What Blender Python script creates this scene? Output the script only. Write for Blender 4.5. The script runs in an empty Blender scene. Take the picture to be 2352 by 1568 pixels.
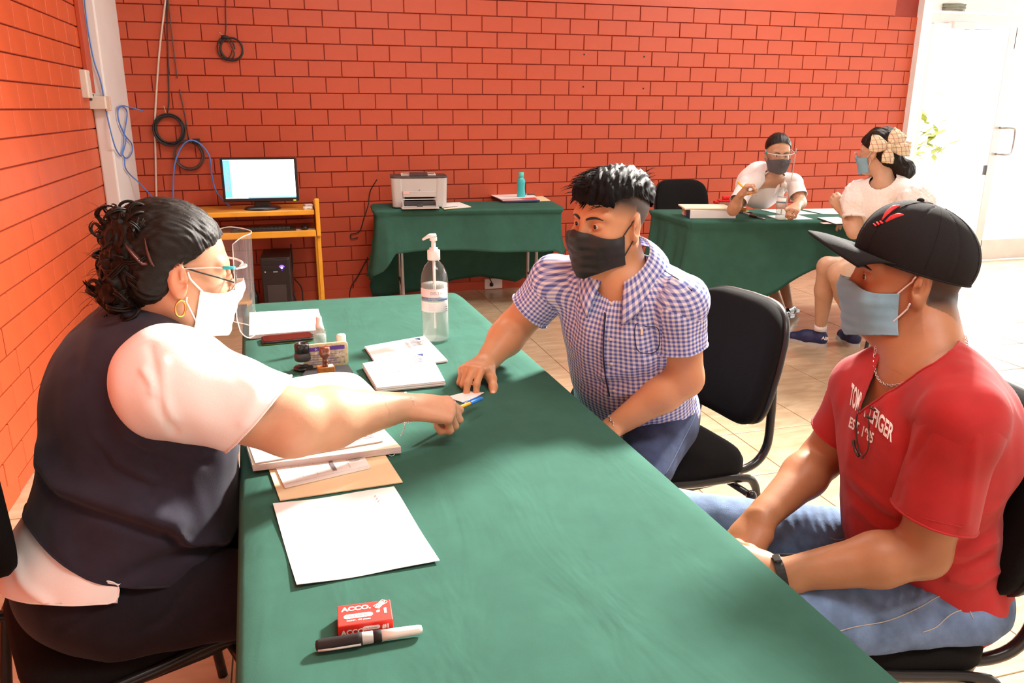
import bpy, math, random
import numpy as np
from mathutils import Vector, Matrix
from mathutils.bvhtree import BVHTree
random.seed(4); RNG = np.random.default_rng(7)
C = bpy.context.collection
SC = bpy.context.scene

# ---------------------------------------------------------------- camera
CAMH = 1.43
FPX, YAW, PITCH, ROLL = 1831.6, .2797, .2840, -.0029
_fw = np.array([math.sin(YAW)*math.cos(PITCH), math.cos(YAW)*math.cos(PITCH), -math.sin(PITCH)])
_r0 = np.array([math.cos(YAW), -math.sin(YAW), 0.0]); _d0 = np.cross(_fw, _r0)
_rt = _r0*math.cos(ROLL)+_d0*math.sin(ROLL); _dn = -_r0*math.sin(ROLL)+_d0*math.cos(ROLL)
cam_d = bpy.data.cameras.new('camera'); cam = bpy.data.objects.new('camera', cam_d); C.objects.link(cam)
cam_d.sensor_width = 36; cam_d.lens = 36*FPX/2352; cam_d.clip_start = .05; cam_d.clip_end = 200
cam.matrix_world = Matrix(((_rt[0], -_dn[0], -_fw[0], 0), (_rt[1], -_dn[1], -_fw[1], 0), (_rt[2], -_dn[2], -_fw[2], CAMH), (0, 0, 0, 1)))
SC.camera = cam
def _ray(x, y): return (x-1176)/FPX*_rt+(y-784)/FPX*_dn+_fw
def P(x, y, t):            # world point at measured picture place and depth t (metres along the view)
    return _ray(x, y)*t+np.array([0, 0, CAMH])
def Z(x, y, z):            # world point at height z
    v = _ray(x, y); return v*((z-CAMH)/v[2])+np.array([0, 0, CAMH])
def Y(x, y, yy):           # world point on the plane Y = yy
    v = _ray(x, y); return v*(yy/v[1])+np.array([0, 0, CAMH])

# ---------------------------------------------------------------- world and lights
w = bpy.data.worlds.new('world'); SC.world = w; w.use_nodes = True
bg = w.node_tree.nodes['Background']; bg.inputs[0].default_value = (1, .985, .95, 1); bg.inputs[1].default_value = 2.6
def area(name, loc, target, size, power, col=(1, .95, .88), sy=None):
    l = bpy.data.lights.new(name, 'AREA'); l.energy = power; l.color = col; l.size = size
    if sy: l.shape = 'RECTANGLE'; l.size_y = sy
    o = bpy.data.objects.new(name, l); C.objects.link(o); o.location = loc
    o.rotation_euler = (Vector(target)-Vector(loc)).to_track_quat('-Z', 'Y').to_euler()
    return o
kl = area('added_key_light', (3.1, 3.5, 3.12), (.5, 1.5, .8), .5, 185, (1, .95, .87)); kl.data.spread = 1.5  # unseen key lamp, added high at the right and aimed at the table
area('fill_light_middle', (1.2, .4, 3.14), (1.2, .4, 0), 1.6, 34, (1, .96, .9), .5)  # added fill panel under the ceiling, no fixture known here
area('fill_light_far', (4.2, 4.3, 3.14), (4.0, 5.0, 0), 1.2, 60, (1, .96, .9), .6)  # added fill for the far table, also without a known fixture
area('fill_light_left', (.9, 3.9, 3.14), (.9, 4.6, 0), 1.2, 38, (1, .95, .88), .5)  # added fill for the left part of the room, source unseen
area('doorway_daylight', (6.7, 6.9, 1.9), (5.0, 4.2, 0), 1.6, 170, (1, .98, .95), 1.6)
SC.view_settings.view_transform = 'Standard'; SC.view_settings.look = 'None'
SC.view_settings.gamma = 1; SC.view_settings.use_curve_mapping = False; SC.view_settings.exposure = 0.43
SC.cycles.max_bounces = 8; SC.cycles.transparent_max_bounces = 16

# ---------------------------------------------------------------- materials
def srgb(r, g, b):
    f = lambda c: (c/255/12.92) if c/255 <= .04045 else ((c/255+.055)/1.055)**2.4
    return (f(r), f(g), f(b))
def mat(name, col, rough=.6, metal=0, var=.12, vs=8.0, bump=0, bs=200.0, spec=.5, attr=None, emit=0, sheen=0, stretch=None, coat=0):
    m = bpy.data.materials.new(name); m.use_nodes = True; nt = m.node_tree; N = nt.nodes; L = nt.links
    b = N['Principled BSDF']; b.inputs['Roughness'].default_value = rough; b.inputs['Metallic'].default_value = metal
    b.inputs['Specular IOR Level'].default_value = spec
    if sheen: b.inputs['Sheen Weight'].default_value = sheen
    if coat: b.inputs['Coat Weight'].default_value = coat
    tc = N.new('ShaderNodeTexCoord')
    vec = tc.outputs['Object']
    if stretch:
        mp = N.new('ShaderNodeMapping'); mp.inputs['Scale'].default_value = stretch; L.new(vec, mp.inputs[0]); vec = mp.outputs[0]
    no = N.new('ShaderNodeTexNoise'); no.inputs['Scale'].default_value = vs; no.inputs['Detail'].default_value = 4; L.new(vec, no.inputs['Vector'])
    mr = N.new('ShaderNodeMapRange'); mr.inputs[1].default_value = .3; mr.inputs[2].default_value = .7
    mr.inputs[3].default_value = 1-var; mr.inputs[4].default_value = 1+var; L.new(no.outputs[0], mr.inputs[0])
    mx = N.new('ShaderNodeVectorMath'); mx.operation = 'SCALE'; L.new(mr.outputs[0], mx.inputs['Scale'])
    if attr:
        at = N.new('ShaderNodeAttribute'); at.attribute_name = attr; L.new(at.outputs['Color'], mx.inputs[0])
    else: mx.inputs[0].default_value = col
    L.new(mx.outputs[0], b.inputs['Base Color'])
    if bump:
        n2 = N.new('ShaderNodeTexNoise'); n2.inputs['Scale'].default_value = bs; n2.inputs['Detail'].default_value = 3; L.new(vec, n2.inputs['Vector'])
        bp = N.new('ShaderNodeBump'); bp.inputs['Strength'].default_value = bump; bp.inputs['Distance'].default_value = .002
        L.new(n2.outputs[0], bp.inputs['Height']); L.new(bp.outputs[0], b.inputs['Normal'])
    if emit:
        b.inputs['Emission Color'].default_value = (*col, 1); b.inputs['Emission Strength'].default_value = emit
    m.diffuse_color = (*col, 1)
    return m
def clear(name, tint=(1, 1, 1), gloss=.9, rough=.04, base=.0, ior=1.45, haze=None):
    m = bpy.data.materials.new(name); m.use_nodes = True; nt = m.node_tree; N = nt.nodes; L = nt.links
    N.remove(N['Principled BSDF']); out = N['Material Output']
    tr = N.new('ShaderNodeBsdfTransparent'); tr.inputs[0].default_value = (*tint, 1)
    gl = N.new('ShaderNodeBsdfGlossy'); gl.inputs['Roughness'].default_value = rough; gl.inputs[0].default_value = (gloss, gloss, gloss, 1)
    fr = N.new('ShaderNodeFresnel'); fr.inputs[0].default_value = ior
    ge = N.new('ShaderNodeNewGeometry'); sb = N.new('ShaderNodeMath'); sb.operation = 'SUBTRACT'; sb.inputs[0].default_value = 1; L.new(ge.outputs['Backfacing'], sb.inputs[1])
    ml = N.new('ShaderNodeMath'); ml.operation = 'MULTIPLY'; L.new(fr.outputs[0], ml.inputs[0]); L.new(sb.outputs[0], ml.inputs[1])
    mx = N.new('ShaderNodeMixShader'); L.new(ml.outputs[0], mx.inputs[0]); L.new(tr.outputs[0], mx.inputs[1]); L.new(gl.outputs[0], mx.inputs[2])
    last = mx
    if haze:
        df = N.new('ShaderNodeBsdfDiffuse'); df.inputs[0].default_value = (*haze[1], 1)
        m2 = N.new('ShaderNodeMixShader'); m2.inputs[0].default_value = haze[0]; L.new(mx.outputs[0], m2.inputs[1]); L.new(df.outputs[0], m2.inputs[2]); last = m2
    L.new(last.outputs[0], out.inputs[0]); m.diffuse_color = (*tint, .3)
    return m
M = {}
M['red'] = mat('red_wall_paint', (.455, .065, .022), .55, var=.06, vs=5, bump=.25, bs=60)
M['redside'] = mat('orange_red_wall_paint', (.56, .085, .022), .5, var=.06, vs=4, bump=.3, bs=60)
M['mortar'] = mat('painted_mortar', (.26, .025, .012), .7, var=.15)
M['white'] = mat('white_plaster', (.8, .79, .76), .7, var=.04, bump=.2, bs=40)
M['pillar'] = mat('grey_pillar_paint', (.72, .70, .68), .5, var=.05, vs=3, bump=.2, bs=30)
M['grout'] = mat('floor_grout', (.42, .33, .25), .8)
M['alum'] = mat('pale_aluminium', (.60, .56, .53), .4, metal=.3, var=.04)
M['black'] = mat('black_plastic', (.013, .012, .013), .35, var=.1)
M['blackmatt'] = mat('black_matt', (.012, .011, .012), .7, var=.15)
M['blackpaint'] = mat('black_gloss_metal', (.012, .012, .013), .22, var=.1)
M['chairfab'] = mat('black_chair_fabric', (.0065, .006, .006), .95, var=.2, vs=300, bump=.4, bs=700, spec=.15)
M['steel'] = mat('grey_steel_tube', (.35, .34, .33), .35, metal=.8)
M['silver'] = mat('silver', (.75, .74, .72), .25, metal=1)
M['gold'] = mat('gold', (.85, .55, .15), .2, metal=1)
M['paper'] = mat('white_paper', (.86, .85, .84), .8, var=.02)
M['paperedge'] = mat('paper_edges', (.66, .58, .57), .85, var=.25, vs=60, stretch=(1, 1, 60))
M['manila'] = mat('manila_folder', (.88, .70, .44), .75, var=.05)
M['manilapale'] = mat('pale_folder', (.86, .80, .62), .75, var=.04)
M['print'] = mat('grey_print', (.20, .17, .19), .8)
M['printlight'] = mat('faint_print', (.44, .37, .39), .8)
M['printpink'] = mat('pink_form_tone', (.56, .44, .44), .8)
M['wood'] = mat('honey_wood', (.62, .26, .03), .4, var=.2, vs=6, stretch=(1, 8, 8))
M['woodedge'] = mat('yellow_wood_edge', (.85, .42, .03), .4, var=.1)
M['darkwood'] = mat('red_brown_wood', (.16, .035, .012), .25, var=.3, vs=40, coat=.5)
M['midwood'] = mat('orange_brown_wood', (.42, .13, .02), .4, var=.3, vs=60)
M['wplastic'] = mat('white_plastic', (.82, .77, .72), .35, var=.03)
M['beige'] = mat('beige_plastic', (.66, .60, .52), .4, var=.05)
M['greyplastic'] = mat('grey_plastic', (.50, .48, .46), .4, var=.04)
M['darkgrey'] = mat('dark_grey_plastic', (.045, .042, .042), .45)
M['turq'] = mat('turquoise_plastic', (.05, .50, .52), .3, var=.05)
M['bluecord'] = mat('blue_cable', (.08, .22, .62), .4)
M['beigecord'] = mat('beige_cable', (.62, .48, .38), .5)
M['blackcord'] = mat('black_cable', (.02, .016, .016), .5)
M['browncord'] = mat('brown_cable', (.09, .04, .03), .5)
M['redplastic'] = mat('red_plastic', (.70, .02, .02), .3)
M['boxred'] = mat('red_card_box', (.72, .03, .018), .4, var=.05)
M['textwhite'] = mat('white_print', (.88, .86, .84), .7)
M['pink'] = mat('pink_paper', (.8, .45, .4), .7)
M['navycard'] = mat('navy_card', (.02, .05, .17), .5)
M['yellow'] = mat('yellow_tape', (.8, .75, .03), .5)
M['penyellow'] = mat('yellow_pen_barrel', (.90, .40, .01), .3)
M['penblue'] = mat('blue_pen_cap', (.03, .22, .72), .25)
M['purple'] = mat('purple_print', (.12, .05, .32), .5)
M['tin'] = mat('cream_tin', (.70, .56, .32), .4, var=.15, vs=90)
M['tinink'] = mat('worn_tin_label', (.60, .50, .38), .5, var=.45, vs=110)
M['glass'] = clear('clear_plastic', (.96, .97, .96), .9, .05, haze=(.03, (.8, .8, .8)))
M['pane'] = clear('window_glass', (.97, .98, .98), .9, .01)
M['shield'] = clear('shield_film', (.95, .94, .94), .95, .03, ior=1.6, haze=(.05, (.8, .78, .78)))
M['shieldedge'] = clear('shield_cut_edge', (.8, .8, .8), 1, .2, haze=(.5, (.9, .88, .85)))
M['gel'] = clear('clear_gel', (.82, .85, .84), .8, .1, ior=1.2, haze=(.22, (.75, .78, .76)))
M['cyan'] = clear('cyan_hinge', (.2, .75, .8), .8, .1, haze=(.5, (.05, .5, .55)))
M['label'] = mat('bottle_label', (.80, .74, .72), .6, var=.03)
M['labelblue'] = mat('label_blue_band', (.16, .22, .34), .6)
M['labelgreen'] = mat('label_green_band', (.2, .5, .22), .6)
M['screen'] = mat('screen_white', (.95, .98, 1), .4, emit=2.2, var=0)
M['screenblue'] = mat('screen_blue', (.12, .50, .95), .4, emit=1.1, var=.1)
M['led'] = mat('blue_led', (.25, .2, 1), .4, emit=25, var=0)
M['ledgreen'] = mat('green_led', (.6, .9, .05), .4, emit=2, var=0)
M['navy'] = None

# floor tile material : beige with brushed marble veins, scaled in world-ish units
def tilemat():
    m = mat('beige_floor_tile', (.66, .50, .34), .22, var=.05, vs=3)
    nt = m.node_tree; N = nt.nodes; L = nt.links; b = N['Principled BSDF']
    ge = N.new('ShaderNodeNewGeometry')
    mp = N.new('ShaderNodeMapping'); mp.inputs['Scale'].default_value = (3, 9, 1); mp.inputs['Rotation'].default_value = (0, 0, .3)
    L.new(ge.outputs['Position'], mp.inputs[0])
    n = N.new('ShaderNodeTexNoise'); n.inputs['Scale'].default_value = 1.6; n.inputs['Detail'].default_value = 8; n.inputs['Distortion'].default_value = 1.2
    L.new(mp.outputs[0], n.inputs['Vector'])
    cr = N.new('ShaderNodeValToRGB'); cr.color_ramp.elements[0].position = .3; cr.color_ramp.elements[0].color = (.44, .305, .185, 1)
    cr.color_ramp.elements[1].position = .68; cr.color_ramp.elements[1].color = (.56, .43, .29, 1)
    L.new(n.outputs[0], cr.inputs[0]); L.new(cr.outputs[0], b.inputs['Base Color'])
    return m
M['tile'] = tilemat()
def clothmat(name, col):
    m = mat(name, col, .95, var=.07, vs=14, spec=.15)
    nt = m.node_tree; N = nt.nodes; L = nt.links; b = N['Principled BSDF']
    ge = N.new('ShaderNodeTexCoord')
    n = N.new('ShaderNodeTexNoise'); n.inputs['Scale'].default_value = 5; n.inputs['Detail'].default_value = 3; n.inputs['Distortion'].default_value = .8
    mp = N.new('ShaderNodeMapping'); mp.inputs['Scale'].default_value = (1.6, .6, 1); L.new(ge.outputs['Object'], mp.inputs[0]); L.new(mp.outputs[0], n.inputs['Vector'])
    n3 = N.new('ShaderNodeTexNoise'); n3.inputs['Scale'].default_value = 900; L.new(ge.outputs['Object'], n3.inputs['Vector'])
    ad = N.new('ShaderNodeMath'); ad.operation = 'MULTIPLY_ADD'; ad.inputs[1].default_value = .03; L.new(n3.outputs[0], ad.inputs[0]); L.new(n.outputs[0], ad.inputs[2])
    bp = N.new('ShaderNodeBump'); bp.inputs['Strength'].default_value = .5; bp.inputs['Distance'].default_value = .012
    L.new(ad.outputs[0], bp.inputs['Height']); L.new(bp.outputs[0], b.inputs['Normal'])
    return m
M['green'] = clothmat('dark_green_tablecloth', (.037, .118, .088))

# ---------------------------------------------------------------- object helpers
def tag(o, label=None, cat=None, group=None, kind=None):
    if label: o['label'] = label
    if cat: o['category'] = cat
    if group: o['group'] = group
    if kind: o['kind'] = kind
    return o
def thing(name, label, cat, loc=(0, 0, 0), rz=0, group=None):
    o = bpy.data.objects.new(name, None); C.objects.link(o); o.location = tuple(loc); o.rotation_euler = (0, 0, rz); o.empty_display_size = .05
    return tag(o, label, cat, group)
def link(name, me, parent=None, mats=()):
    o = bpy.data.objects.new(name, me); C.objects.link(o)
    for m in mats: me.materials.append(M[m] if isinstance(m, str) else m)
    if parent is not None: o.parent = parent
    return o
def copy_tree(o, parent=None):
    c = o.copy(); C.objects.link(c); c.parent = parent
    for ch in [x for x in bpy.data.objects if x.parent == o]: copy_tree(ch, c)
    return c
def rotz(a): c, s = math.cos(a), math.sin(a); return np.array([[c, -s, 0], [s, c, 0], [0, 0, 1.0]])
def nrm(v): v = np.asarray(v, float); return v/(np.linalg.norm(v)+1e-12)
def smooth_path(pts, n=6, closed=False):
    p = np.array(pts, float); m = len(p); out = []
    if m < 3 or n < 2: return p
    rng = range(m if closed else m-1)
    for i in rng:
        a = p[(i-1) % m] if (closed or i > 0) else 2*p[0]-p[1]
        b = p[i]; c = p[(i+1) % m]
        d = p[(i+2) % m] if (closed or i+2 < m) else 2*p[-1]-p[-2]
        for k in range(n):
            t = k/n; out.append(.5*((2*b)+(-a+c)*t+(2*a-5*b+4*c-d)*t*t+(-a+3*b-3*c+d)*t**3))
    if not closed: out.append(p[-1])
    return np.array(out)
class MB:
    def __init__(s, off=(0, 0, 0)): s.v = []; s.f = []; s.mi = []; s.off = np.array(off, float)
    def add(s, v, f, mi=0):
        n = len(s.v); s.v += [tuple(np.asarray(q, float)-s.off) for q in v]; s.f += [[n+i for i in q] for q in f]; s.mi += [mi]*len(f); return s
    def box(s, c, d, R=None, mi=0):
        x, y, z = [q/2 for q in d]
        v = np.array([(-x, -y, -z), (x, -y, -z), (x, y, -z), (-x, y, -z), (-x, -y, z), (x, -y, z), (x, y, z), (-x, y, z)])
        if R is not None: v = v@np.asarray(R).T
        return s.add(v+np.asarray(c, float), [(0, 3, 2, 1), (4, 5, 6, 7), (0, 1, 5, 4), (1, 2, 6, 5), (2, 3, 7, 6), (3, 0, 4, 7)], mi)
    def rbox(s, c, d, r, R=None, n=4, mi=0):      # vertical edges rounded
        x, y, z = [q/2 for q in d]; out = []
        for (sx, sy, a0) in ((1, 1, 0), (-1, 1, 90), (-1, -1, 180), (1, -1, 270)):
            for k in range(n+1):
                a = math.radians(a0+90*k/n); out.append((sx*(x-r)+r*math.cos(a), sy*(y-r)+r*math.sin(a)))
        m = len(out); v = np.array([(a, b, -z) for a, b in out]+[(a, b, z) for a, b in out])
        if R is not None: v = v@np.asarray(R).T
        f = [list(range(m))[::-1], list(range(m, 2*m))]+[(i, (i+1) % m, m+(i+1) % m, m+i) for i in range(m)]
        return s.add(v+np.asarray(c, float), f, mi)
    def tube(s, pts, r, seg=8, closed=False, cap=True, mi=0, flat=1.0, up=None):
        p = np.array(pts, float); m = len(p); rr = np.full(m, r) if np.isscalar(r) else np.interp(np.linspace(0, 1, m), np.linspace(0, 1, len(r)), r)
        t = np.roll(p, -1, 0)-np.roll(p, 1, 0)
        if not closed: t[0] = p[1]-p[0]; t[-1] = p[-1]-p[-2]
        t /= np.linalg.norm(t, axis=1)[:, None]+1e-12
        u = np.array(up if up is not None else ((0, 0, 1) if abs(t[0][2]) < .9 else (1, 0, 0)), float); V = []
        for i in range(m):
            u = u-t[i]*(u@t[i]); u /= np.linalg.norm(u)+1e-12; b = np.cross(t[i], u)
            for k in range(seg):
                a = 2*math.pi*k/seg; V.append(p[i]+rr[i]*(u*math.cos(a)*flat+b*math.sin(a)))
        F = []
        for i in range(m if closed else m-1):
            j = (i+1) % m
            for k in range(seg):
                l = (k+1) % seg; F.append((i*seg+k, i*seg+l, j*seg+l, j*seg+k))
        if cap and not closed: F.append(list(range(seg))[::-1]); F.append([(m-1)*seg+k for k in range(seg)])
        return s.add(V, F, mi)
    def lathe(s, prof, c=(0, 0, 0), seg=24, R=None, mi=0, sx=1.0):
        V = []; F = []; n = len(prof)
        for (r, z) in prof:
            for k in range(seg):
                a = 2*math.pi*k/seg; V.append((r*math.cos(a)*sx, r*math.sin(a), z))
        for i in range(n-1):
            for k in range(seg):
                l = (k+1) % seg; F.append((i*seg+k, i*seg+l, (i+1)*seg+l, (i+1)*seg+k))
        F.append(list(range(seg))[::-1]); F.append([(n-1)*seg+k for k in range(seg)])
        V = np.array(V)
        if R is not None: V = V@np.asarray(R).T
        return s.add(V+np.asarray(c, float), F, mi)
    def ball(s, c, r, seg=12, mi=0, R=None):
        r = (r, r, r) if np.isscalar(r) else r; n = seg//2; V = []; F = []
        for i in range(n+1):
            th = math.pi*i/n
            for k in range(seg):
                a = 2*math.pi*k/seg; V.append((r[0]*math.sin(th)*math.cos(a), r[1]*math.sin(th)*math.sin(a), -r[2]*math.cos(th)))
        for i in range(n):
            for k in range(seg):
                l = (k+1) % seg; F.append((i*seg+k, i*seg+l, (i+1)*seg+l, (i+1)*seg+k))
        V = np.array(V)
        if R is not None: V = V@np.asarray(R).T
        return s.add(V+np.asarray(c, float), F, mi)
    def grid(s, pts, mi=0):       # pts : n x m x 3
        p = np.asarray(pts, float); n, m = p.shape[:2]
        return s.add(p.reshape(-1, 3), [(i*m+j, i*m+j+1, (i+1)*m+j+1, (i+1)*m+j) for i in range(n-1) for j in range(m-1)], mi)
    def build(s, name, mats, parent=None, smooth=False, bevel=0, solid=0, sub=0, seg=2):
        me = bpy.data.meshes.new(name); me.from_pydata(s.v, [], s.f)
        if smooth: me.polygons.foreach_set('use_smooth', [True]*len(s.f))
        me.polygons.foreach_set('material_index', s.mi); me.update()
        o = link(name, me, parent, [mats] if not isinstance(mats, (list, tuple)) else mats)
        if solid: k = o.modifiers.new('s', 'SOLIDIFY'); k.thickness = solid; k.offset = -1
        if bevel: k = o.modifiers.new('b', 'BEVEL'); k.width = bevel; k.segments = seg; k.limit_method = 'ANGLE'; k.harden_normals = False
        if sub: k = o.modifiers.new('u', 'SUBSURF'); k.levels = sub; k.render_levels = sub
        return o
def text_mesh(txt, size, bold=0.0, spacing=1.0, align='LEFT'):
    cu = bpy.data.curves.new('txt', 'FONT'); cu.body = txt; cu.size = size; cu.offset = bold; cu.space_character = spacing; cu.align_x = align
    o = bpy.data.objects.new('txt', cu); C.objects.link(o)
    dg = bpy.context.evaluated_depsgraph_get(); me = bpy.data.meshes.new_from_object(o.evaluated_get(dg))
    v = np.array([q.co[:] for q in me.vertices]); f = [list(p.vertices) for p in me.polygons]
    bpy.data.objects.remove(o); bpy.data.curves.remove(cu); bpy.data.meshes.remove(me)
    return v, f
def put_text(mb, txt, size, o, ux, uy, bold=0, mi=0, spacing=1.0, align='LEFT', thick=0.0):
    v, f = text_mesh(txt, size, bold, spacing, align); ux = nrm(ux); uy = np.asarray(uy, float); uy = nrm(uy-ux*(uy@ux))
    mb.add([np.asarray(o)+ux*q[0]+uy*q[1] for q in v], f, mi)

# ---------------------------------------------------------------- setting
U = .11304; D = 6.25; XL = -1.05; XR = 7.7; CEIL = 3.2; YF = -1.6
def struct(o, kind='structure'): o['kind'] = kind; return o
fl = struct(MB().box((3.3, 2.6, -.06), (9.4, 9.4, .1)).build('floor', 'grout'))
struct(MB().box((3.3, 2.4, CEIL+.05), (9.0, 8.2, .1)).build('ceiling', 'white'))
struct(MB().box((3.3, YF-.05, 1.6), (9.0, .1, 3.2)).build('wall_front', 'white'))
wr = struct(MB().box((XR+.05, 2.3, .2), (.1, 8, .4)).box((XR+.05, 2.3, 3.05), (.1, 8, .3)).box((XR+.05, -1.2, 1.6), (.1, .8, 3.2))
            .box((XR+.05, 2.0, 1.6), (.1, .12, 2.6)).box((XR+.05, 4.2, 1.6), (.1, .12, 2.6)).build('wall_right', 'white'))
# brick walls : a backing sheet and individual proud bricks
def proj(p):
    v = np.asarray(p, float)-np.array([0, 0, CAMH]); k = v@_fw
    return 1176+FPX*(v@_rt)/k, 784+FPX*(v@_dn)/k, k
def bricks(wall, cells, mk, matname):
    # cells: list of (center, width, height); the 300 largest in the picture are separate parts
    sc = []
    for c in cells:
        x, y, k = proj(c[0]); inside = (-60 < x < 2412) and (-60 < y < 1628) and k > 0
        sc.append((c[1]*c[2]/max(k, .1)**2*(1 if inside else .001)*c[3]))
    order = sorted(range(len(cells)), key=lambda i: -sc[i]); cache = {}; rest = MB()
    for n, i in enumerate(order):
        c, wd, ht, q = cells[i]
        if n < 295:
            key = round(wd, 3)
            if key not in cache:
                me = mk(wd, ht).build('brick', matname, wall); cache[key] = me.data; o = me
            else: o = link('brick', cache[key], wall)
            o.location = tuple(c)
        else:
            m = mk(wd, ht); m.v = [tuple(np.array(v)+c) for v in m.v]; n0 = len(rest.v); rest.v += m.v; rest.f += [[n0+j for j in f] for f in m.f]; rest.mi += m.mi
    if rest.v: rest.build('distant_bricks', matname, wall)['kind'] = 'stuff'
def brick_y(wd, ht):
    a, b, e = wd/2-.0032, ht/2-.0032, .0025
    v = [(-a, .010, -b), (a, .010, -b), (a, .010, b), (-a, .010, b), (-a, e, -b), (a, e, -b), (a, e, b), (-a, e, b), (-a+e, 0, -b+e), (a-e, 0, -b+e), (a-e, 0, b-e), (-a+e, 0, b-e)]
    return MB().add(v, [(0, 1, 5, 4), (1, 2, 6, 5), (2, 3, 7, 6), (3, 0, 4, 7), (4, 5, 9, 8), (5, 6, 10, 9), (6, 7, 11, 10), (7, 4, 8, 11), (8, 9, 10, 11)])
def brick_x(wd, ht):
    m = brick_y(wd, ht); m.v = [(-y, x, z) for x, y, z in m.v]; return m
wb = struct(MB().box((2.25, D+.055, 1.6), (6.7, .09, 3.2)).build('wall_back', 'mortar'))
cells = []; W = 2.0803*U; zt = lambda k: CAMH+(2.914-k)*U
for k in range(-4, 16):
    z0, z1 = zt(k), max(zt(k+1), .0); x = .2128*U+(0 if k % 2 == 0 else W/2)-W*7
    if z0-z1 < .03: continue
    while x < 5.5:
        a, b = max(x, XL), min(x+W, 5.5)
        if b-a > .03:
            cx = (a+b)/2; q = 1.0 if z1 > .85 else .15
            jj = random.uniform(-.0015, .0015)
            cells.append((np.array([cx, D-.0+random.uniform(-.001, .001), (z0+z1)/2]), b-a, z0-z1, q))
        x += W
bricks(wb, cells, brick_y, 'red')
bm = struct(MB().box((2.1, D+.04, 2.71), (6.3, .09, .99)).build('beam_face', 'red', wb))
MB().box((2.25, D-.006, .035), (6.5, .012, .07)).build('baseboard_strip', 'red', wb)
mh = MB()
for q in ((1342, 125), (1480, 130), (1340, 199), (1478, 203)): mh.lathe([(.006, 0), (.006, .002), (.004, .0025)], Y(*q, D-.003), 10, R=[[1, 0, 0], [0, 0, -1], [0, 1, 0]])
mh.build('screw_hole', 'blackmatt', wb)
wl = struct(MB().box((XL-.055, 2.3, 1.6), (.09, 8, 3.2)).build('wall_left', 'mortar'))
cells = []
for k in range(-9, 16):
    z0, z1 = zt(k), max(zt(k+1), 0); y = -1.5+(0 if k % 2 else W/2)
    if z0-z1 < .03 or z1 > 2.7: continue
    while y < 6.0:
        b = min(y+W, 6.0)
        if b-y > .03: cells.append((np.array([XL+random.uniform(-.001, .001), (y+b)/2, (z0+z1)/2]), b-y, z0-z1, 1.0))
        y += W
bricks(wl, cells, brick_x, 'redside')
# corner pillar with a recessed stripe, its foot narrower where the paint line steps
struct(MB().box((-1.007, 5.88, 1.6), (.084, .76, 3.2)).build('trim_1', 'pillar', bevel=.010))
struct(MB().box((-1.036, 5.44, 2.36), (.03, .12, 1.7)).build('trim_5', 'red', bevel=.006))
# door side : white pier, aluminium frame, right leaf with handle
struct(MB().box((5.545, D+.02, 1.6), (.10, .16, 3.2)).build('trim_2', 'white'))
struct(MB().box((6.7, D+.05, 2.75), (2.3, .12, .96)).build('trim_3', 'white'))
fr = MB(); fr.box((6.75, D, 2.205), (2.3, .1, .085)).box((5.625, D, 1.08), (.05, .08, 2.17))
struct(fr.build('trim_4', 'alum', bevel=.004))
dr = MB(); dr.box((6.53, D-.02, 1.08), (.09, .045, 2.14)).box((7.42, D-.02, 1.08), (.09, .045, 2.14)).box((6.97, D-.02, .11), (.82, .045, .2)).box((6.97, D-.02, 2.06), (.82, .045, .19))
dr = struct(dr.build('door_1', 'alum', bevel=.004))
MB().box((6.97, D-.02, 1.09), (.81, .006, 1.77)).build('glass_pane', 'pane', dr)
hb = smooth_path([(6.55, D-.05, 1.27), (6.55, D-.10, 1.27), (6.62, D-.12, 1.27), (6.66, D-.12, 1.24), (6.66, D-.12, 1.06), (6.62, D-.12, 1.03), (6.55, D-.10, 1.03), (6.55, D-.05, 1.03)], 4)
MB().tube(hb, .011).build('handle', 'steel', dr, smooth=True)
MB().box((6.475, D-.03, .88), (.02, .03, .09)).build('latch', 'darkgrey', dr, bevel=.003)
MB().rbox((5.9, D-.085, 2.145), (.26, .07, .06), .02).build('door_closer', 'alum', dr, bevel=.004)
MB().tube([(5.93, D-.09, 2.11), (6.3, D-.02, 2.13)], .008).build('closer_arm', 'steel', dr)
tl = []
tx = [1.49+.427*i for i in range(-7, 17)]; ty = [2.575+.41*j for j in range(-8, 10)]
tm = MB().box((0, 0, -.006), (.423, .406, .012)); first = None; far = MB()
for x in tx:
    for y in ty:
        c = (x+.2135, y+.205)
        if c[0] > XR+.2 or c[1] > D+.25 or c[0] < XL-.2: continue
        a = proj((c[0], c[1], 0)); vis = a[2] > .2 and -250 < a[0] < 2600 and a[1] < 1900
        if vis and len(tl) < 298:
            if first is None: o = tm.build('tile', 'tile', fl, bevel=.002); first = o
            else: o = first.copy(); C.objects.link(o)
            o.location = (c[0], c[1], 0); tl.append(o)
        else: far.box((c[0], c[1], -.006), (.423, .406, .012))
far.build('distant_tiles', 'tile', fl)['kind'] = 'stuff'
struct(MB().box((6, 16, -.07), (40, 19.4, .1)).build('ground_outside', 'white'))
struct(MB().box((18, -4, -.07), (20.4, 20, .1)).build('ground_side', 'white'))
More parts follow.
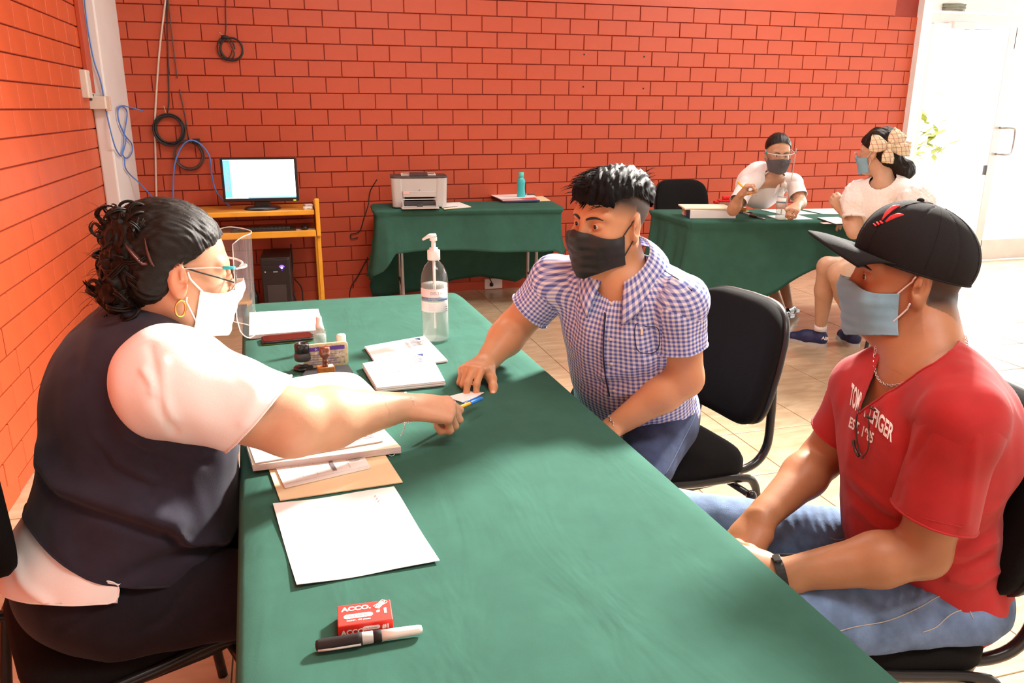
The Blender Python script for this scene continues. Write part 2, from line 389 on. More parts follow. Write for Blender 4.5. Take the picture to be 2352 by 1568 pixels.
# ---------------------------------------------------------------- draped tablecloths
def drape(name, corners, z, drop, wave, label, group=None, n=240, rings=16, r=.02, flare=.04, topz=None):
    """corners: 4 xy points counter-clockwise; drop(s) and wave(s,h) with s in 0..4 (side index + fraction)"""
    c = np.array(corners, float); cen = c.mean(0); V = []; 
    ss = np.linspace(0, 4, n, endpoint=False)
    def per(s, off):
        i = int(s) % 4; f = s-int(s); a, b = c[i], c[(i+1) % 4]; p = a+(b-a)*f; e = nrm(np.append(b-a, 0))[:2]; nn = np.array([e[1], -e[0]])
        L = np.linalg.norm(b-a); w0 = 1.0
        ea = nrm(np.append(a-c[(i-1) % 4], 0))[:2]; na = np.array([ea[1], -ea[0]]); eb = nrm(np.append(c[(i+2) % 4]-b, 0))[:2]; nb = np.array([eb[1], -eb[0]])
        dA, dB = f*L, (1-f)*L; R = .05
        if dA < R: nn = nrm(np.append(nn*(R+dA)/(2*R)+na*(R-dA)/(2*R), 0))[:2]; p = p-(nn)*0.012*(1-dA/R)
        if dB < R: nn = nrm(np.append(nn*(R+dB)/(2*R)+nb*(R-dB)/(2*R), 0))[:2]; p = p-(nn)*0.012*(1-dB/R)
        return p+nn*off, nn
    base = np.array([per(s, 0)[0] for s in ss]); nor = np.array([per(s, 0)[1] for s in ss])
    rows = []
    for q in (0.0, .25, .5, .75, .93):                      # top, concentric
        p = cen+(base-cen)*q; rows.append(np.column_stack([p, np.full(n, z)]))
    for a in (20, 50, 80):
        a = math.radians(a); off = r*math.sin(a); rows.append(np.column_stack([base-nor*r+nor*(r+off-r*0)*1.0, np.full(n, z-r*(1-math.cos(a)))]))
    for k in range(1, rings+1):
        h = k/rings; pr = []
        for i, s in enumerate(ss):
            d = drop(s); o = wave(s, h)+flare*h*h; pr.append([*(base[i]+nor[i]*(o)), z-r-(d-r)*h])
        rows.append(np.array(pr))
    V = np.concatenate(rows); m = MB(); F = []
    R_ = len(rows)
    for i in range(R_-1):
        for k in range(n): l = (k+1) % n; F.append((i*n+k, (i+1)*n+k, (i+1)*n+l, i*n+l))
    m.add(V, F); o = m.build(name, 'green', None, smooth=True, solid=.0015)
    return tag(o, label, 'tablecloth', group)
def lerp_fn(pairs):
    xs = [a for a, b in pairs]; ys = [b for a, b in pairs]
    return lambda s: float(np.interp(s % 4, xs+[4], ys+[ys[0]]))

# main table : rotated 1.7 degrees
TA = math.radians(1.7); ct, st_ = math.cos(TA), math.sin(TA)
def tw(u, v): # u across, v along from the far left corner towards the camera
    return (-.142+u*ct+v*st_, 2.955+u*st_*0-v*ct+u*(-.005))
TW, TL = .757, 2.44
mt = [tw(0, TL), tw(TW, TL), tw(TW, 0), tw(0, 0)]
t = thing('folding_table', 'long folding table in the foreground under the green cloth', 'table', (.25, 1.7, 0))
mc = np.mean(mt, 0)
def folding_table(t, corners, z, label=None):
    c = np.array(corners); o = np.array(t.location); cen = c.mean(0)
    m = MB(o); v = [(*(cen+(q-cen)*.97), z-.004) for q in c]+[(*(cen+(q-cen)*.97), z-.04) for q in c]
    m.add(v, [(0, 1, 2, 3), (7, 6, 5, 4), (0, 4, 5, 1), (1, 5, 6, 2), (2, 6, 7, 3), (3, 7, 4, 0)]); m.build('tabletop', 'greyplastic', t, bevel=.004)
    long_ = [(0, 1, 2, 3), (1, 2, 3, 0)][0]
    a, b, cc, d = c
    if np.linalg.norm(b-a) < np.linalg.norm(cc-b): a, b, cc, d = b, cc, d, a
    for f in (.13, .87):
        p = a+(b-a)*f; q = d+(cc-d)*f; e = (q-p)
        for g in (.16, .84):
            s = p+e*g; s2 = s+(b-a)*(.004 if f < .5 else -.004)
            MB(o).tube([(*s, z-.04), (*s2, .012)], .013, 10).tube([(*s2, .014), (*s2, .0)], .017, 10).build('leg', 'steel', t, smooth=False)
        MB(o).tube([(*(p+e*.16), .18), (*(p+e*.84), .18)], .01, 8).build('stretcher', 'steel', t, smooth=True)
        k = (b-a)*(.16 if f < .5 else -.16)
        for g in (.2, .8): MB(o).tube([(*(p+e*g), z-.3), (*(p+e*g+k), z-.06)], .008, 6).build('brace', 'steel', t, smooth=True)
folding_table(t, mt, .747)
drape('tablecloth', mt, .75, lerp_fn([(0, .34), (1, .34), (2, .34), (3, .34)]), lambda s, h: .008*h*math.sin(s*17)+.004*h*math.sin(s*41+1),
      'dark green cloth over the long foreground table', flare=.015)
# printer table
pc = [(.63, 5.70), (1.97, 5.52), (2.03, 6.03), (.66, 6.12)]
t = thing('folding_table', 'folding table with grey tube legs against the red wall, carrying the printer', 'table', (1.3, 5.9, 0))
folding_table(t, pc, .735)
drape('tablecloth', pc, .74, lerp_fn([(0, .47), (.035, .42), (.1, .30), (.3, .285), (.7, .31), (.96, .31), (1.0, .36), (1.1, .34), (1.9, .38), (2.0, .45), (2.03, .55), (2.18, .66), (2.4, .60), (2.55, .62), (2.75, .70), (2.95, .73), (3.0, .72), (3.1, .6), (3.6, .5), (3.93, .47)]),
      lambda s, h: (.3 if 2 < s < 3 else 1)*(.02*h*math.sin(s*9+1)+.012*h*math.sin(s*23))+(.03*h if (s < .08 or s > 3.9) else 0), 'dark green cloth over the printer table by the red wall', flare=.05)
# right table
rc = [(2.50, 4.56), (4.19, 4.13), (4.36, 4.72), (2.50, 5.18)]
t = thing('folding_table', 'folding table with thin steel legs where the two women in white sit', 'table', (3.4, 4.6, 0))
folding_table(t, rc, .745)
drape('tablecloth', rc, .75, lerp_fn([(0, .60), (.04, .56), (.18, .54), (.32, .44), (.45, .30), (.55, .24), (.8, .30), (.97, .40), (1.0, .62), (1.04, .6), (1.2, .36), (1.5, .33), (1.9, .35), (2.0, .45), (2.2, .32), (2.8, .32), (3.0, .45), (3.2, .36), (3.8, .42), (3.97, .52)]),
      lambda s, h: h*(.022*math.sin(s*13+.4)+.014*math.sin(s*29)+(.03*math.exp(-((s-.03)/.03)**2)))+(.05*h*math.exp(-((s-.3)/.12)**2)), 'dark green cloth over the table of the two women in white', flare=.06, n=360)

# ---------------------------------------------------------------- black visitor chairs
def make_chair(label, loc, rz, group='black visitor chairs', lean=.085, tall=0):
    t = thing('visitor_chair', label, 'chair', loc, rz, group)      # local: sits facing -X ; +X is the back
    s = MB(); pts = []
    def pad(w, d, h, n=20, pw=.75):
        R = []
        for zz, k in ((-.5, .93), (-.3, 1.0), (.1, 1.0), (.38, .96), (.5, .82), (.52, .5), (.525, .0)):
            ring = []
            for i in range(n*2):
                a = 2*math.pi*i/(n*2); cx, sy = math.cos(a), math.sin(a)
                ring.append((w/2*k*math.copysign(abs(cx)**.45, cx), d/2*k*math.copysign(abs(sy)**.45, sy), h*zz))
            R.append(ring)
        return R
    def ringmesh(m, R):
        n = len(R[0]); V = [p for r in R for p in r]; F = [tuple(range(n))[::-1]]
        for i in range(len(R)-1):
            for k in range(n): l = (k+1) % n; F.append((i*n+k, i*n+l, (i+1)*n+l, (i+1)*n+k))
        return m.add(V, F)
    m = ringmesh(MB(), pad(.42, .46, .065)); m.v = [(x, y, z+.445) for x, y, z in m.v]; m.build('seat', 'chairfab', t, smooth=True)
    m = ringmesh(MB(), [[(x, y, z) for x, y, z in r] for r in pad(.41, .45, .03)[:4]]); m.add([(0, 0, 0)], []); m.v = [(x, y, z+.415) for x, y, z in m.v]; m.build('seat_shell', 'black', t, smooth=True)
    # back : curved pad, leaning
    def bend(v, th):
        out = []
        for x, y, z in v:      # pad local: x->height, y->width, z->thickness(front)
            hgt = x; wv = y; k = 1-.10*max(0, hgt/.17)**2
            X = .215+lean*((hgt+.17)/.34)-z+(-.55*wv*wv); out.append((X+.0, wv*k, tall+.715+hgt))
        return out
    m = ringmesh(MB(), pad(.36, .44, .045)); m.v = bend(m.v, 0); m.build('backrest', 'chairfab', t, smooth=True)
    m = ringmesh(MB(), [[(x, y, -z-.03) for x, y, z in r] for r in pad(.365, .45, .03)]); m.f = [f[::-1] for f in m.f]; m.v = bend(m.v, 0); m.build('back_shell', 'black', t, smooth=True)
    for y in (-.235, .235):
        p = smooth_path([(-.23, y, .0), (-.20, y, .30), (-.18, y, .405), (-.12, y, .44), (.0, y, .43), (.13, y, .42), (.19, y, .395), (.215, y, .30), (.25, y, .0)], 5)
        MB().tube(p, .0125, 10, up=(0, 1, 0), flat=.8).build('side_frame', 'blackpaint', t, smooth=True)
        q = smooth_path([(-.15, y*.72, .405), (.10, y*.72, .405), (.23, y*.72, .41), (.285, y*.72, .46), (.292, y*.72, .56), (.285, y*.72, .70)], 5)
        MB().tube(q, .013, 10, up=(0, 1, 0)).build('back_support', 'blackpaint', t, smooth=True)
    for x, z in ((-.15, .385), (.15, .38)):
        MB().tube([(x, -.27, z), (x, .27, z)], .010, 10).ball((x, -.275, z), .016).ball((x, .275, z), .016).build('crossbar', 'blackpaint', t, smooth=True)
    return t
# ---------------------------------------------------------------- chairs in place
make_chair('black visitor chair with curved backrest behind the man in the checked shirt', (1.03, 2.03, 0), math.radians(8))
make_chair('black visitor chair under the man in the red shirt, right foreground', (1.08, 1.22, 0), math.radians(-12))
make_chair('black visitor chair under the woman in the navy vest, left foreground', (-.37, 1.60, 0), math.radians(201), lean=.015, tall=.12)
make_chair('black visitor chair behind the seated woman in the face shield at the far table', (3.02, 5.50, 0), math.radians(85))
make_chair('black visitor chair under the woman with the bow, at the far table', (3.44, 3.95, 0), math.radians(0), tall=-.05)

# ---------------------------------------------------------------- papers
def quad_mesh(mb, c4, z0, th, n=10, wob=0.0, mi=0, seed=0):
    """sheet or stack over 4 corners (xyz lists, xy used) bottom z0, thickness th, top corners may lift"""
    c = [np.array(q[:2], float) for q in c4]; rr = np.random.default_rng(seed); ph = rr.uniform(0, 6, 4)
    g = []
    for i in range(n+1):
        row = []
        for j in range(n+1):
            a, b = i/n, j/n; p = (c[0]*(1-b)+c[1]*b)*(1-a)+(c[3]*(1-b)+c[2]*b)*a
            row.append((*p, z0+th+wob*(.5+.5*math.sin(a*7+ph[0]))*(abs(b-.5)*2)**2+wob*.6*(.5+.5*math.sin(b*9+ph[1]))*(abs(a-.5)*2)**3))
        g.append(row)
    mb.grid(g, mi); top = np.array(g)
    rim = [top[0, j] for j in range(n+1)]+[top[i, n] for i in range(1, n+1)]+[top[n, j] for j in range(n-1, -1, -1)]+[top[i, 0] for i in range(n-1, 0, -1)]
    m = len(rim); V = rim+[np.array([q[0], q[1], max(z0, q[2]-th) if wob == 0 else q[2]-th]) for q in rim]
    mb.add(V, [(i, (i+1) % m, m+(i+1) % m, m+i) for i in range(m)], mi+1 if True else mi)
    mb.add([V[m+i] for i in range(m)], [list(range(m))[::-1]], mi)
    return top
def on(c4, a, b, z):     # bilinear point : a along edge 0->3, b along 0->1
    c = [np.array(q[:2], float) for q in c4]; p = (c[0]*(1-b)+c[1]*b)*(1-a)+(c[3]*(1-b)+c[2]*b)*a
    return np.array([*p, z])
def bars(mb, c4, z, rects, mi=0):
    for (a0, a1, b0, b1) in rects:
        mb.add([on(c4, a0, b0, z), on(c4, a0, b1, z), on(c4, a1, b1, z), on(c4, a1, b0, z)], [(0, 1, 2, 3)], mi)
def paper(label, px, z=.752, th=.0012, wob=.0, sheets=1, cat='paper', name='paper_sheet', mats=('paper', 'paper'), group=None, seed=0, shrink=None):
    c4 = [Z(*q, z+th) for q in px]; o = np.mean(c4, 0); o[2] = z
    t = thing(name, label, cat, o, 0, group)
    m = MB(o); quad_mesh(m, c4, z, th, wob=wob, seed=seed); m.build('sheet' if sheets == 1 else 'sheets', list(mats), t, smooth=wob > 0)
    return t, c4, o
TZ = .7515
t, c4, o = paper('large blank white sheet lying flat between the cream folder and the red clip box', ((627, 1160), (905, 1119), (1010, 1290), (682, 1348)), TZ, .0008, wob=.003, seed=3)
m = MB(o); bars(m, c4, TZ+.004, [(.10+.035*i, .113+.035*i, .80+.004*i, .815+.004*i) for i in range(3)]+[(.38, .62, .90, .905), (.34, .5, .965, .968)]); m.build('print', 'printlight', t)
# folder with form on top
t, c4, o = paper('open cream folder between the blank sheet and the thick form stack', ((612, 1062), (868, 1018), (925, 1106), (643, 1148)), TZ, .002, name='manila_folder', cat='folder', mats=('manila', 'manila'))
t, c4, o = paper('form with a printed table lying on the cream folder', ((630, 1066), (833, 1040), (851, 1073), (654, 1119)), TZ+.003, .002, name='printed_form', cat='form')
m = MB(o); zz = TZ+.0062
bars(m, c4, zz, [(.15+.10*i, .155+.10*i, .18, .62) for i in range(7)]+[(.12, .80, b, b+.003) for b in (.16, .24, .4, .62, .78)]+[(.15, .2, .66, .76), (.3, .33, .80, .97), (.4, .43, .80, .93), (.2, .75, .58, .62)]+[(.9, .905, .02, .98)], 0)
m.build('print', 'print', t)
# thick form stack under the elbow
t, c4, o = paper('thick stack of forms and folders under the right forearm', ((560, 1002), (858, 960), (921, 1026), (580, 1068)), TZ+.004, .013, wob=.0, name='form_stack', cat='papers', mats=('manilapale', 'paperedge'), sheets=9)
m = MB(o); zz = TZ+.0175
for i, (a, b) in enumerate(((0, 0), (.02, .03))):
    pass
m2 = MB(o); q4 = [on(c4, .05, .01, 0), on(c4, .0, .93, 0), on(c4, .80, .91, 0), on(c4, .99, .02, 0)]
quad_mesh(m2, q4, zz, .003); m2.build('form', ['paper', 'paperedge'], t)
m = MB(o); bars(m, q4, zz+.0034, [(.08+.06*i, .1+.06*i, .66+.004*i, .96) for i in range(13)]); m.build('print', 'print', t)
q5 = [on(c4, .75, .02, 0), on(c4, .70, .96, 0), on(c4, .93, .97, 0), on(c4, 1.0, .03, 0)]
m = MB(o); quad_mesh(m, q5, zz-.008, .002); m.build('form', ['printlight', 'print'], t)
# curved white folder behind the arm
c4 = [Z(640, 880, TZ), Z(770, 845, TZ), Z(900, 960, TZ), Z(655, 985, TZ)]; o = np.mean(c4, 0)
t = thing('paper_pad', 'cream open pad with a curled top edge lying behind the extended arm', 'paper', o)
m = MB(o); n = 14; A = [Z(600, 886, .755), Z(690, 868, .775), Z(760, 858, .785), Z(815, 862, .78), Z(850, 890, .765)]; B = [Z(640, 990, .753), Z(710, 985, .753), Z(780, 980, .753), Z(850, 975, .753), Z(905, 968, .753)]
A = smooth_path(A, 4); B = smooth_path(B, 4)
m.grid([[a*(1-k/8)+b*(k/8)+np.array([0, 0, .006*math.sin(k/8*math.pi)]) for a, b in zip(A, B)] for k in range(9)]); m.build('curled_sheet', 'manilapale', t, smooth=True, solid=.004)
# two receipt stacks
def receipts(label, px, th, z, seed):
    t, c4, o = paper(label, px, z, th, name='receipt_stack', cat='papers', mats=('paper', 'paperedge'), sheets=9, wob=0, group=None)
    zz = z+th+.0008; m = MB(o); bars(m, c4, zz, [(.12, .88, .62, .66)], 0); m.build('form_band', 'printpink', t)
    m = MB(o); bars(m, c4, zz+.0003, [(.1+.05*i, .115+.05*i, .70, .84) for i in range(5)]+[(.52, .535, .05, .5), (.85, .855, .08, .55)]); m.build('faint_lines', 'printlight', t)
    a = on(c4, .06, .84, zz); ux = on(c4, .5, .84, zz)-a; uy = on(c4, .06, .5, zz)-a
    m = MB(o); m.add([on(c4, .05, .80, zz), on(c4, .05, .90, zz), on(c4, .14, .88, zz)], [(0, 1, 2)]); m.build('logo_mark', 'navycard', t)
    m = MB(o); put_text(m, 'ASAJ', .020, on(c4, .18, .80, zz), ux, -uy); m.build('printed_word', 'print', t)
    for k in range(4):
        e = MB(o); q = [on(c4, a, b, 0)+np.array([.0015*math.sin(k*2+seed), .0015*math.cos(k*3), 0]) for a, b in ((0, 0), (0, 1), (1, 1), (1, 0))]
        quad_mesh(e, q, z+th*(k+.2)/5, th*.12, n=2); e.build('sheet', ['paper', 'paper'], t)
receipts('upper pile of folded receipts next to the sanitizer bottle', ((838, 795), (975, 771), (1027, 826), (872, 846)), .007, TZ, 1)
receipts('lower thicker pile of folded receipts near the pointing hand', ((833, 834), (985, 806), (1022, 874), (866, 890)), .013, TZ+.001, 5)
# pile of white paper at the far left
t, c4, o = paper('pile of white paper at the far left end of the green table', ((573, 717), (731, 709), (745, 756), (572, 770)), TZ, .012, name='paper_pile', cat='papers', mats=('paper', 'paperedge'), sheets=9)
# ID card
t, c4, o = paper('small laminated card under the pointing fingers', ((1025, 911), (1080, 897), (1112, 901), (1068, 925)), TZ, .0012, name='identity_card', cat='card', mats=('paper', 'printpink'))
m = MB(o); bars(m, c4, TZ+.0016, [(.1, .9, .93, .98)]); m.build('card_strip', 'printlight', t)

# ---------------------------------------------------------------- clip box
c4 = [Z(771, 1392, TZ+.018), Z(893, 1376, TZ+.018), Z(905, 1421, TZ+.018), Z(780, 1438, TZ+.018)]
o = np.mean(c4, 0); o[2] = TZ
ux = nrm(c4[1]-c4[0]); ux[2] = 0; ux = nrm(ux); uy = np.cross([0, 0, 1], ux); R = np.column_stack([ux, uy, [0, 0, 1]]); bw, bd, bh = .100, .056, .018
bw = np.linalg.norm((c4[1]-c4[0])[:2]); bd = .5*np.linalg.norm((c4[3]-c4[0])[:2])+.5*np.linalg.norm((c4[2]-c4[1])[:2])
t = thing('clip_box', 'small red and white box of paper clips beside the black marker', 'box', o)
MB().box((0, 0, bh/2), (bw, bd, bh), R).build('carton', 'boxred', t, bevel=.0012)
def L3(x, y, z): return R@np.array([x, y, z])
E_ = .0004
m = MB(); tz = bh+E_
put_text(m, 'ACCO.', bd*.27, L3(-bw*.42, bd*.17, tz), R[:, 0], R[:, 1], bold=.0005)
put_text(m, '#', bd*.15, L3(bw*.22, -bd*.06, tz), R[:, 0], R[:, 1], bold=.0004); put_text(m, '1', bd*.32, L3(bw*.33, -bd*.14, tz), R[:, 0], R[:, 1], bold=.001)
put_text(m, 'CONT. 100 piezas', bd*.09, L3(-bw*.34, -bd*.34, tz), R[:, 0], R[:, 1], bold=.0001)
m.build('printed_text', 'textwhite', t)
def pill(mb, cx, cy, w_, h_, z, plane='top'):
    pts = []
    for k in range(13): a = -math.pi/2+math.pi*k/12; pts.append((cx+w_/2-h_/2+h_/2*math.cos(a), cy+h_/2*math.sin(a)))
    for k in range(13): a = math.pi/2+math.pi*k/12; pts.append((cx-w_/2+h_/2+h_/2*math.cos(a), cy+h_/2*math.sin(a)))
    mb.add([L3(x, y, z) if plane == 'top' else L3(x, -bd/2-z, y) for x, y in pts], [list(range(len(pts)))])
m = MB(); pill(m, -bw*.12, -bd*.11, bw*.54, bd*.21, tz); pill(m, bw*.10, bh*.55, bw*.32, bh*.34, E_, 'f'); m.build('white_pill', 'textwhite', t)
m = MB(); put_text(m, 'Clip Estándar', bd*.12, L3(-bw*.345, -bd*.155, tz+E_), R[:, 0], R[:, 1]); put_text(m, 'Clip Estándar', bh*.19, L3(-bw*.04, -bd/2-2*E_, bh*.49), R[:, 0], [0, 0, 1]); m.build('pill_text', 'boxred', t)
m = MB(); put_text(m, 'ACCO.', bh*.58, L3(-bw*.45, -bd/2-E_, bh*.18), R[:, 0], [0, 0, 1], bold=.0004); put_text(m, '#1', bh*.50, L3(bw*.30, -bd/2-E_, bh*.35), R[:, 0], [0, 0, 1], bold=.0004); m.build('side_text', 'textwhite', t)
m = MB()
for dx, rot in ((0, 0), (.006, .45)):
    pts = [L3(*(rotz(.55+rot)[:2, :2]@np.array(p)+np.array([bw*.30, bd*.30])), tz) for p in ((-.010, -.003), (.008, -.003), (.0105, 0), (.008, .003), (-.008, .003), (-.0095, .0008), (-.008, -.0012), (.005, -.0012), (.006, 0), (.005, .001), (-.004, .001))]
    m.tube(smooth_path(pts, 3), .0006, 5)
m.build('clip_drawing', 'textwhite', t)
# marker
a, b = Z(724, 1483, TZ+.008), Z(970, 1444, TZ+.008); ax = nrm(b-a); Lm = np.linalg.norm(b-a); RX = np.column_stack([np.cross([0, 0, 1], ax), [0, 0, 1], ax]); RX = np.column_stack([nrm(np.cross(ax, [0, 0, 1])), [0, 0, 1], ax])
t = thing('marker_pen', 'black capped marker with a white barrel lying by the red clip box', 'marker', a)
def seg(prof, mname, nm, par=t, o=a, Rm=RX, n=20): return MB().lathe([(r, z*1.0) for r, z in prof], a-o, n, Rm).build(nm, mname, par, smooth=True)
seg([(.002, 0), (.0062, .001), (.0078, .005), (.0078, .052), (.0083, .053), (.0083, .060), (.0079, .0605)], 'blackmatt', 'cap')
seg([(.0079, .056), (.0081, .0565), (.0081, .074), (.0079, .0745)], 'greyplastic', 'cap_window')
seg([(.0078, .074), (.0078, .085), (.0076, .0855)], 'blackmatt', 'collar')
seg([(.0072, .085), (.0070, Lm*.75), (.0062, Lm-.006), (.0052, Lm-.001), (.002, Lm)], 'wplastic', 'barrel')
m = MB(a); cl = [a+ax*.004+np.array([0, 0, .0]), a+ax*.056]; side = np.cross(ax, [0, 0, 1]); side = side*(-1 if side[1] > 0 else 1)
m.tube([a+ax*.003+side*.0082+[0, 0, -.002], a+ax*.02+side*.0095+[0, 0, -.002], a+ax*.058+side*.0095+[0, 0, -.002]], .0016, 6); m.build('pocket_clip', 'greyplastic', t, smooth=True)

# ---------------------------------------------------------------- sanitizer bottle (foreground)
def lathe_part(t, nm, mt_, prof, seg=28, z0=0, dx=0, dy=0, sx=1): return MB().lathe(prof, (dx, dy, z0), seg, sx=sx).build(nm, mt_, t, smooth=True)
def pump_bottle(label, base, s=1.0, txt=True, face=-2.0):
    t = thing('pump_bottle', label, 'bottle', base); q = lambda pr: [(r*s, z*s) for r, z in pr]
    lathe_part(t, 'bottle_body', 'glass', q([(.030, 0), (.0365, .003), (.0375, .012), (.0375, .155), (.0372, .168), (.034, .190), (.026, .208), (.0165, .220), (.0135, .226), (.0135, .232)]))
    lathe_part(t, 'gel', 'gel', q([(.029, .004), (.0352, .008), (.0352, .160), (.002, .1605)]))
    lathe_part(t, 'dip_tube', 'wplastic', q([(.0038, .035), (.0038, .225)]), 10)
    lathe_part(t, 'screw_cap', 'wplastic', q([(.0172, .226), (.0172, .250), (.0165, .252), (.0115, .253), (.0115, .258), (.0062, .2585), (.0055, .276), (.0098, .277), (.0098, .286), (.006, .288)]))
    a = math.radians(185); d = np.array([math.cos(a), math.sin(a)])*s
    sp = [(0-d[0]*.006, -d[1]*.006, .290*s), (d[0]*.008, d[1]*.008, .2905*s), (d[0]*.018, d[1]*.018, .287*s), (d[0]*.030, d[1]*.030, .281*s)]
    MB().tube(smooth_path(sp, 4), [.0105*s, .0098*s, .007*s, .0045*s], 12, flat=.6).build('nozzle', 'wplastic', t, smooth=True)
    def band(nm, mt_, z0, z1, a0, a1, r=.0379):
        n = 22; g = [[(r*s*math.cos(a0+(a1-a0)*i/n), r*s*math.sin(a0+(a1-a0)*i/n), z*s) for i in range(n+1)] for z in (z0, z1)]
        return MB().grid(g).build(nm, mt_, t, smooth=True, solid=.0002)
    A0, A1 = face-1.35, face+1.15
    band('label', 'label', .088, .152, A0, A1)
    band('label_band', 'labelblue', .119, .129, A0+.15, A1, .0381); band('label_band', 'labelgreen', .1165, .1182, A0+.15, A1, .0381)
    if txt:
        def wrap(txt_, size, z, a, mt_, nm, r=.0384):
            v, f = text_mesh(txt_, size, 0); v = np.array(v); w_ = v[:, 0].max()/2
            MB().add([(r*s*math.cos(a+(q[0]-w_)/(r)), r*s*math.sin(a+(q[0]-w_)/(r)), (z+q[1])*s) for q in v], f).build(nm, mt_, t)
        wrap('DELTA', .011, .137, face+.12, 'printlight', 'label_text'); wrap('GEL ANTIBACTERIAL', .0038, .1245, face-.02, 'textwhite', 'label_text'); wrap('iiiiiiii iiiii iiiiiii', .0032, .1203, face-.02, 'textwhite', 'label_text')
        for k in range(5): wrap('xxxxxxxxxx xxxxxx xxx xxxxxx'[:28-3*(k % 3)].replace('x', 'i'), .0030, .110-.0042*k, face-.25, 'printlight', 'label_text')
        for k in range(3): band('label_box', 'print', .100-.006*k, .104-.006*k, face+.88, face+1.1, .0381)
    return t
bz = Z(1001, 781, .7515)
pump_bottle('tall clear sanitizer bottle with white pump and gel on the foreground table', bz, 1.10, face=math.radians(-100))
pump_bottle('small clear sanitizer pump bottle on the far table in front of the face shield woman', Z(1797, 506, .7515)+np.array([0, .02, 0]), .93, False, face=math.radians(-150))
# small spray bottle
def at_(px, py, z=.7515): return Z(px, py, z)
p = at_(737, 806); t = thing('spray_bottle', 'small clear spray bottle with white nozzle behind the stamp tin', 'bottle', p)
lathe_part(t, 'bottle_body', 'glass', [(.016, 0), (.019, .002), (.019, .052), (.016, .062), (.009, .068)])
lathe_part(t, 'liquid', 'gel', [(.015, .003), (.0175, .004), (.0175, .050), (.002, .0505)])
lathe_part(t, 'spray_head', 'wplastic', [(.0105, .066), (.0105, .082), (.0085, .083), (.0085, .100), (.0075, .103), (.003, .104)])
p = at_(787, 832); t = thing('cap_bottle', 'small clear bottle with a round white cap beside the stamp tin', 'bottle', p)
lathe_part(t, 'bottle_body', 'glass', [(.016, 0), (.019, .002), (.019, .048), (.014, .056)], sx=.8)
lathe_part(t, 'liquid', 'gel', [(.014, .003), (.017, .004), (.017, .040), (.002, .0405)], sx=.8)
lathe_part(t, 'cap', 'wplastic', [(.0125, .055), (.013, .058), (.0128, .078), (.011, .081), (.004, .082)])
# phone
c4 = [at_(597, 783), at_(716, 764), at_(719, 780), at_(604, 796)]; a = at_(598, 790); b = at_(722, 778); ux = nrm(b-a); an = math.atan2(ux[1], ux[0]); mid = (a+b)/2+np.array([0, .018, 0])
t = thing('mobile_phone', 'dark mobile phone lying in front of the white paper pile', 'phone', mid, an)
MB().rbox((0, 0, .0045), (.150, .073, .009), .012).build('case', 'black', t, bevel=.002)
MB().rbox((0, 0, .0098), (.142, .066, .0014), .009).build('screen', mat('dark_red_reflecting_glass', (.07, .012, .01), .08), t)
MB().rbox((0, 0, .0012), (.151, .074, .0015), .012).build('gold_rim', 'gold', t)
# round black self inking stamp
p = at_(697, 848); t = thing('round_stamp', 'glossy black round stamp standing left of the cream tin', 'stamp', p)
lathe_part(t, 'stamp_base', 'blackpaint', [(.021, 0), (.026, .003), (.026, .007), (.022, .010), (.013, .012), (.013, .014)])
lathe_part(t, 'clear_collar', 'glass', [(.015, .012), (.017, .013), (.017, .026), (.015, .027)])
lathe_part(t, 'grip', 'darkgrey', [(.019, .026), (.0215, .029), (.0215, .043), (.0195, .047), (.0185, .048)])
lathe_part(t, 'handle', 'blackpaint', [(.0185, .048), (.0195, .050), (.020, .066), (.0195, .071), (.0175, .0735), (.013, .0735), (.009, .070), (.003, .069)])
# cream tin of the ink pad, leaning on edge
a = at_(700, 846); b = at_(800, 836); ux = nrm(b-a); L_ = np.linalg.norm(b-a); wdt, hgt = L_, .071
t = thing('ink_pad_tin', 'cream tin of an ink pad with purple band standing on its edge', 'tin', (a+b)/2, math.atan2(ux[1], ux[0]))
TR = np.array([[1, 0, 0], [0, math.cos(.17), -math.sin(.17)], [0, math.sin(.17), math.cos(.17)]])
def rr(mb, w_, h_, th, r_, y): 
    m0 = MB().rbox((0, 0, 0), (w_, h_, th), r_, n=5); V = np.array(m0.v); V = np.column_stack([V[:, 0], V[:, 2]+y, V[:, 1]+h_/2]); f = [x[::-1] for x in m0.f]
    mb.add(V@TR.T*1.0, f); return mb
rr(MB(), wdt, hgt, .006, .010, 0).build('tin_lid', 'tin', t, bevel=.0012)
m = rr(MB(), wdt*.86, hgt*.84, .001, .004, -.0036); m.v = [(x, y, z+.0055) for x, y, z in m.v]; m.build('worn_label', 'tinink', t)
m = MB(); q = np.array([(-wdt*.42, -.0046, hgt*.72), (wdt*.42, -.0046, hgt*.72), (wdt*.42, -.0046, hgt*.88), (-wdt*.42, -.0046, hgt*.88)]); m.add(q@TR.T, [(0, 1, 2, 3)]); m.build('purple_band', 'purple', t)
m = MB(); put_text(m, 'St', .009, np.array([-wdt*.26, -.0052, hgt*.755])@TR.T, [1, 0, 0], TR@np.array([0, 0, 1])); put_text(m, '357', .010, np.array([wdt*.22, -.0052, hgt*.50])@TR.T, [1, 0, 0], TR@np.array([0, 0, 1])); m.build('printed_text', 'textwhite', t)
m = MB()
for k in range(5):
    z_ = hgt*(.55-.1*k); q = np.array([(-wdt*.38, -.0050, z_), (wdt*(.3-.1*(k % 2)), -.0050, z_), (wdt*(.3-.1*(k % 2)), -.0050, z_+.0012), (-wdt*.38, -.0050, z_+.0012)]); m.add(q@TR.T, [(0, 1, 2, 3)])
m.build('faded_lines', 'purple', t)
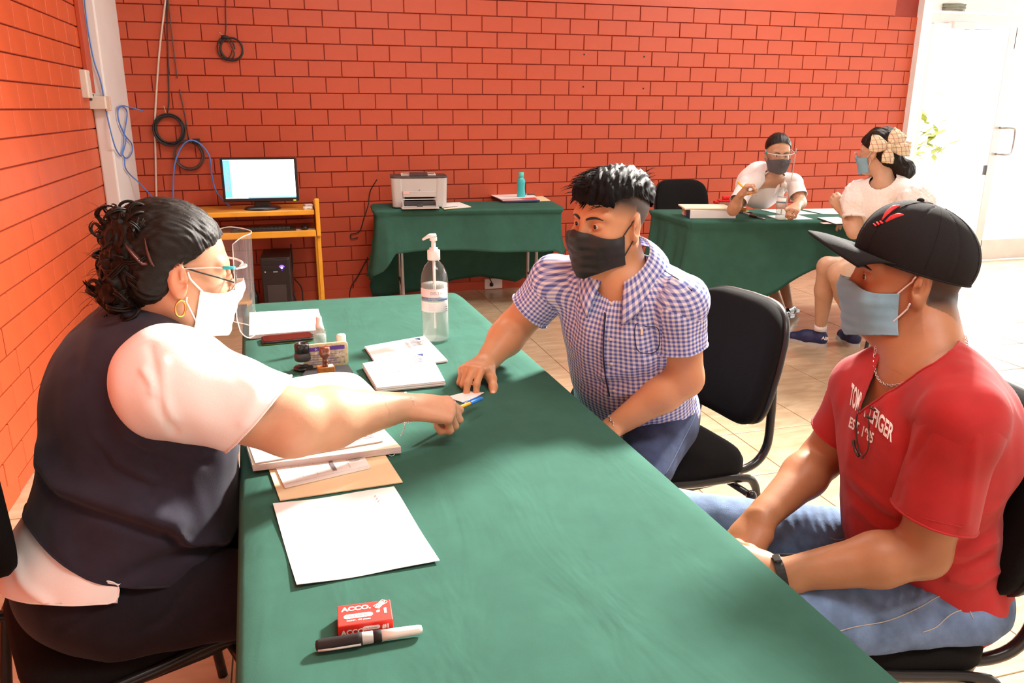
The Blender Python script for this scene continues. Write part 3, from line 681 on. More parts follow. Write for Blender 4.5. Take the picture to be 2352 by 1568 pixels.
# black ink pad in front
c4 = [at_(705, 853), at_(800, 843), at_(812, 862), at_(690, 875)]; o = np.mean(c4, 0)
t = thing('ink_pad', 'flat black ink pad under the wooden hand stamp', 'ink pad', o)
m = MB(o); quad_mesh(m, c4, .7515, .008, n=4); m.build('pad', ['blackmatt', 'blackmatt'], t, bevel=.002)
m = MB(o); m.tube([c+np.array([0, 0, .004]) for c in (c4[3], c4[2])], .002, 6).build('white_rim', 'wplastic', t)
def hand_stamp(label, p, s=1.0, rz=0.0):
    t = thing('wooden_stamp', label, 'stamp', p, rz); q = lambda pr: [(r*s, z*s) for r, z in pr]
    MB().box((0, 0, .012*s), (.043*s, .028*s, .018*s)).build('block', 'midwood', t, bevel=.0015)
    MB().box((0, 0, .0015*s), (.041*s, .026*s, .003*s)).build('rubber', 'blackmatt', t)
    MB().box((.012*s, 0, .0215*s), (.014*s, .020*s, .0008)).build('white_tag', 'label', t)
    lathe_part(t, 'handle', 'darkwood', q([(.0075, .021), (.0085, .025), (.0060, .029), (.0085, .034), (.0065, .039), (.0068, .043), (.013, .051), (.0140, .056), (.0142, .071), (.0125, .0735), (.004, .0745)]), 20)
hand_stamp('brown wooden hand stamp with turned handle in front of the cream tin', at_(749, 858, .760), 1.0, math.radians(6))

# ---------------------------------------------------------------- pen held by the woman
a, b = P(1015, 950, 1.61), P(1108, 912, 1.63)
a = Z(1012, 953, .792); b = Z(1108, 914, .778); ax = nrm(b-a); Lp = np.linalg.norm(b-a)
t = thing('ballpoint_pen', 'yellow ballpoint pen with blue cap held above the foreground table', 'pen', a)
RX = np.column_stack([nrm(np.cross(ax, [0, 0, 1])), np.cross(ax, nrm(np.cross(ax, [0, 0, 1]))), ax])
MB().lathe([(.002, -.025), (.0042, -.012), (.0042, Lp*.70)], (0, 0, 0), 8, RX).build('barrel', 'penyellow', t)
MB().lathe([(.0048, Lp*.68), (.0050, Lp*.70), (.0048, Lp-.004), (.003, Lp)], (0, 0, 0), 14, RX).build('cap', 'penblue', t, smooth=True)
sd = np.cross([0, 0, 1], ax); MB().tube([ax*Lp*.96+sd*.003+[0, 0, .006], ax*Lp*.5+sd*.003+[0, 0, .0065]], [.0016, .001], 6).build('pocket_clip', 'penblue', t, smooth=True)

t = thing('thread', 'tiny curled pale thread lying on the green cloth beside the bracelet tail', 'thread', Z(902, 1040, .752)); q = [Z(x, y, .753)-np.array(t.location) for x, y in ((892, 1044), (900, 1047), (907, 1042), (904, 1036), (897, 1037))]
MB().tube(smooth_path(q, 4), .0007, 5).build('strand', 'label', t, smooth=True)
# ---------------------------------------------------------------- computer desk
dk = thing('computer_desk', 'honey coloured wooden computer desk against the red wall', 'desk', (.0, 6.0, 0))
o = (0, 6.0, 0); yb = 6.22; yf = 5.74; xr_, xl_ = .235, -.62
MB(o).box(((xl_+xr_)/2-.01, (yb+yf)/2, .735), (xr_-xl_-.02, yb-yf-.02, .018)).build('desktop', 'wood', dk, bevel=.002)
MB(o).rbox(((xl_+xr_)/2-.01, yf, .735), (xr_-xl_-.02, .022, .034), .008).build('front_edge', 'woodedge', dk, bevel=.006)
MB(o).box(((xl_+xr_)/2-.01, (yb+yf)/2-.03, .60), (xr_-xl_-.02, yb-yf-.06, .015)).build('keyboard_shelf', 'wood', dk)
MB(o).rbox(((xl_+xr_)/2-.01, yf-.04, .595), (xr_-xl_-.02, .022, .045), .008).build('shelf_edge', 'woodedge', dk, bevel=.006)
for x in (xl_, xr_):
    MB(o).box((x, (yb+yf)/2, .66), (.022, yb-yf, .22)).build('side_panel', 'wood', dk, bevel=.004)
    MB(o).rbox((x, yf-.012, .70), (.030, .035, .26), .008).build('side_edge', 'woodedge', dk, bevel=.006)
    for y in (yf+.02, yb-.03): MB(o).rbox((x, y, .29), (.028, .035, .58), .006).build('leg', 'woodedge', dk, bevel=.004)
MB(o).box((-.42, 5.93, .12), (.34, .40, .02)).build('bottom_shelf', 'woodedge', dk, bevel=.004)
for x in (-.57, -.27): MB(o).box((x, 5.74, .06), (.03, .03, .12)).build('foot', 'woodedge', dk)
# monitor
mc_ = Y(598, 412, 5.93); t = thing('computer_monitor', 'black computer monitor with a white screen on the wooden desk', 'monitor', (mc_[0], 5.95, .745), math.radians(-4))
zc = mc_[2]-.745+.0; mw, mh_ = .51, .305
MB().rbox((0, -.02, 0), (mw, .035, mh_), .006).build('bezel', 'black', t, bevel=.006).location = (0, 0, zc)
MB().add([(-mw/2+.018, -.0385, zc-mh_/2+.026), (mw/2-.018, -.0385, zc-mh_/2+.026), (mw/2-.018, -.0385, zc+mh_/2-.016), (-mw/2+.018, -.0385, zc+mh_/2-.016)], [(0, 1, 2, 3)]).build('screen', 'screen', t)
m = MB(); xq = -mw/2+.018; m.add([(xq, -.039, zc-mh_/2+.032), (xq+.045, -.039, zc-mh_/2+.032), (xq+.045, -.039, zc+mh_/2-.018), (xq, -.039, zc+mh_/2-.018)], [(0, 1, 2, 3)])
m.add([(xq+.15, -.039, zc-mh_/2+.026), (-xq, -.039, zc-mh_/2+.026), (-xq, -.039, zc-mh_/2+.036), (xq+.15, -.039, zc-mh_/2+.036)], [(0, 1, 2, 3)]); m.build('blue_side_menu', 'screenblue', t)
m = MB()
for k in range(14): m.box((xq+.022, -.0393, zc+mh_/2-.04-.014*k), (.026, .0004, .004))
m.build('menu_line', 'textwhite', t)
MB().box((mw/2-.03, -.039, zc-mh_/2+.008), (.018, .002, .006)).build('power_light', 'ledgreen', t)
MB().rbox((0, .0, (zc-mh_/2)/2+.035), (.11, .04, zc-mh_/2+.05), .01).build('neck', 'black', t, bevel=.004)
MB().lathe([(.125, 0), (.125, .006), (.115, .014), (.05, .022), (.03, .023)], (0, 0, .0), 32, sx=1.0).build('foot', 'black', t, smooth=True)
# keyboard, mouse, pad
kc = Y(590, 538, 5.82)
t = thing('keyboard', 'black computer keyboard on the pull-out shelf of the desk', 'keyboard', (-.13, 5.79, .609))
MB().rbox((0, 0, .010), (.43, .14, .018), .008).build('keyboard_body', 'black', t, bevel=.003)
kb = None
for r_ in range(5):
    for c_ in range(14):
        if kb is None: kb = MB().box((0, 0, 0), (.022, .019, .008)).build('key', 'darkgrey', t, bevel=.002); q = kb
        else: q = kb.copy(); C.objects.link(q)
        q.location = (-.185+.0265*c_+.004*(r_ % 2), -.048+.024*r_, .022)
MB().box((.06, .06, .020), (.012, .004, .003)).build('indicator_light', mat('orange_light', (1, .3, .02), emit=3), t)
t = thing('computer_mouse', 'black computer mouse on a light pad on the desk shelf', 'mouse', (.145, 5.78, .612))
m = MB().ball((0, 0, .014), (.028, .048, .020), 20); m.v = [(x, y, max(z, 0)) for x, y, z in m.v]; m.build('mouse_body', 'black', t, smooth=True)
t = thing('mouse_pad', 'pale red and white pad under the computer mouse', 'pad', (.14, 5.78, .6085)); MB().rbox((0, 0, .0015), (.15, .14, .003), .01).build('pad', 'label', t); MB().rbox((.045, -.02, .0032), (.05, .08, .0006), .005).build('red_patch', 'pink', t)
for (x, y, lb) in ((.175, 5.82, 'white adapter lying nearer the front on the desktop corner'), (.185, 5.98, 'small pale box behind the white adapter on the desktop corner')):
    t = thing('power_adapter', lb, 'adapter', (x, y, .744), .2); MB().rbox((0, 0, .011), (.06, .045, .022), .01).build('shell', 'wplastic' if y < 5.9 else 'beige', t, bevel=.005); MB().box((0, -.023, .011), (.02, .002, .008)).build('socket', 'greyplastic', t)
# tower
tc_ = (-.085, 5.96, .0)
t = thing('computer_tower', 'black computer tower with a glowing blue light under the desk', 'computer', (-.065, 5.98, 0), math.radians(-3))
MB().rbox((0, 0, .21), (.20, .40, .42), .008).build('case', 'darkgrey', t, bevel=.006)
MB().rbox((0, -.207, .21), (.19, .02, .415), .008).build('front_panel', 'black', t, bevel=.008)
for z in (.385, .345): MB().box((-.0, -.219, z), (.15, .004, .022)).build('drive_cover', 'blackmatt', t, bevel=.002)
MB().box((.0, -.218, .13), (.13, .005, .2)).build('lower_grille', 'darkgrey', t, bevel=.003)
MB().ball((.045, -.222, .352), .007, 12).build('power_light', 'led', t, smooth=True); MB().ball((.045, -.217, .352), (.020, .004, .020), 16).build('light_ring', mat('violet_light_ring', (.16, .06, .9), emit=2.2), t, smooth=True); MB().ball((-.07, -.220, .325), .006, 8).build('button', 'greyplastic', t, smooth=True); MB().box((.0, -.2215, .325), (.03, .002, .006)).build('badge', 'greyplastic', t)
p = Z(572, 697, .06); t = thing('dark_bottle', 'small dark bottle with a beige base left of the computer tower', 'bottle', (-.235, 5.80, 0))
lathe_part(t, 'beige_base', 'beige', [(.035, 0), (.038, .01), (.038, .05), (.03, .055)]); lathe_part(t, 'dark_body', 'blackpaint', [(.03, .05), (.03, .16), (.014, .2), (.014, .24), (.01, .25)])
# ---------------------------------------------------------------- cables on the wall
def cable(name, label, runs, m_, r=.004, cat='cable', parts=()):
    t = thing(name, label, cat, np.array(runs[0][0])); o = np.array(runs[0][0])
    for k, q in enumerate(runs): MB(o).tube(smooth_path(q, 6), r, 7).build('cable_run', m_, t, smooth=True)
    return t, o
def yw(x, y, d=.012): return Y(x, y, D-d)
def coil(px, py, rpx, rx=1.0, n=5, jit=.008, d=.02, seed=0, ry=1.0, turns_r=.004, lean=0.0):
    rg = np.random.default_rng(seed); c = yw(px, py, d); e = np.linalg.norm(yw(px+rpx, py, d)-c); out = []
    for k in range(n):
        j = rg.uniform(-jit, jit, 3); 
        for i in range(14):
            a = 2*math.pi*i/14+.3*k; out.append(c+np.array([(e*rx+j[0])*math.cos(a)+j[1]*.6, -.006*k*.5+.004*math.sin(a*2), (e*ry+j[0])*math.sin(a)+j[2]*.6+lean*math.cos(a)]))
    return out
t, o = cable('cable_coil', 'loose thin black cable coil hanging highest on the red wall', [[yw(519, -25), yw(518, 20), yw(519, 60), yw(517, 84)]], 'blackcord', .0035, 'cable')
MB(o).tube(smooth_path(coil(533, 113, 26, n=3, jit=.006, seed=3), 3), .0042, 6).tube(smooth_path(coil(518, 112, 24, rx=.75, n=2, jit=.01, seed=5), 3), .0042, 6).build('coil', 'blackcord', t, smooth=True)
MB(o).tube([yw(508, 84, .03), yw(524, 86, .03)], .011, 8).build('plug', 'blackmatt', t, smooth=True); MB(o).tube([yw(504, 74, .03), yw(519, 88, .03)], .0015, 5).build('cable_tie', 'beigecord', t)
t, o = cable('cable_coil', 'thick tight black cable coil hanging beside the grey pillar', [[yw(382, -25), yw(384, 60), yw(386, 150), yw(388, 230), yw(384, 262)]], 'blackcord', .0045, 'cable')
MB(o).tube(smooth_path(coil(389, 298, 33, n=9, jit=.011, seed=1, ry=1.05), 3), .0045, 6).build('coil', 'blackcord', t, smooth=True)
MB(o).tube([yw(376, 243, .03), yw(384, 268, .03)], .0018, 5).build('cable_tie', 'beigecord', t)
t, o = cable('cable_coil', 'dark brown cable coil hanging lowest, by the wooden desk', [[yw(384, -20, .02), yw(396, 90, .02), yw(407, 180, .02)], [yw(412, 205, .01), yw(424, 260, .01), yw(434, 322, .01)]], 'browncord', .004, 'cable')
MB(o).tube(smooth_path(coil(434, 356, 33, n=7, jit=.009, seed=2, ry=1.03), 3), .0045, 6).build('coil', 'browncord', t, smooth=True)
MB(o).rbox(yw(451, 324, .04), (.05, .03, .035), .008).build('plug', 'blackmatt', t, bevel=.004)
cable('wall_cable', 'beige cable running down the red wall beside the pillar', [[yw(383, -20), yw(374, 50), yw(366, 120), yw(360, 200), yw(356, 280), yw(357, 350), yw(359, 440), yw(362, 520), yw(360, 620)]], 'beigecord', .0065)
def pl(x, y):
    q = Y(x, y, 5.484)
    if q[0] < -.962: return q
    v = _ray(x, y); q = v*(-.952/v[0])+np.array([0, 0, CAMH]); return q if q[1] < 6.2 else Y(x, y, 6.2)
t, o = cable('network_cable', 'blue network cable hanging loosely over the grey pillar', [[pl(193, -15), pl(197, 30), pl(204, 80), pl(216, 140), pl(232, 190), pl(245, 260), pl(262, 330), pl(275, 356), pl(281, 352), pl(285, 310), pl(292, 260), pl(282, 245), pl(272, 250), pl(272, 275), pl(284, 305)],
   [yw(330, 255, .05), yw(300, 247, .2), pl(280, 243), pl(270, 252), pl(275, 285), pl(288, 312), pl(302, 330), pl(303, 350), pl(292, 363), pl(282, 355), pl(287, 335), pl(290, 315)], [pl(286, 362), pl(288, 385), pl(300, 402), yw(318, 418, .3), yw(335, 436, .25), yw(352, 455, .2)]], 'bluecord', .0042)
t, o = cable('network_cable', 'blue network cable looping from the brown coil down to the desk', [[yw(398, 470, .05), yw(398, 420, .04), yw(402, 375, .05), yw(418, 336, .06), yw(440, 322, .07), yw(465, 335, .06), yw(482, 362, .05), yw(487, 405, .04), yw(497, 440, .04), yw(515, 462, .05), yw(534, 479, .12)]], 'bluecord', .0052)
# boxes on the left wall / pillar
def xw(x, y, xx=XL): v = _ray(x, y); return v*(xx/v[0])+np.array([0, 0, CAMH])
a = xw(196, 193, XL+.015); t = thing('junction_box', 'tall white junction box on the left wall next to the pillar', 'junction box', a)
MB().rbox((0, 0, 0), (.045, .10, .155), .01).build('cover', 'beige', t, bevel=.006); MB().box((.024, .02, .05), (.003, .012, .02)).build('clip', 'greyplastic', t)
a2 = Y(222, 236, 5.47); t = thing('junction_box', 'square white network socket box on the grey pillar', 'junction box', a2+np.array([.005, -.0, 0]))
MB().rbox((0, 0, 0), (.10, .05, .075), .008).build('cover', 'beige', t, bevel=.005); MB().box((-.028, -.027, .02), (.014, .003, .014)).build('port', 'darkgrey', t); MB().rbox((.055, .01, -.005), (.03, .03, .085), .004).build('side_cap', 'beigecord', t, bevel=.003)
MB(a2).tube(smooth_path([a+[0, 0, -.05], Y(213, 215, 5.45), Y(215, 228, 5.45)], 5), .004, 6).build('lead', 'beige', t, smooth=True)
# wall outlet
a = yw(1133, 651, .012); t = thing('wall_outlet', 'white double wall outlet with a black plug under the printer table', 'outlet', a)
MB().rbox((0, 0, 0), (.150, .022, .085), .008).build('plate', 'wplastic', t, bevel=.006)
MB().box((.035, -.012, .008), (.035, .003, .03)).build('socket_face', 'label', t, bevel=.001)
MB().ball((-.022, -.03, .0), (.016, .022, .018), 10).build('plug', 'blackmatt', t, smooth=True); MB().tube(smooth_path([(-.022, -.05, 0), (-.03, -.05, .03), (-.05, -.03, .08), (-.06, -.02, .14)], 5), .004, 6).build('lead', 'blackcord', t, smooth=True)
# loose black cables left of the printer table
cable('power_cable', 'black cable hanging down the wall left of the printer table', [[Y(866, 412, 6.1), yw(850, 440), yw(846, 470), yw(836, 500), yw(826, 530), yw(806, 538), yw(808, 548), yw(822, 545)], [yw(845, 590), yw(824, 630), yw(806, 660), yw(803, 682)]], 'blackcord', .004)
cable('power_cable', 'tangle of dark cables beside the computer tower', [[Y(668, 560, 6.1), Y(672, 610, 6.1), Y(668, 650, 6.05), Y(680, 690, 6.0)], [Y(676, 640, 6.1), Y(692, 660, 6.1), Y(696, 690, 6.05)], [Y(664, 600, 6.12), Y(660, 640, 6.12), Y(672, 690, 6.1)]], 'blackcord', .005)
# ---------------------------------------------------------------- printer
pc_ = Z(928, 480, .742); PY = 5.92
pr = thing('laser_printer', 'grey and white laser printer on the left end of the green wall table', 'printer', (1.0-.03, 5.86, .742), math.radians(-7))
pw_, pd_, ph_ = .385, .26, .225
m = MB().rbox((0, .01, ph_/2+.005), (pw_, pd_, ph_-.01), .035, n=6)
def taper(v): return [(x*(1.0+.05*(z/ph_)), y, z) for x, y, z in v]
# body built around the paper opening : two cheeks, top block, back
for sx in (-1, 1): q = MB().rbox((sx*(pw_/2-.045), 0, .11), (.09, pd_, .21), .03, n=6); q.v = taper(q.v); q.build('side_cheek', 'greyplastic', pr, bevel=.006, smooth=False)
q = MB().box((0, .0, .165), (pw_-.12, pd_-.006, .095)); q.v = taper(q.v); q.build('front_cover', 'greyplastic', pr, bevel=.004)
MB().box((0, .07, .06), (pw_-.14, .1, .11)).build('inner_cavity', 'blackmatt', pr)
MB().box((0, -.07, .010), (pw_-.11, .12, .012)).build('base', 'greyplastic', pr)
q = MB().rbox((0, .0, .2165), (pw_+.02, pd_+.004, .014), .035, n=6); q.build('top_rim', 'darkgrey', pr, bevel=.004)
MB().box((0, .02, .226), (.22, .13, .006)).build('output_well', 'black', pr); 
fr_ = MB(); fr_.box((0, .088, .228), (.25, .012, .01)).box((0, -.048, .228), (.25, .012, .01)).box((-.12, .02, .228), (.012, .14, .01)).box((.12, .02, .228), (.012, .14, .01)); fr_.build('well_frame', 'beige', pr, bevel=.002)
MB().box((.0, -.075, .236), (.13, .09, .006), R=[[1, 0, 0], [0, .98, -.17], [0, .17, .98]]).build('paper_stop', 'darkgrey', pr, bevel=.003)
MB().box((0, -.132, .10), (.235, .012, .042)).build('flap', 'greyplastic', pr, bevel=.003)
MB().box((0, -.125, .063), (.235, .006, .006)).build('feed_rail', 'wplastic', pr); MB().box((0, -.12, .035), (.225, .01, .03)).build('rollers', 'darkgrey', pr, bevel=.002)
MB().rbox((0, -.185, .010), (.265, .12, .008), .01).build('input_tray', 'greyplastic', pr, bevel=.002); MB().box((-.12, -.15, .028), (.01, .06, .04)).box((.12, -.15, .028), (.01, .06, .04)).build('tray_hinge', 'greyplastic', pr)
MB().box((.0, -.16, .022), (.04, .03, .02)).build('paper_guide', 'darkgrey', pr, bevel=.002)
MB().lathe([(.005, 0), (.004, .002)], (0, -.1385, .128), 12, R=[[1, 0, 0], [0, 0, -1], [0, 1, 0]]).build('logo_badge', 'steel', pr)
m = MB(); m.box((-.095, -.139, .108), (.04, .001, .014)); m.build('pink_sticker', 'pink', pr)
# notepad
t, c4, o = paper('small notepad with yellow rim lying right of the printer', ((1002, 466), (1055, 464), (1082, 474), (1020, 479)), .742, .006, name='notepad', cat='notepad', mats=('paper', 'manila'))
m = MB(o); a_, b_ = on(c4, .9, .0, .7500), on(c4, .85, .55, .7500); m.tube([a_, b_], .002, 6); m.build('pen_line', 'darkgrey', t)
# turquoise bottle
p = Z(1198, 450, .742); p[1] = 6.02; p = Y(1198, 446, 6.08)
t = thing('water_bottle', 'turquoise plastic water bottle standing at the back of the printer table', 'bottle', (p[0]-.01, 6.06, .742))
lathe_part(t, 'bottle_body', 'turq', [(.030, 0), (.032, .004), (.032, .06), (.028, .095), (.032, .13), (.030, .155), (.020, .172), (.018, .178)])
lathe_part(t, 'bottle_cap', mat('mint_cap', (.10, .62, .55), .35), [(.0205, .178), (.0215, .18), (.0215, .212), (.019, .214)])
# clipboard stack
t, c4, o = paper('orange edged envelope underneath the clipboard on the printer table', ((1150, 455), (1245, 449), (1264, 460), (1163, 464)), .742, .004, name='envelope', cat='envelope', mats=('manila', 'manila'))
t, c4, o = paper('magazine with red and blue cover between envelope and clipboard', ((1140, 452), (1225, 448), (1240, 459), (1155, 461)), .747, .012, name='magazine', cat='magazine', mats=('pink', 'navycard'))
m = MB(o); bars(m, c4, .7600, [(.2, .95, .55, .95)]); m.build('red_cover_print', 'redplastic', t)
t, c4, o = paper('clipboard with white sheets and a metal clip on the printer table', ((1126, 447), (1222, 444), (1232, 452), (1148, 456)), .762, .005, name='clipboard', cat='clipboard', mats=('paper', 'paperedge'))
e = on(c4, .4, .93, .770); MB(o).tube([e+[-.03, 0, 0], e+[.03, 0, .01], e+[.05, 0, .03]], .006, 6, flat=.4).build('metal_clip', 'steel', t); MB(o).box(e+[0, 0, .0], (.06, .03, .008)).build('clip_plate', 'browncord', t, bevel=.003)
MB(o).tube([e+[-.08, -.01, .004], e+[-.04, -.0, .006]], .006, 8).build('blue_clip', 'penblue', t, smooth=True)
# ---------------------------------------------------------------- things on the right table
rz_ = math.radians(-14)
p = (Z(1535, 480, .75)+Z(1677, 507, .75))/2; t = thing('paper_box', 'blue and white box full of paper on the corner of the far table', 'box', (2.70, 4.72, .7515), rz_)
bw2, bd2, bh2 = .30, .215, .055
MB().box((0, 0, bh2/2), (bw2, bd2, bh2)).build('box_body', 'paper', t, bevel=.002)
m = MB(); m.box((-bw2/2-.001, 0, bh2/2), (.002, bd2+.002, bh2)); m.build('blue_side', 'navycard', t)
MB().box((-bw2/2-.0025, bd2*.30, bh2/2), (.001, bd2*.34, bh2*.9)).build('white_panel', 'label', t); MB().box((-bw2/2-.0028, bd2*.33, bh2*.6), (.001, .02, .015)).build('green_mark', 'labelgreen', t)
MB().box((-bw2/2-.0025, bd2*.02, bh2/2), (.001, bd2*.16, bh2*.8)).build('orange_panel', mat('orange_print', (.7, .22, .03)), t)
t = thing('manila_folder', 'cream folder lying on top of the blue and white box', 'folder', (2.68, 4.735, .7515+bh2+.001), rz_-.05); MB().box((0, 0, .005), (.31, .235, .010)).build('cover', 'manilapale', t, bevel=.002); MB().box((.01, -.119, .006), (.29, .001, .004)).build('edge', 'manila', t)
p = Z(1661, 485, .7515); t = thing('pin_holder', 'clear box with a red lid behind the paper box on the far table', 'container', (2.98, 5.0, .7515), rz_)
MB().rbox((0, 0, .03), (.085, .06, .06), .012).build('clear_body', 'gel', t, bevel=.003); MB().rbox((0, 0, .066), (.095, .07, .014), .014).build('red_lid', 'redplastic', t, bevel=.004); MB().rbox((.015, 0, .085), (.065, .05, .026), .014).build('red_handle', 'redplastic', t, bevel=.008); MB().rbox((-.06, .0, .055), (.03, .05, .02), .008).build('red_button', 'redplastic', t, bevel=.004)
hand_stamp('small wooden hand stamp standing on yellow paper on the far table', (3.05, 4.88, .757), 1.15, rz_)
t = thing('yellow_note', 'bright yellow note under the small wooden stamp', 'note', (3.05, 4.9, .7515), .3); MB().box((0, 0, .001), (.11, .06, .002)).build('note', 'yellow', t); MB().box((-.04, -.01, .0023), (.012, .03, .0006)).build('fold', 'yellow', t)
t = thing('ink_pad', 'flat dark ink pad beside the yellow note', 'ink pad', (3.04, 4.84, .7515), rz_); MB().box((0, 0, .002), (.10, .06, .004)).build('pad', 'blackmatt', t); MB().box((0, 0, .0045), (.08, .04, .001)).build('pad_felt', 'darkgrey', t)
def pen_on(label, a, b, m1, m2, r=.006):
    a, b = np.array(a), np.array(b); t = thing('marker_pen', label, 'marker', a); ax = nrm(b-a); L_ = np.linalg.norm(b-a)
    MB(a).tube([a, a+ax*L_*.55], r, 10).build('barrel', m1, t, smooth=True); MB(a).tube([a+ax*L_*.5, b], r*1.15, 10).build('cap', m2, t, smooth=True)
a = Z(1708, 488, .757); b = Z(1740, 498, .757); pen_on('grey marker lying behind the black one on the far table', a, b, 'greyplastic', 'steel')
a = Z(1757, 503, .757); b = Z(1722, 495, .757); pen_on('black marker lying across the far table', a, b, 'steel', 'blackmatt')
for i, (lb, px) in enumerate((('leftmost white sheet in front of the woman in the face shield', ((1748, 481), (1820, 480), (1878, 491), (1800, 493))), ('short white sheet beside the small sanitizer bottle', ((1760, 495), (1830, 492), (1868, 503), (1790, 504))),
    ('white sheet reaching the hand of the woman with the bow', ((1841, 480), (1935, 478), (1960, 492), (1890, 491))), ('white pad with a dark edge near the brim of the cap', ((1877, 499), (1925, 498), (1960, 512), (1920, 514))))):
    t, c4, o = paper(lb, px, .7515+.0003*i, .0015+(.006 if i == 3 else 0), mats=('paper', 'darkgrey' if i == 3 else 'paper'))
t, c4, o = paper('small pink slip near the edge of the far table', ((1884, 511), (1905, 510), (1915, 514), (1892, 514)), .7515, .0006, mats=('pink', 'pink'), name='paper_slip')
# coil on top of the door frame, shrub outside
a = Y(2190, 26, D-.03); t = thing('cable_coil', 'grey cable coil lying on top of the door frame', 'cable', (a[0], D-.03, 2.262))
m = MB(); rg = np.random.default_rng(9); pts = []
for k in range(9):
    for i in range(10): an_ = 2*math.pi*i/10; pts.append((.11*math.cos(an_)+rg.uniform(-.01, .01), .035*math.sin(an_)+rg.uniform(-.008, .008), .012+.006*k+rg.uniform(0, .004)))
m.tube(smooth_path(pts, 3), .006, 6); m.build('coil', mat('grey_green_cable', (.22, .22, .17), .5), t, smooth=True)
t = thing('shrub', 'pale leafy shrub seen through the open door', 'plant', (10.2, 11.4, 0)); rg = np.random.default_rng(5); m = MB()
for k in range(130):
    c_ = np.array([rg.normal(0, .35), rg.normal(0, .35), .6+abs(rg.normal(0, .55))]); a1, a2 = rg.uniform(0, 6.28), rg.uniform(-.7, .7); d1 = np.array([math.cos(a1)*math.cos(a2), math.sin(a1)*math.cos(a2), math.sin(a2)]); d2 = nrm(np.cross(d1, [0, 0, 1])); L_ = rg.uniform(.12, .2)
    m.add([c_-d1*L_, c_+d2*L_*.35, c_+d1*L_, c_-d2*L_*.35], [(0, 1, 2, 3)])
m.build('leaves', mat('yellow_green_leaves', (.35, .36, .06), .6), t); MB().tube([(0, 0, 0), (.02, 0, .5), (0, .03, 1.2)], [.04, .02], 6).build('stem', 'browncord', t)
# ---------------------------------------------------------------- implicit surfaces for bodies and clothes
class Sdf:
    def __init__(s): s.p = []
    def ell(s, c, r, R=None, k=.02, sign=1):
        R = np.eye(3) if R is None else np.asarray(R, float); s.p.append(('e', np.array(c, float), np.array(r, float), R, k, sign, np.array(c, float), max(r))); return s
    def cap(s, a, b, ra, rb=None, k=.02, sign=1, flat=None):   # flat = (direction, factor)
        a = np.array(a, float); b = np.array(b, float); rb = ra if rb is None else rb
        s.p.append(('c', a, b, (ra, rb), k, sign, (a+b)/2, np.linalg.norm(b-a)/2+max(ra, rb), flat)); return s
    def chain(s, pts, rs, k=.012):
        for i in range(len(pts)-1): s.cap(pts[i], pts[i+1], rs[i], rs[i+1], k)
        return s
    def one(s, q, X):
        if q[0] == 'e':
            L = (X-q[1])@q[3]; k0 = np.sqrt(((L/q[2])**2).sum(1)); k1 = np.sqrt(((L/q[2]**2)**2).sum(1))+1e-9
            return k0*(k0-1)/k1
        a, b, (ra, rb) = q[1], q[2], q[3]; f = q[8]; W = X-a; ba = b-a
        if f is not None:
            n, m = f; W = W+np.outer(W@n, n)*(1/m-1); ba = ba+n*(ba@n)*(1/m-1)
        h = np.clip(W@ba/max(ba@ba, 1e-12), 0, 1); return np.linalg.norm(W-h[:, None]*ba, axis=1)-(ra+(rb-ra)*h)
    def ev(s, X, idx=None):
        d = np.full(len(X), 1.0)
        for i in (range(len(s.p)) if idx is None else idx):
            q = s.p[i]; k = q[4]; sg = q[5]
            if q[0] == 'c': k = q[4]; sg = q[5]
            e = s.one(q, X)
            if sg > 0: h = np.clip(.5+.5*(d-e)/k, 0, 1); d = d*(1-h)+e*h-k*h*(1-h)
            else: e = -e; h = np.clip(.5-.5*(d-e)/k, 0, 1); d = d*(1-h)+e*h+k*h*(1-h)
        return d
    def bs(s):
        return np.array([q[6] for q in s.p]), np.array([q[7] for q in s.p])
    def plus(s, o): n = Sdf(); n.p = s.p+o.p; return n
def fix(S):      # unify tuple layout (ellipsoids: index 6,7 already centre and radius)
    return S
def mesh_sdf(S, lo, hi, h, off=0.0, B=10):
    lo = np.array(lo, float); hi = np.array(hi, float); n = np.ceil((hi-lo)/h).astype(int)+2
    n = ((n+B-1)//B)*B; V = np.ones(n, np.float32); C0, Rr = S.bs()
    nb = n//B; half = B*h/2; diag = half*1.7321; ax = [np.arange(B)*h for _ in range(3)]
    gx, gy, gz = np.meshgrid(*ax, indexing='ij'); G = np.column_stack([gx.ravel(), gy.ravel(), gz.ravel()])
    for i in range(nb[0]):
        for j in range(nb[1]):
            for k in range(nb[2]):
                o = lo+np.array([i, j, k])*B*h; c = o+half
                idx = np.nonzero(np.linalg.norm(C0-c, axis=1) < Rr+diag+.045+off)[0]
                if not len(idx) or all(S.p[q][5] < 0 for q in idx): continue
                dc = S.ev(c[None], idx)[0]-off
                if dc > diag*1.5+.01: continue
                sl = (slice(i*B, i*B+B), slice(j*B, j*B+B), slice(k*B, k*B+B))
                if dc < -diag*1.8-.01: V[sl] = -1; continue
                V[sl] = (S.ev(o+G, idx)-off).reshape(B, B, B)
    return nets(V, lo, h)
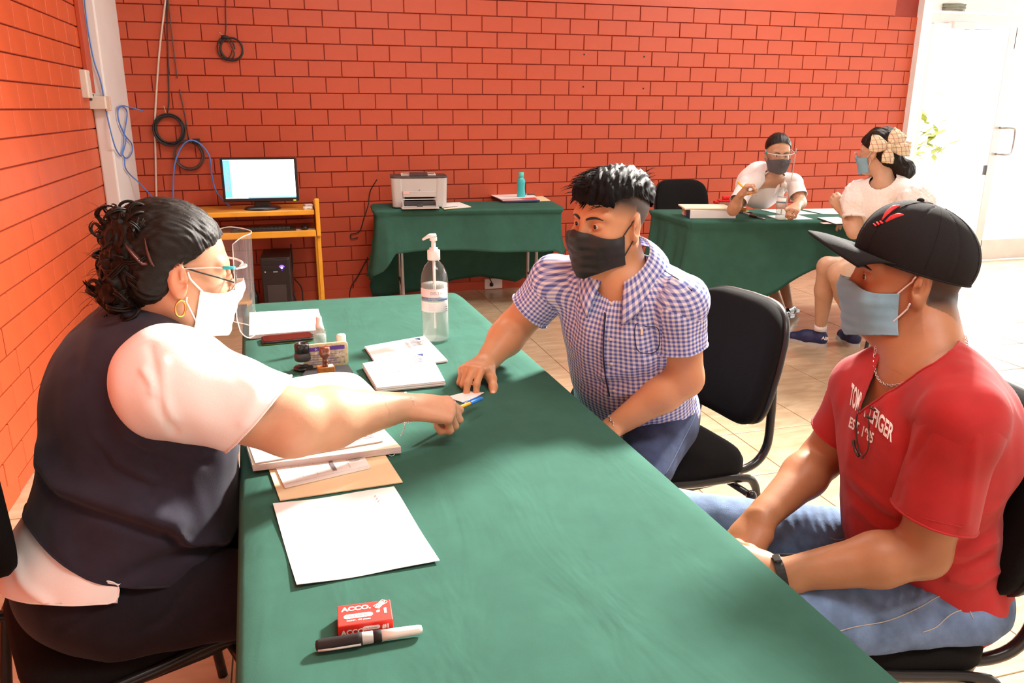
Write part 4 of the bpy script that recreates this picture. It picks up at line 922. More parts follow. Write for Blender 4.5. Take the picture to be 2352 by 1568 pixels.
def nets(V, lo, h):
    s = V < 0; n = np.array(V.shape); m = n-1
    cs = [(a, b, c) for a in (0, 1) for b in (0, 1) for c in (0, 1)]
    sub = lambda a, b, c: s[a:a+m[0], b:b+m[1], c:c+m[2]]
    anyv = np.zeros(m, bool); allv = np.ones(m, bool)
    for q in cs: t_ = sub(*q); anyv |= t_; allv &= t_
    act = anyv & ~allv; I = np.argwhere(act); N = len(I); idm = np.full(m, -1, np.int64); idm[act] = np.arange(N)
    acc = np.zeros((N, 3)); cnt = np.zeros(N)
    for q in cs:
        for a in range(3):
            if q[a]: continue
            r = list(q); r[a] = 1; v0 = V[tuple((I+np.array(q)).T)]; v1 = V[tuple((I+np.array(r)).T)]
            x = (v0 < 0) != (v1 < 0); t_ = np.zeros(N); t_[x] = v0[x]/(v0[x]-v1[x]); p = np.tile(np.array(q, float), (N, 1)); p[:, a] += t_
            acc[x] += p[x]; cnt[x] += 1
    P_ = lo+(I+acc/cnt[:, None])*h; F = []
    for a in range(3):
        b, c = (a+1) % 3, (a+2) % 3; sl0 = [slice(1, m[0]), slice(1, m[1]), slice(1, m[2])]; sl0[a] = slice(0, m[a]); sl1 = list(sl0); sl1[a] = slice(1, m[a]+1)
        A = s[tuple(sl0)]; Bq = s[tuple(sl1)]; x = np.argwhere(A != Bq)
        if not len(x): continue
        base = x.copy(); base[:, b] += 1; base[:, c] += 1; inside = A[tuple(x.T)]
        o = []
        for (db, dc) in ((0, 0), (-1, 0), (-1, -1), (0, -1)):
            q = base.copy(); q[:, b] += db; q[:, c] += dc; o.append(idm[tuple(q.T)])
        q = np.column_stack(o); q[~inside] = q[~inside][:, ::-1]; F.append(q[(q >= 0).all(1)])
    return P_, np.concatenate(F)
def vnorm(V, F):
    a, b, c = V[F[:, 0]], V[F[:, 1]], V[F[:, 2]]; fn = np.cross(b-a, c-a); n = np.zeros_like(V)
    for i in range(F.shape[1]): np.add.at(n, F[:, i], fn)
    return n/(np.linalg.norm(n, axis=1)[:, None]+1e-12)
def tri(F): return F if F.shape[1] == 3 else np.concatenate([F[:, [0, 1, 2]], F[:, [0, 2, 3]]])
def clip(V, F, g):          # keep g > 0
    F = tri(F); p = g > 0; c = p[F].sum(1); keep = [F[c == 3]]; new = {}; NV = list(V); base = len(V)
    def cut(i, j):
        k = (i, j) if i < j else (j, i)
        if k not in new: a, b = g[k[0]], g[k[1]]; new[k] = len(NV); NV.append(V[k[0]]+(V[k[1]]-V[k[0]])*(a/(a-b)))
        return new[k]
    out = []
    for f in F[(c == 1) | (c == 2)]:
        q = [bool(p[i]) for i in f]
        for _ in range(3):
            if (sum(q) == 1 and q[0]) or (sum(q) == 2 and not q[0]): break
            f = f[[1, 2, 0]]; q = q[1:]+q[:1]
        a, b, d = map(int, f)
        if sum(q) == 1: out.append((a, cut(a, b), cut(a, d)))
        else: x, y = cut(a, b), cut(a, d); out.append((x, b, d)); out.append((x, d, y))
    F2 = np.concatenate([keep[0], np.array(out, int).reshape(-1, 3)]); V2 = np.array(NV)
    used, inv = np.unique(F2, return_inverse=True); return V2[used], inv.reshape(F2.shape)
def clipf(V, F, *fs):
    for f in fs: V, F = clip(V, F, f(V))
    return V, F
def main_piece(V, F):
    lab = np.arange(len(V)); e = np.concatenate([F[:, [0, 1]], F[:, [1, 2]], F[:, [2, 0]]])
    for _ in range(4000):
        m = np.minimum(lab[e[:, 0]], lab[e[:, 1]]); new = lab.copy(); np.minimum.at(new, e[:, 0], m); np.minimum.at(new, e[:, 1], m); new = new[new]
        if (new == lab).all(): break
        lab = new
    u, c = np.unique(lab[F[:, 0]], return_counts=True); F = F[lab[F[:, 0]] == u[c.argmax()]]; used, inv = np.unique(F, return_inverse=True); return V[used], inv.reshape(F.shape)
def borders(V, F):
    e = np.concatenate([F[:, [0, 1]], F[:, [1, 2]], F[:, [2, 0]]]); k = {}
    for a, b in e: 
        if (b, a) in k: del k[(b, a)]
        else: k[(a, b)] = 1
    nx = {a: b for a, b in k}; loops = []
    while nx:
        a, b = next(iter(nx.items())); L = [a]; del nx[a]
        while b in nx: L.append(b); c = nx[b]; del nx[b]; b = c
        if len(L) > 12: loops.append(V[L])
    return loops
def raw(name, V, F, m_, parent=None, off=(0, 0, 0), col=None, uv=None, solid=0, smooth=True, kind=None):
    me = bpy.data.meshes.new(name); V = np.asarray(V)-np.asarray(off); k = F.shape[1]
    me.vertices.add(len(V)); me.vertices.foreach_set('co', V.astype(np.float32).ravel()); me.loops.add(F.size); me.loops.foreach_set('vertex_index', F.astype(np.int32).ravel())
    me.polygons.add(len(F)); me.polygons.foreach_set('loop_start', np.arange(0, F.size, k, dtype=np.int32)); me.polygons.foreach_set('loop_total', np.full(len(F), k, np.int32))
    me.polygons.foreach_set('use_smooth', np.full(len(F), smooth)); me.update(calc_edges=True); me.validate()
    if col is not None: a = me.color_attributes.new('Col', 'FLOAT_COLOR', 'POINT'); a.data.foreach_set('color', np.column_stack([col, np.ones(len(V))]).astype(np.float32).ravel())
    if uv is not None: a = me.attributes.new('cloth', 'FLOAT_VECTOR', 'POINT'); a.data.foreach_set('vector', np.asarray(uv, np.float32).ravel())
    o = link(name, me, parent, [m_])
    if solid: q = o.modifiers.new('s', 'SOLIDIFY'); q.thickness = solid; q.offset = -1
    return o
_nd = np.random.default_rng(11); _nk = _nd.normal(0, 1, (24, 3)); _np = _nd.uniform(0, 6.28, 24)
def noise(V, sc, n=8, seed=0, st=(1, 1, 1)):
    o = 0; W_ = V*np.array(st)
    for i in range(n): j = (i+seed*5) % 24; o = o+np.sin((W_@_nk[j])*sc*(1+.15*i)+_np[j]+1.3*np.sin((W_@_nk[(j+7) % 24])*sc*.5))
    return o/n**.5
def ridge(V, lines):        # [(points, width, amplitude)]
    o = np.zeros(len(V))
    for pts, w_, a_ in lines:
        pts = smooth_path(pts, 5); d = np.full(len(V), 9.0)
        for i in range(len(pts)-1):
            ba = pts[i+1]-pts[i]; W = V-pts[i]; h = np.clip(W@ba/(ba@ba+1e-12), 0, 1); d = np.minimum(d, np.linalg.norm(W-h[:, None]*ba, axis=1))
        o += a_*np.exp(-(d/w_)**2)
    return o
class Frame:
    def __init__(s, o, fwd, left, up): s.o = np.array(o, float); s.R = np.column_stack([nrm(fwd), nrm(left), nrm(up)])
    def p(s, *q): return s.o+s.R@np.array(q, float)
    def loc(s, V): return (V-s.o)@s.R
def head_frame(o, yaw, pitch=0, roll=0):     # degrees; pitch down positive
    y, p_, r_ = map(math.radians, (yaw, pitch, roll)); f = np.array([math.cos(y)*math.cos(p_), math.sin(y)*math.cos(p_), -math.sin(p_)])
    l = nrm(np.cross([0, 0, 1], f)); u = np.cross(f, l); l2 = l*math.cos(r_)+u*math.sin(r_); u2 = np.cross(f, l2); return Frame(o, f, l2, u2)
def add_head(S, F, s=1.0, jaw=1.0, ears=True, eyes=True, fat=1.0):
    E = lambda c, r, k=.02, sign=1, R=None: S.ell(F.p(*(np.array(c)*s)), np.array(r)*s, F.R if R is None else F.R@R, k*s, sign)
    K = lambda a, b, ra, rb=None, k=.02, sign=1: S.cap(F.p(*(np.array(a)*s)), F.p(*(np.array(b)*s)), ra*s, (rb or ra)*s, k*s, sign)
    E((-.016, 0, .045), (.098, .077, .083)); E((.028, 0, -.015), (.068, .064*fat, .090), .03); E((.052, 0, -.078), (.040, .040*jaw, .034), .03)
    for y in (-1, 1):
        K((.0, y*.050*fat, -.045), (.055, y*.022, -.092), .020*jaw, .018, .03); E((.062, y*.036*fat, -.028), (.028, .026*fat, .030), .02)
        K((.080, y*.012, .034), (.068, y*.046, .034), .012, .010, .014)
        if eyes: E((.094, y*.031, .012), (.016, .019, .012), .012, -1); E((.0745, y*.031, .012), (.0142, .0168, .0142), .003); E((.0925, y*.031, .0115), (.010, .0135, .0050), .002, -1)
        if ears:
            th = math.radians(20*y); RR = np.array([[math.cos(th), -math.sin(th), 0], [math.sin(th), math.cos(th), 0], [0, 0, 1]])
            tl_ = math.radians(-12); RT = np.array([[math.cos(tl_), 0, math.sin(tl_)], [0, 1, 0], [-math.sin(tl_), 0, math.cos(tl_)]])
            E((-.006, y*.081, .002), (.018, .007, .032), .008, 1, RR@RT); E((.001, y*.074, -.012), (.012, .008, .018), .01, 1, RR@RT)
            E((-.003, y*.0885, .004), (.0105, .0052, .021), .004, -1, RR@RT); E((.003, y*.0875, -.004), (.007, .006, .008), .003, -1)
            E((-.001, y*.086, .012), (.0035, .004, .011), .004, 1, RR@RT); E((.001, y*.082, -.026), (.008, .006, .010), .006)
    K((.088, 0, .022), (.108, 0, -.016), .0075, .0105, .016); K((.105, 0, -.020), (.100, 0, -.022), .0105, .011, .01)
    for y in (-1, 1): E((.100, y*.013, -.022), (.010, .0075, .0075), .006)
    K((.094, -.016, -.052), (.094, .016, -.052), .0075, k=.012); K((.092, -.013, -.061), (.092, .013, -.061), .0075, k=.010); E((.084, 0, -.092), (.018, .018, .015), .02)
def lay(S, pts, off=.002, it=3):
    X = np.array(pts, float)
    for _ in range(it):
        d = S.ev(X); e = 1e-3; g = np.column_stack([S.ev(X+np.eye(3)[i]*e)-S.ev(X-np.eye(3)[i]*e) for i in range(3)]); g /= np.linalg.norm(g, axis=1)[:, None]+1e-9
        X = X+g*np.maximum(off-d, 0)[:, None]
    return X
def snap(S, pts, off=.001, it=4):
    X = np.array(pts, float)
    for _ in range(it):
        d = S.ev(X); e = 1e-3; g = np.column_stack([S.ev(X+np.eye(3)[i]*e)-S.ev(X-np.eye(3)[i]*e) for i in range(3)]); g /= np.linalg.norm(g, axis=1)[:, None]+1e-9
        X = X+g*(off-d)[:, None]
    return X
def hand(S, w, f, n, s, curl, tdir, sc=1.0, k=.005, spread=.06, tcurl=(10, 20)):
    """w wrist, f finger direction, n palm normal (towards the palm), s thumb side; curl: 4x3 degrees index..little"""
    f = nrm(f); n = nrm(n-f*(n@f)); s = nrm(s-f*(s@f)-n*(s@n)); w = np.array(w, float)
    kn = []
    for i, (y, l) in enumerate(((.028, .086), (.009, .090), (-.010, .086), (-.027, .078))):
        kn.append(w+sc*(f*l+s*y+n*(.002*(i-1.2)**2-.004)))
        S.cap(w+sc*(s*y*.55+f*.010), kn[i], .0155*sc, .0115*sc, .014)
    S.cap(w-f*.02*sc, w+f*.012*sc, .026*sc, .024*sc, .02, flat=(n, .68))
    S.cap(w+sc*(f*.045), w+sc*(f*.060+n*.006), .030*sc, .026*sc, .02, flat=(n, .5))
    S.cap(w+sc*(f*.020+s*.012+n*.006), w+sc*(f*.055+s*.030+n*.010), .017*sc, .013*sc, .014)
    tips = []
    for i, (ls, r) in enumerate((((.043, .026, .020), .0088), ((.047, .030, .021), .0090), ((.043, .027, .020), .0085), ((.034, .020, .018), .0075))):
        p = kn[i]; sp = spread*(1.4-i); d0 = nrm(f+s*sp); a = 0; pts = [p]
        for j in range(3):
            a += math.radians(curl[i][j]); d = d0*math.cos(a)+n*math.sin(a); p = p+d*ls[j]*sc; pts.append(p)
        S.chain(pts, [r*1.12*sc, r*1.0*sc, r*.92*sc, r*.80*sc], k); tips.append((pts[-1], pts[-2], r*.8*sc, n, a))
    p0 = w+sc*(f*.028+s*.024+n*.006); td = nrm(tdir); p1 = p0+td*.040*sc
    t2 = nrm(td*math.cos(math.radians(tcurl[0]))+(n*.5-s*.5)*math.sin(math.radians(tcurl[0]))); p2 = p1+t2*.032*sc
    t3 = nrm(t2*math.cos(math.radians(tcurl[1]))+(-s)*math.sin(math.radians(tcurl[1]))); p3 = p2+t3*.024*sc
    S.chain([w+sc*(f*.012+s*.014), p0, p1, p2, p3], [.018*sc, .017*sc, .0125*sc, .0108*sc, .0090*sc], .008); tips.append((p3, p2, .009*sc, n, 0))
    return kn, tips
def skinmat(name, tint=1.0, sss=.12):
    m = mat(name, (.6, .3, .2), .46, attr='Col', var=.05, vs=25, bump=.10, bs=500, spec=.4); b = m.node_tree.nodes['Principled BSDF']
    b.inputs['Subsurface Weight'].default_value = sss; b.inputs['Subsurface Radius'].default_value = (1, .35, .2); b.inputs['Subsurface Scale'].default_value = .006
    return m
def hairmat(name, col, st, rough=.42):
    m = mat(name, col, rough, var=.35, vs=60, bump=.3, bs=160, stretch=st, spec=.22); return m
def arm(S, sh, el, wr, r=(.055, .044, .043, .026), k=.02):
    sh, el, wr = map(np.array, (sh, el, wr)); m = sh+(el-sh)*.4; S.cap(sh, m, r[0], r[0]*.96, k); S.cap(m, el, r[0]*.95, r[1], k)
    q = el+(wr-el)*.30; S.cap(el, q, r[1]*.98, r[2]*1.04, k); S.cap(q, wr, r[2]*1.04, r[3], k)
def body_mesh(name, S, regions, m_, parent, off, colf):
    VV, FF, n = [], [], 0
    for lo, hi, h in regions:
        V, F = mesh_sdf(S, lo, hi, h); VV.append(V); FF.append(F+n); n += len(V)
    V = np.concatenate(VV); F = np.concatenate(FF); return raw(name, V, F, m_, parent, off, col=colf(V))
def box_of(pts, m_): p = np.array(pts); return p.min(0)-m_, p.max(0)+m_
def in_box(V, b): return ((V > b[0]) & (V < b[1])).all(1)
def skin_body(name, S, fine, coarse, m_, parent, off, colf, hf=.0026, hc=.006):
    """fine: list of boxes meshed finely; the rest of the same surface is meshed coarsely and welded in one object"""
    VV, FF, n = [], [], 0
    for b in fine:
        V, F = mesh_sdf(S, b[0], b[1], hf); VV.append(V); FF.append(F+n); n += len(V)
    V, F = mesh_sdf(S, coarse[0], coarse[1], hc); cen = V[F].mean(1); keep = np.ones(len(F), bool)
    for b in fine: keep &= ~in_box(cen, (b[0]+hc*.8, b[1]-hc*.8-hf*8))
    F = F[keep]; VV.append(V); FF.append(F+n)
    V = np.concatenate(VV); F = np.concatenate(FF); u, inv = np.unique(F, return_inverse=True); V = V[u]; F = inv.reshape(F.shape)
    return raw(name, V, F, m_, parent, off, col=colf(V))
def shoe(t, off, heel, toe, mname, soles='paper', h=.10, w_=.045):
    a, b = np.array(heel, float), np.array(toe, float); S = Sdf(); u = nrm(b-a); S.cap(a+[0, 0, .045], a+(b-a)*.45+[0, 0, .045], .042, .042, .02); S.cap(a+(b-a)*.4+[0, 0, .04], b+[0, 0, .030]-u*.03, .043, .032, .03); S.cap(a+[0, 0, .06], a+[0, 0, .085]+u*.01, .036, .036, .02)
    V, F = mesh_sdf(S, *(np.minimum(a, b)-.07, np.maximum(a, b)+np.array([.07, .07, .14])), .006); V[:, 2] = np.maximum(V[:, 2], .012)
    o = raw('shoe', V, F, mname, t, off); m = MB(off); n_ = np.cross(u, [0, 0, 1]); ring = [a-u*.04, a-u*.02+n_*.036, a+(b-a)*.5+n_*.043, b-u*.03+n_*.038, b+u*.005, b-u*.03-n_*.038, a+(b-a)*.5-n_*.043, a-u*.02-n_*.036]
    ring = smooth_path(ring, 4, True); nn = len(ring); V = [(*p[:2], .0) for p in ring]+[(*p[:2], .022) for p in ring]; m.add(V, [list(range(nn))[::-1], list(range(nn, 2*nn))]+[(i, (i+1) % nn, nn+(i+1) % nn, nn+i) for i in range(nn)]); m.build('sole', soles, o if False else t)
    return o
# ---------------------------------------------------------------- shared people parts
def projv(V):
    W_ = V-np.array([0, 0, CAMH]); k = W_@_fw; return np.column_stack([1176+FPX*(W_@_rt)/k, 784+FPX*(W_@_dn)/k])
def ridge_px(V, N, lines):       # folds modelled where the photograph shows them, on the side that faces that way
    q = projv(V); o = np.zeros(len(V)); view = nrm(np.mean(V, 0)-np.array([0, 0, CAMH])); fac = np.clip(-(N@view)*2, 0, 1)
    for pts, w_, a_ in lines:
        pts = smooth_path([(x, y, 0) for x, y in pts], 5)[:, :2]; d = np.full(len(V), 1e4)
        for i in range(len(pts)-1):
            ba = pts[i+1]-pts[i]; W = q-pts[i]; h = np.clip(W@ba/(ba@ba+1e-9), 0, 1); d = np.minimum(d, np.linalg.norm(W-h[:, None]*ba, axis=1))
        o += a_*np.exp(-(d/w_)**2)*fac
    return o
def hem(V, F, r, name, m_, parent, off, pick=None):
    for L in borders(V, F):
        if pick is not None and not pick(L.mean(0)): continue
        L = L[::max(1, len(L)//90)]; L = (np.roll(L, 1, 0)+L*2+np.roll(L, -1, 0))/4
        MB(off).tube(L, r, 6, closed=True).build(name, m_, parent, smooth=True)
def taub(V, F, it=4):
    F = tri(F); e = np.concatenate([F[:, [0, 1]], F[:, [1, 2]], F[:, [2, 0]]]); a, b = e[:, 0], e[:, 1]; n = len(V); c = np.bincount(a, minlength=n)+np.bincount(b, minlength=n)
    for k in range(it):
        S_ = np.zeros_like(V)
        for ax in range(3): S_[:, ax] = np.bincount(a, V[b, ax], n)+np.bincount(b, V[a, ax], n)
        V = V+(S_/np.maximum(c, 1)[:, None]-V)*(.5 if k % 2 == 0 else -.52)
    return V
SK = dict(W=(.62, .335, .205), M2=(.60, .29, .145), M3=(.42, .185, .088), A=(.50, .27, .16), B=(.58, .36, .24))
def mask_part(t, off, F, m_, S_face, zt_=.012, zb=-.112, xs=.034, s=1.0, amp=.0022, strapm=None, low=-.078, h=.003, skew=.30, tent=None, earz=.025, vb=.16):
    S = Sdf(); S.p = list(S_face.p)
    for a, b, ra, rb in (((.108, 0, -.004), (.090, 0, -.100), .014, .016), ((.07, -.03, -.03), (.06, -.03, -.09), .03, .02), ((.07, .03, -.03), (.06, .03, -.09), .03, .02)):
        S.cap(F.p(*(np.array(a)*s)), F.p(*(np.array(b)*s)), ra*s, rb*s, .03*s)
    V, Fc = mesh_sdf(S, *box_of([F.p(.02*s, -.09*s, -.15*s), F.p(.15*s, .09*s, .05*s), F.p(.15*s, -.09*s, .05*s), F.p(.02*s, .09*s, -.15*s), F.p(.02*s, -.09*s, .05*s), F.p(.15*s, .09*s, -.15*s), F.p(.02*s, .09*s, .05*s), F.p(.15*s, -.09*s, -.15*s)], .005), h, off=.0045)
    L = lambda V: F.loc(V)/s
    V, Fc = clipf(V, Fc, lambda V: zt_-skew*np.abs(L(V)[:, 1])-L(V)[:, 2], lambda V: L(V)[:, 2]-zb-vb*np.maximum(np.abs(L(V)[:, 1])-.012, 0), lambda V: L(V)[:, 0]-xs-.25*np.maximum(-(L(V)[:, 2]+.07), 0)*4*0)
    N = vnorm(V, Fc); l = L(V); z = l[:, 2]
    V = V+N*(amp*(np.abs(((z*1.0+.12)/.022) % 1-.5)*2-.5)*np.clip((.06-np.abs(l[:, 1]))/.03, .25, 1)+.0008*noise(V, 60))[:, None]
    o = raw('face_mask', V, Fc, m_, t, off, solid=.0012)
    for y in (-1, 1):
        for a, b in (((xs+.004, y*.066, zt_-skew*.066-.004), (.004, y*.084, earz)), ((xs+.004, y*.058, low), (.006, y*.083, -.026))):
            pts = [F.p(*((np.array(a)*(1-k/8)+np.array(b)*(k/8))*s)) for k in range(9)]; pts = lay(S_face, snap(S_face, pts, .004) if False else pts, .003)
            MB(off).tube(pts, .0017 if strapm is None else .0017, 6).build('ear_loop', strapm or m_, t, smooth=True)
    return o
def eyes(t, off, F, s=1.0, iris=(.03, .012, .006), look=(0, 0), lid=None):
    we = mat('eye_white', (.62, .56, .52), .15, var=.02); ir = mat('dark_iris', iris, .1, var=.1)
    for y in (-1, 1):
        c = F.p(.0765*s, y*.031*s, .012*s); MB(off).ball(c, .0122*s, 16).build('eyeball', we, t, smooth=True)
        d = nrm(F.R@np.array([1, look[0], look[1]])); MB(off).ball(c+d*.0082*s, .0060*s, 12).build('iris', ir, t, smooth=True)
def brows(t, off, F, S, s=1.0, m_='blackmatt'):
    for y in (-1, 1):
        pts = [F.p(*(np.array(q)*s)) for q in ((.10, y*.012, .028), (.098, y*.024, .032), (.09, y*.036, .033), (.08, y*.050, .028))]
        pts = snap(S, smooth_path(pts, 4), .0004); MB(off).tube(pts, [.0034*s, .0046*s, .0038*s, .0014*s], 8, flat=.7).build('eyebrow', m_, t, smooth=True)
def strands(name, t, off, m_, F, roots, dirs, L_, r=.0009, seed=0, curve=(0, 0, -.3), n=5):
    rg = np.random.default_rng(seed); m = MB(off)
    for p, d in zip(roots, dirs):
        l = L_*rg.uniform(.6, 1.2); d = nrm(d+rg.normal(0, .12, 3)); pts = [p]; 
        for k in range(n): d = nrm(d+np.array(curve)/n); pts.append(pts[-1]+d*l/n)
        m.tube(np.array(pts), [r, r*.9, r*.25], 4, cap=False)
    o = m.build(name, m_, t, smooth=True); o['kind'] = 'stuff'; return o
def torso_frame(pel, neck, yaw, left=None):
    up = nrm(neck-pel); f = np.array([math.cos(math.radians(yaw)), math.sin(math.radians(yaw)), 0]); l = nrm(np.cross(up, f)); return Frame(pel, np.cross(l, up), l, up)
def chain_links(name, t, off, pts, r, m_, step=.006):
    pts = smooth_path(pts, 8); seg_ = np.linalg.norm(np.diff(pts, axis=0), axis=1); cum = np.concatenate([[0], np.cumsum(seg_)]); n = max(4, int(cum[-1]/step)); m = MB(off)
    for k in range(n):
        u = (k+.5)/n*cum[-1]; c = np.array([np.interp(u, cum, pts[:, a]) for a in range(3)]); c2 = np.array([np.interp(u+.001, cum, pts[:, a]) for a in range(3)]); d = nrm(c2-c); q = nrm(np.cross(d, [0.3, .2, 1] if k % 2 else [1, .3, .1])); 
        m.tube([c+(d*math.cos(a)*step*.62+q*math.sin(a)*r*1.6) for a in np.linspace(0, 2*math.pi, 8, endpoint=False)], r*.55, 5, closed=True)
    return m.build(name, m_, t, smooth=True)

# ================================================================ woman in the navy vest
M['navy'] = mat('navy_suiting', (.025, .022, .038), .85, var=.12, vs=30, bump=.25, bs=900, sheen=.12, spec=.25)
M['trouser'] = mat('black_navy_trousers', (.012, .010, .015), .9, var=.15, vs=30, bump=.2, bs=900, sheen=.08, spec=.2)
M['blouse'] = mat('white_blouse', (.88, .86, .84), .6, var=.02, bump=.1, bs=400)
M['hairW'] = hairmat('dark_brown_hair', (.012, .007, .005), (1, 8, 8))
M['skinW'] = skinmat('skin_of_vest_woman'); M['maskwhite'] = mat('white_mask', (.86, .84, .83), .8, var=.02, bump=.1)
def woman_vest():
    off = np.array([-.38, 1.52, 0]); t = thing('person', 'woman in navy vest and white sleeves with face shield reaching a pen across the table', 'person', off)
    H_ = head_frame(P(400, 628, 1.51), 14, 13); U_ = head_frame(H_.o, 14, 2)
    pel = P(235, 1340, 1.56); nb = P(335, 760, 1.545); T = torso_frame(pel, nb, 15); L_ = np.linalg.norm(nb-pel)
    shR = P(395, 880, 1.41); elR = P(672, 972, 1.45); wrR = P(928, 934, 1.63); shL = T.p(.02, .175, L_-.09); elL = T.p(.12, .22, L_-.33); wrL = np.array([-.16, 1.78, .62])
    S = Sdf(); add_head(S, H_, 1.0, fat=1.12)
    S.cap(H_.p(-.025, 0, -.05), nb+T.R@np.array([.0, 0, -.03]), .056, .064, .03); S.cap(H_.p(.035, 0, -.085), nb+T.R@np.array([.035, 0, -.02]), .040, .05, .04)
    core = Sdf()
    for c, r in (((.0, 0, .03), (.165, .20, .14)), ((.045, 0, .17), (.175, .19, .16)), ((.015, 0, L_-.18), (.145, .17, .16)), ((.085, -.07, L_-.20), (.085, .09, .09)), ((.085, .07, L_-.20), (.085, .09, .09)), ((-.03, 0, L_-.11), (.105, .16, .12))):
        core.ell(T.p(*c), r, T.R, .05)
    for y, sh in ((-1, shR), (1, shL)): core.cap(T.p(-.01, y*.04, L_-.015), sh+T.R@np.array([0, 0, .01]), .058, .062, .05)
    for q in core.p[:6]: S.p.append(('e', q[1], q[2]*.90, q[3], q[4], q[5], q[6], q[7]))
    for y, sh in ((-1, shR), (1, shL)): S.cap(T.p(-.01, y*.04, L_-.03), sh, .045, .05, .04)
    arm(S, shR, elR, wrR, (.072, .060, .056, .029)); arm(S, shL, elL, wrL, (.062, .05, .05, .028))
    f = P(1022, 940, 1.66)-wrR; nn = np.array([.05, .34, -.94]); 
    kn, tips = hand(S, wrR+nrm(f)*.012, f, nn, np.array([0, .94, .34]), ((36, 82, 45), (54, 95, 55), (64, 98, 60), (68, 98, 60)), nrm(f)*.85+np.array([0, .1, -.5]), .98, tcurl=(15, 20))
    hand(S, wrL, [.8, -.2, -.5], [0, -.3, -1], [.2, -1, 0], ((20, 25, 15),)*4, [.6, -.6, -.3], .93)
    kR, kL = np.array([.13, 1.44, .50]), np.array([.10, 1.74, .50]); aR, aL = np.array([.12, 1.46, .09]), np.array([.08, 1.76, .09]); hR, hL = T.p(.04, -.10, .0), T.p(.04, .10, .0)
    for h_, k_, a_ in ((hR, kR, aR), (hL, kL, aL)): S.cap(h_, k_, .075, .052, .03); S.cap(k_, a_, .05, .032, .03)
    base = np.array(SK['W'])
    def col(V):
        l = H_.loc(V); c = np.tile(base, (len(V), 1)); d = np.linalg.norm(V-H_.o, axis=1)
        sc_ = (d < .16) & (l[:, 2] > .034+.8*l[:, 0]) & (l[:, 2] > .02); c[sc_] = (.06, .03, .02)
        ed = np.exp(-((l[:, 1]+.082)**2+(l[:, 0]+.004)**2+l[:, 2]**2)/.0012); c = c*(1-.0*ed[:, None])+np.array([.06, -.02, -.02])*ed[:, None]
        for k in kn: w_ = np.exp(-(np.linalg.norm(V-k, axis=1)/.016)**2)[:, None]; c = c*(1-w_*.3)+np.array([.62, .26, .17])*w_*.3
        return np.clip(c, 0, 1)
    hb = box_of([H_.p(x, y, z) for x in (-.12, .13) for y in (-.1, .1) for z in (-.14, .14)], .0)
    hh = box_of([wrR, tips[1][0], tips[0][0], kn[0], kn[3]], .045)
    skin_body('body', S, [hb, hh], box_of([S.p[i][6] for i in range(len(S.p))], .22), 'skinW', t, off, col, .0027, .007)
    for q, q2, r, n_, a in tips[:1]: pass
    # vest
    vest = Sdf(); vest.p = [(*q[:4], .05, *q[5:]) if len(q) > 8 else q for q in core.p]
    V, F = mesh_sdf(vest, *box_of([q[6] for q in core.p], .24), .007, off=.017)
    nf = lambda V: np.linalg.norm((V-(nb+T.R@np.array([.03, 0, .045])))*1.0, axis=1)-.088
    hemf = lambda V: T.loc(V)[:, 2]-np.interp(T.loc(V)[:, 0], [-.2, -.148, -.1, -.05, 0, .06, .13, .2], [.15, .137, .107, .085, .076, .070, .065, .054])
    V, F = clipf(V, F, nf, hemf); V = taub(V, F, 6); N = vnorm(V, F)
    lines = [([(95, 1030), (112, 1090), (160, 1122), (240, 1150), (330, 1180), (400, 1205)], 26, .014), ([(100, 1090), (130, 1135), (200, 1172), (330, 1215), (400, 1240)], 12, -.010), ([(400, 1225), (440, 1250), (520, 1235)], 12, .009), ([(385, 1220), (430, 1262), (520, 1262)], 10, -.008),
             ([(290, 990), (330, 1020), (420, 1010)], 14, .006), ([(300, 1020), (350, 1050), (470, 1060)], 12, -.006), ([(230, 1010), (260, 1050), (350, 1095)], 14, .005), ([(235, 1035), (262, 1078), (330, 1110)], 9, -.005), ([(355, 1040), (352, 1100), (335, 1200), (330, 1260)], 3.2, -.0030),
             ([(260, 1340), (330, 1305), (420, 1270), (500, 1262)], 16, -.007), ([(150, 1130), (125, 1200), (160, 1300)], 22, .005), ([(170, 700), (220, 760), (200, 860)], 26, .004), ([(390, 1330), (440, 1290), (520, 1280)], 14, .006), ([(180, 840), (240, 900), (250, 1000)], 22, -.004)]
    V = V+N*(1.1*ridge_px(V, N, lines)+.0022*noise(V, 16)+.001*noise(V, 45, seed=1))[:, None]
    raw('vest', V, F, 'navy', t, off, solid=.003); hem(V, F, .0022, 'vest_hem', 'navy', t, off)
    # blouse : tail at the back and the sleeves
    V, F = mesh_sdf(vest, *box_of([q[6] for q in core.p[:2]], .25), .006, off=.010)
    V, F = clipf(V, F, lambda V: T.loc(V)[:, 2]-np.interp(T.loc(V)[:, 0], [-.2, -.144, -.107, -.012, .05], [.0, .020, .034, .047, .048]), lambda V: .002-T.loc(V)[:, 0], lambda V: .003+np.interp(T.loc(V)[:, 0], [-.2, -.148, -.1, -.05, 0, .06], [.15, .137, .107, .085, .076, .070])-T.loc(V)[:, 2]); V = taub(V, F, 4); N = vnorm(V, F)
    V = V+N*(.0015*noise(V, 22)+ridge_px(V, N, [([(40, 1290), (60, 1340), (110, 1380)], 12, .006)])+.004)[:, None]
    raw('blouse_tail', V, F, 'blouse', t, off, solid=.0015); hem(V, F, .0016, 'blouse_hem', 'blouse', t, off)
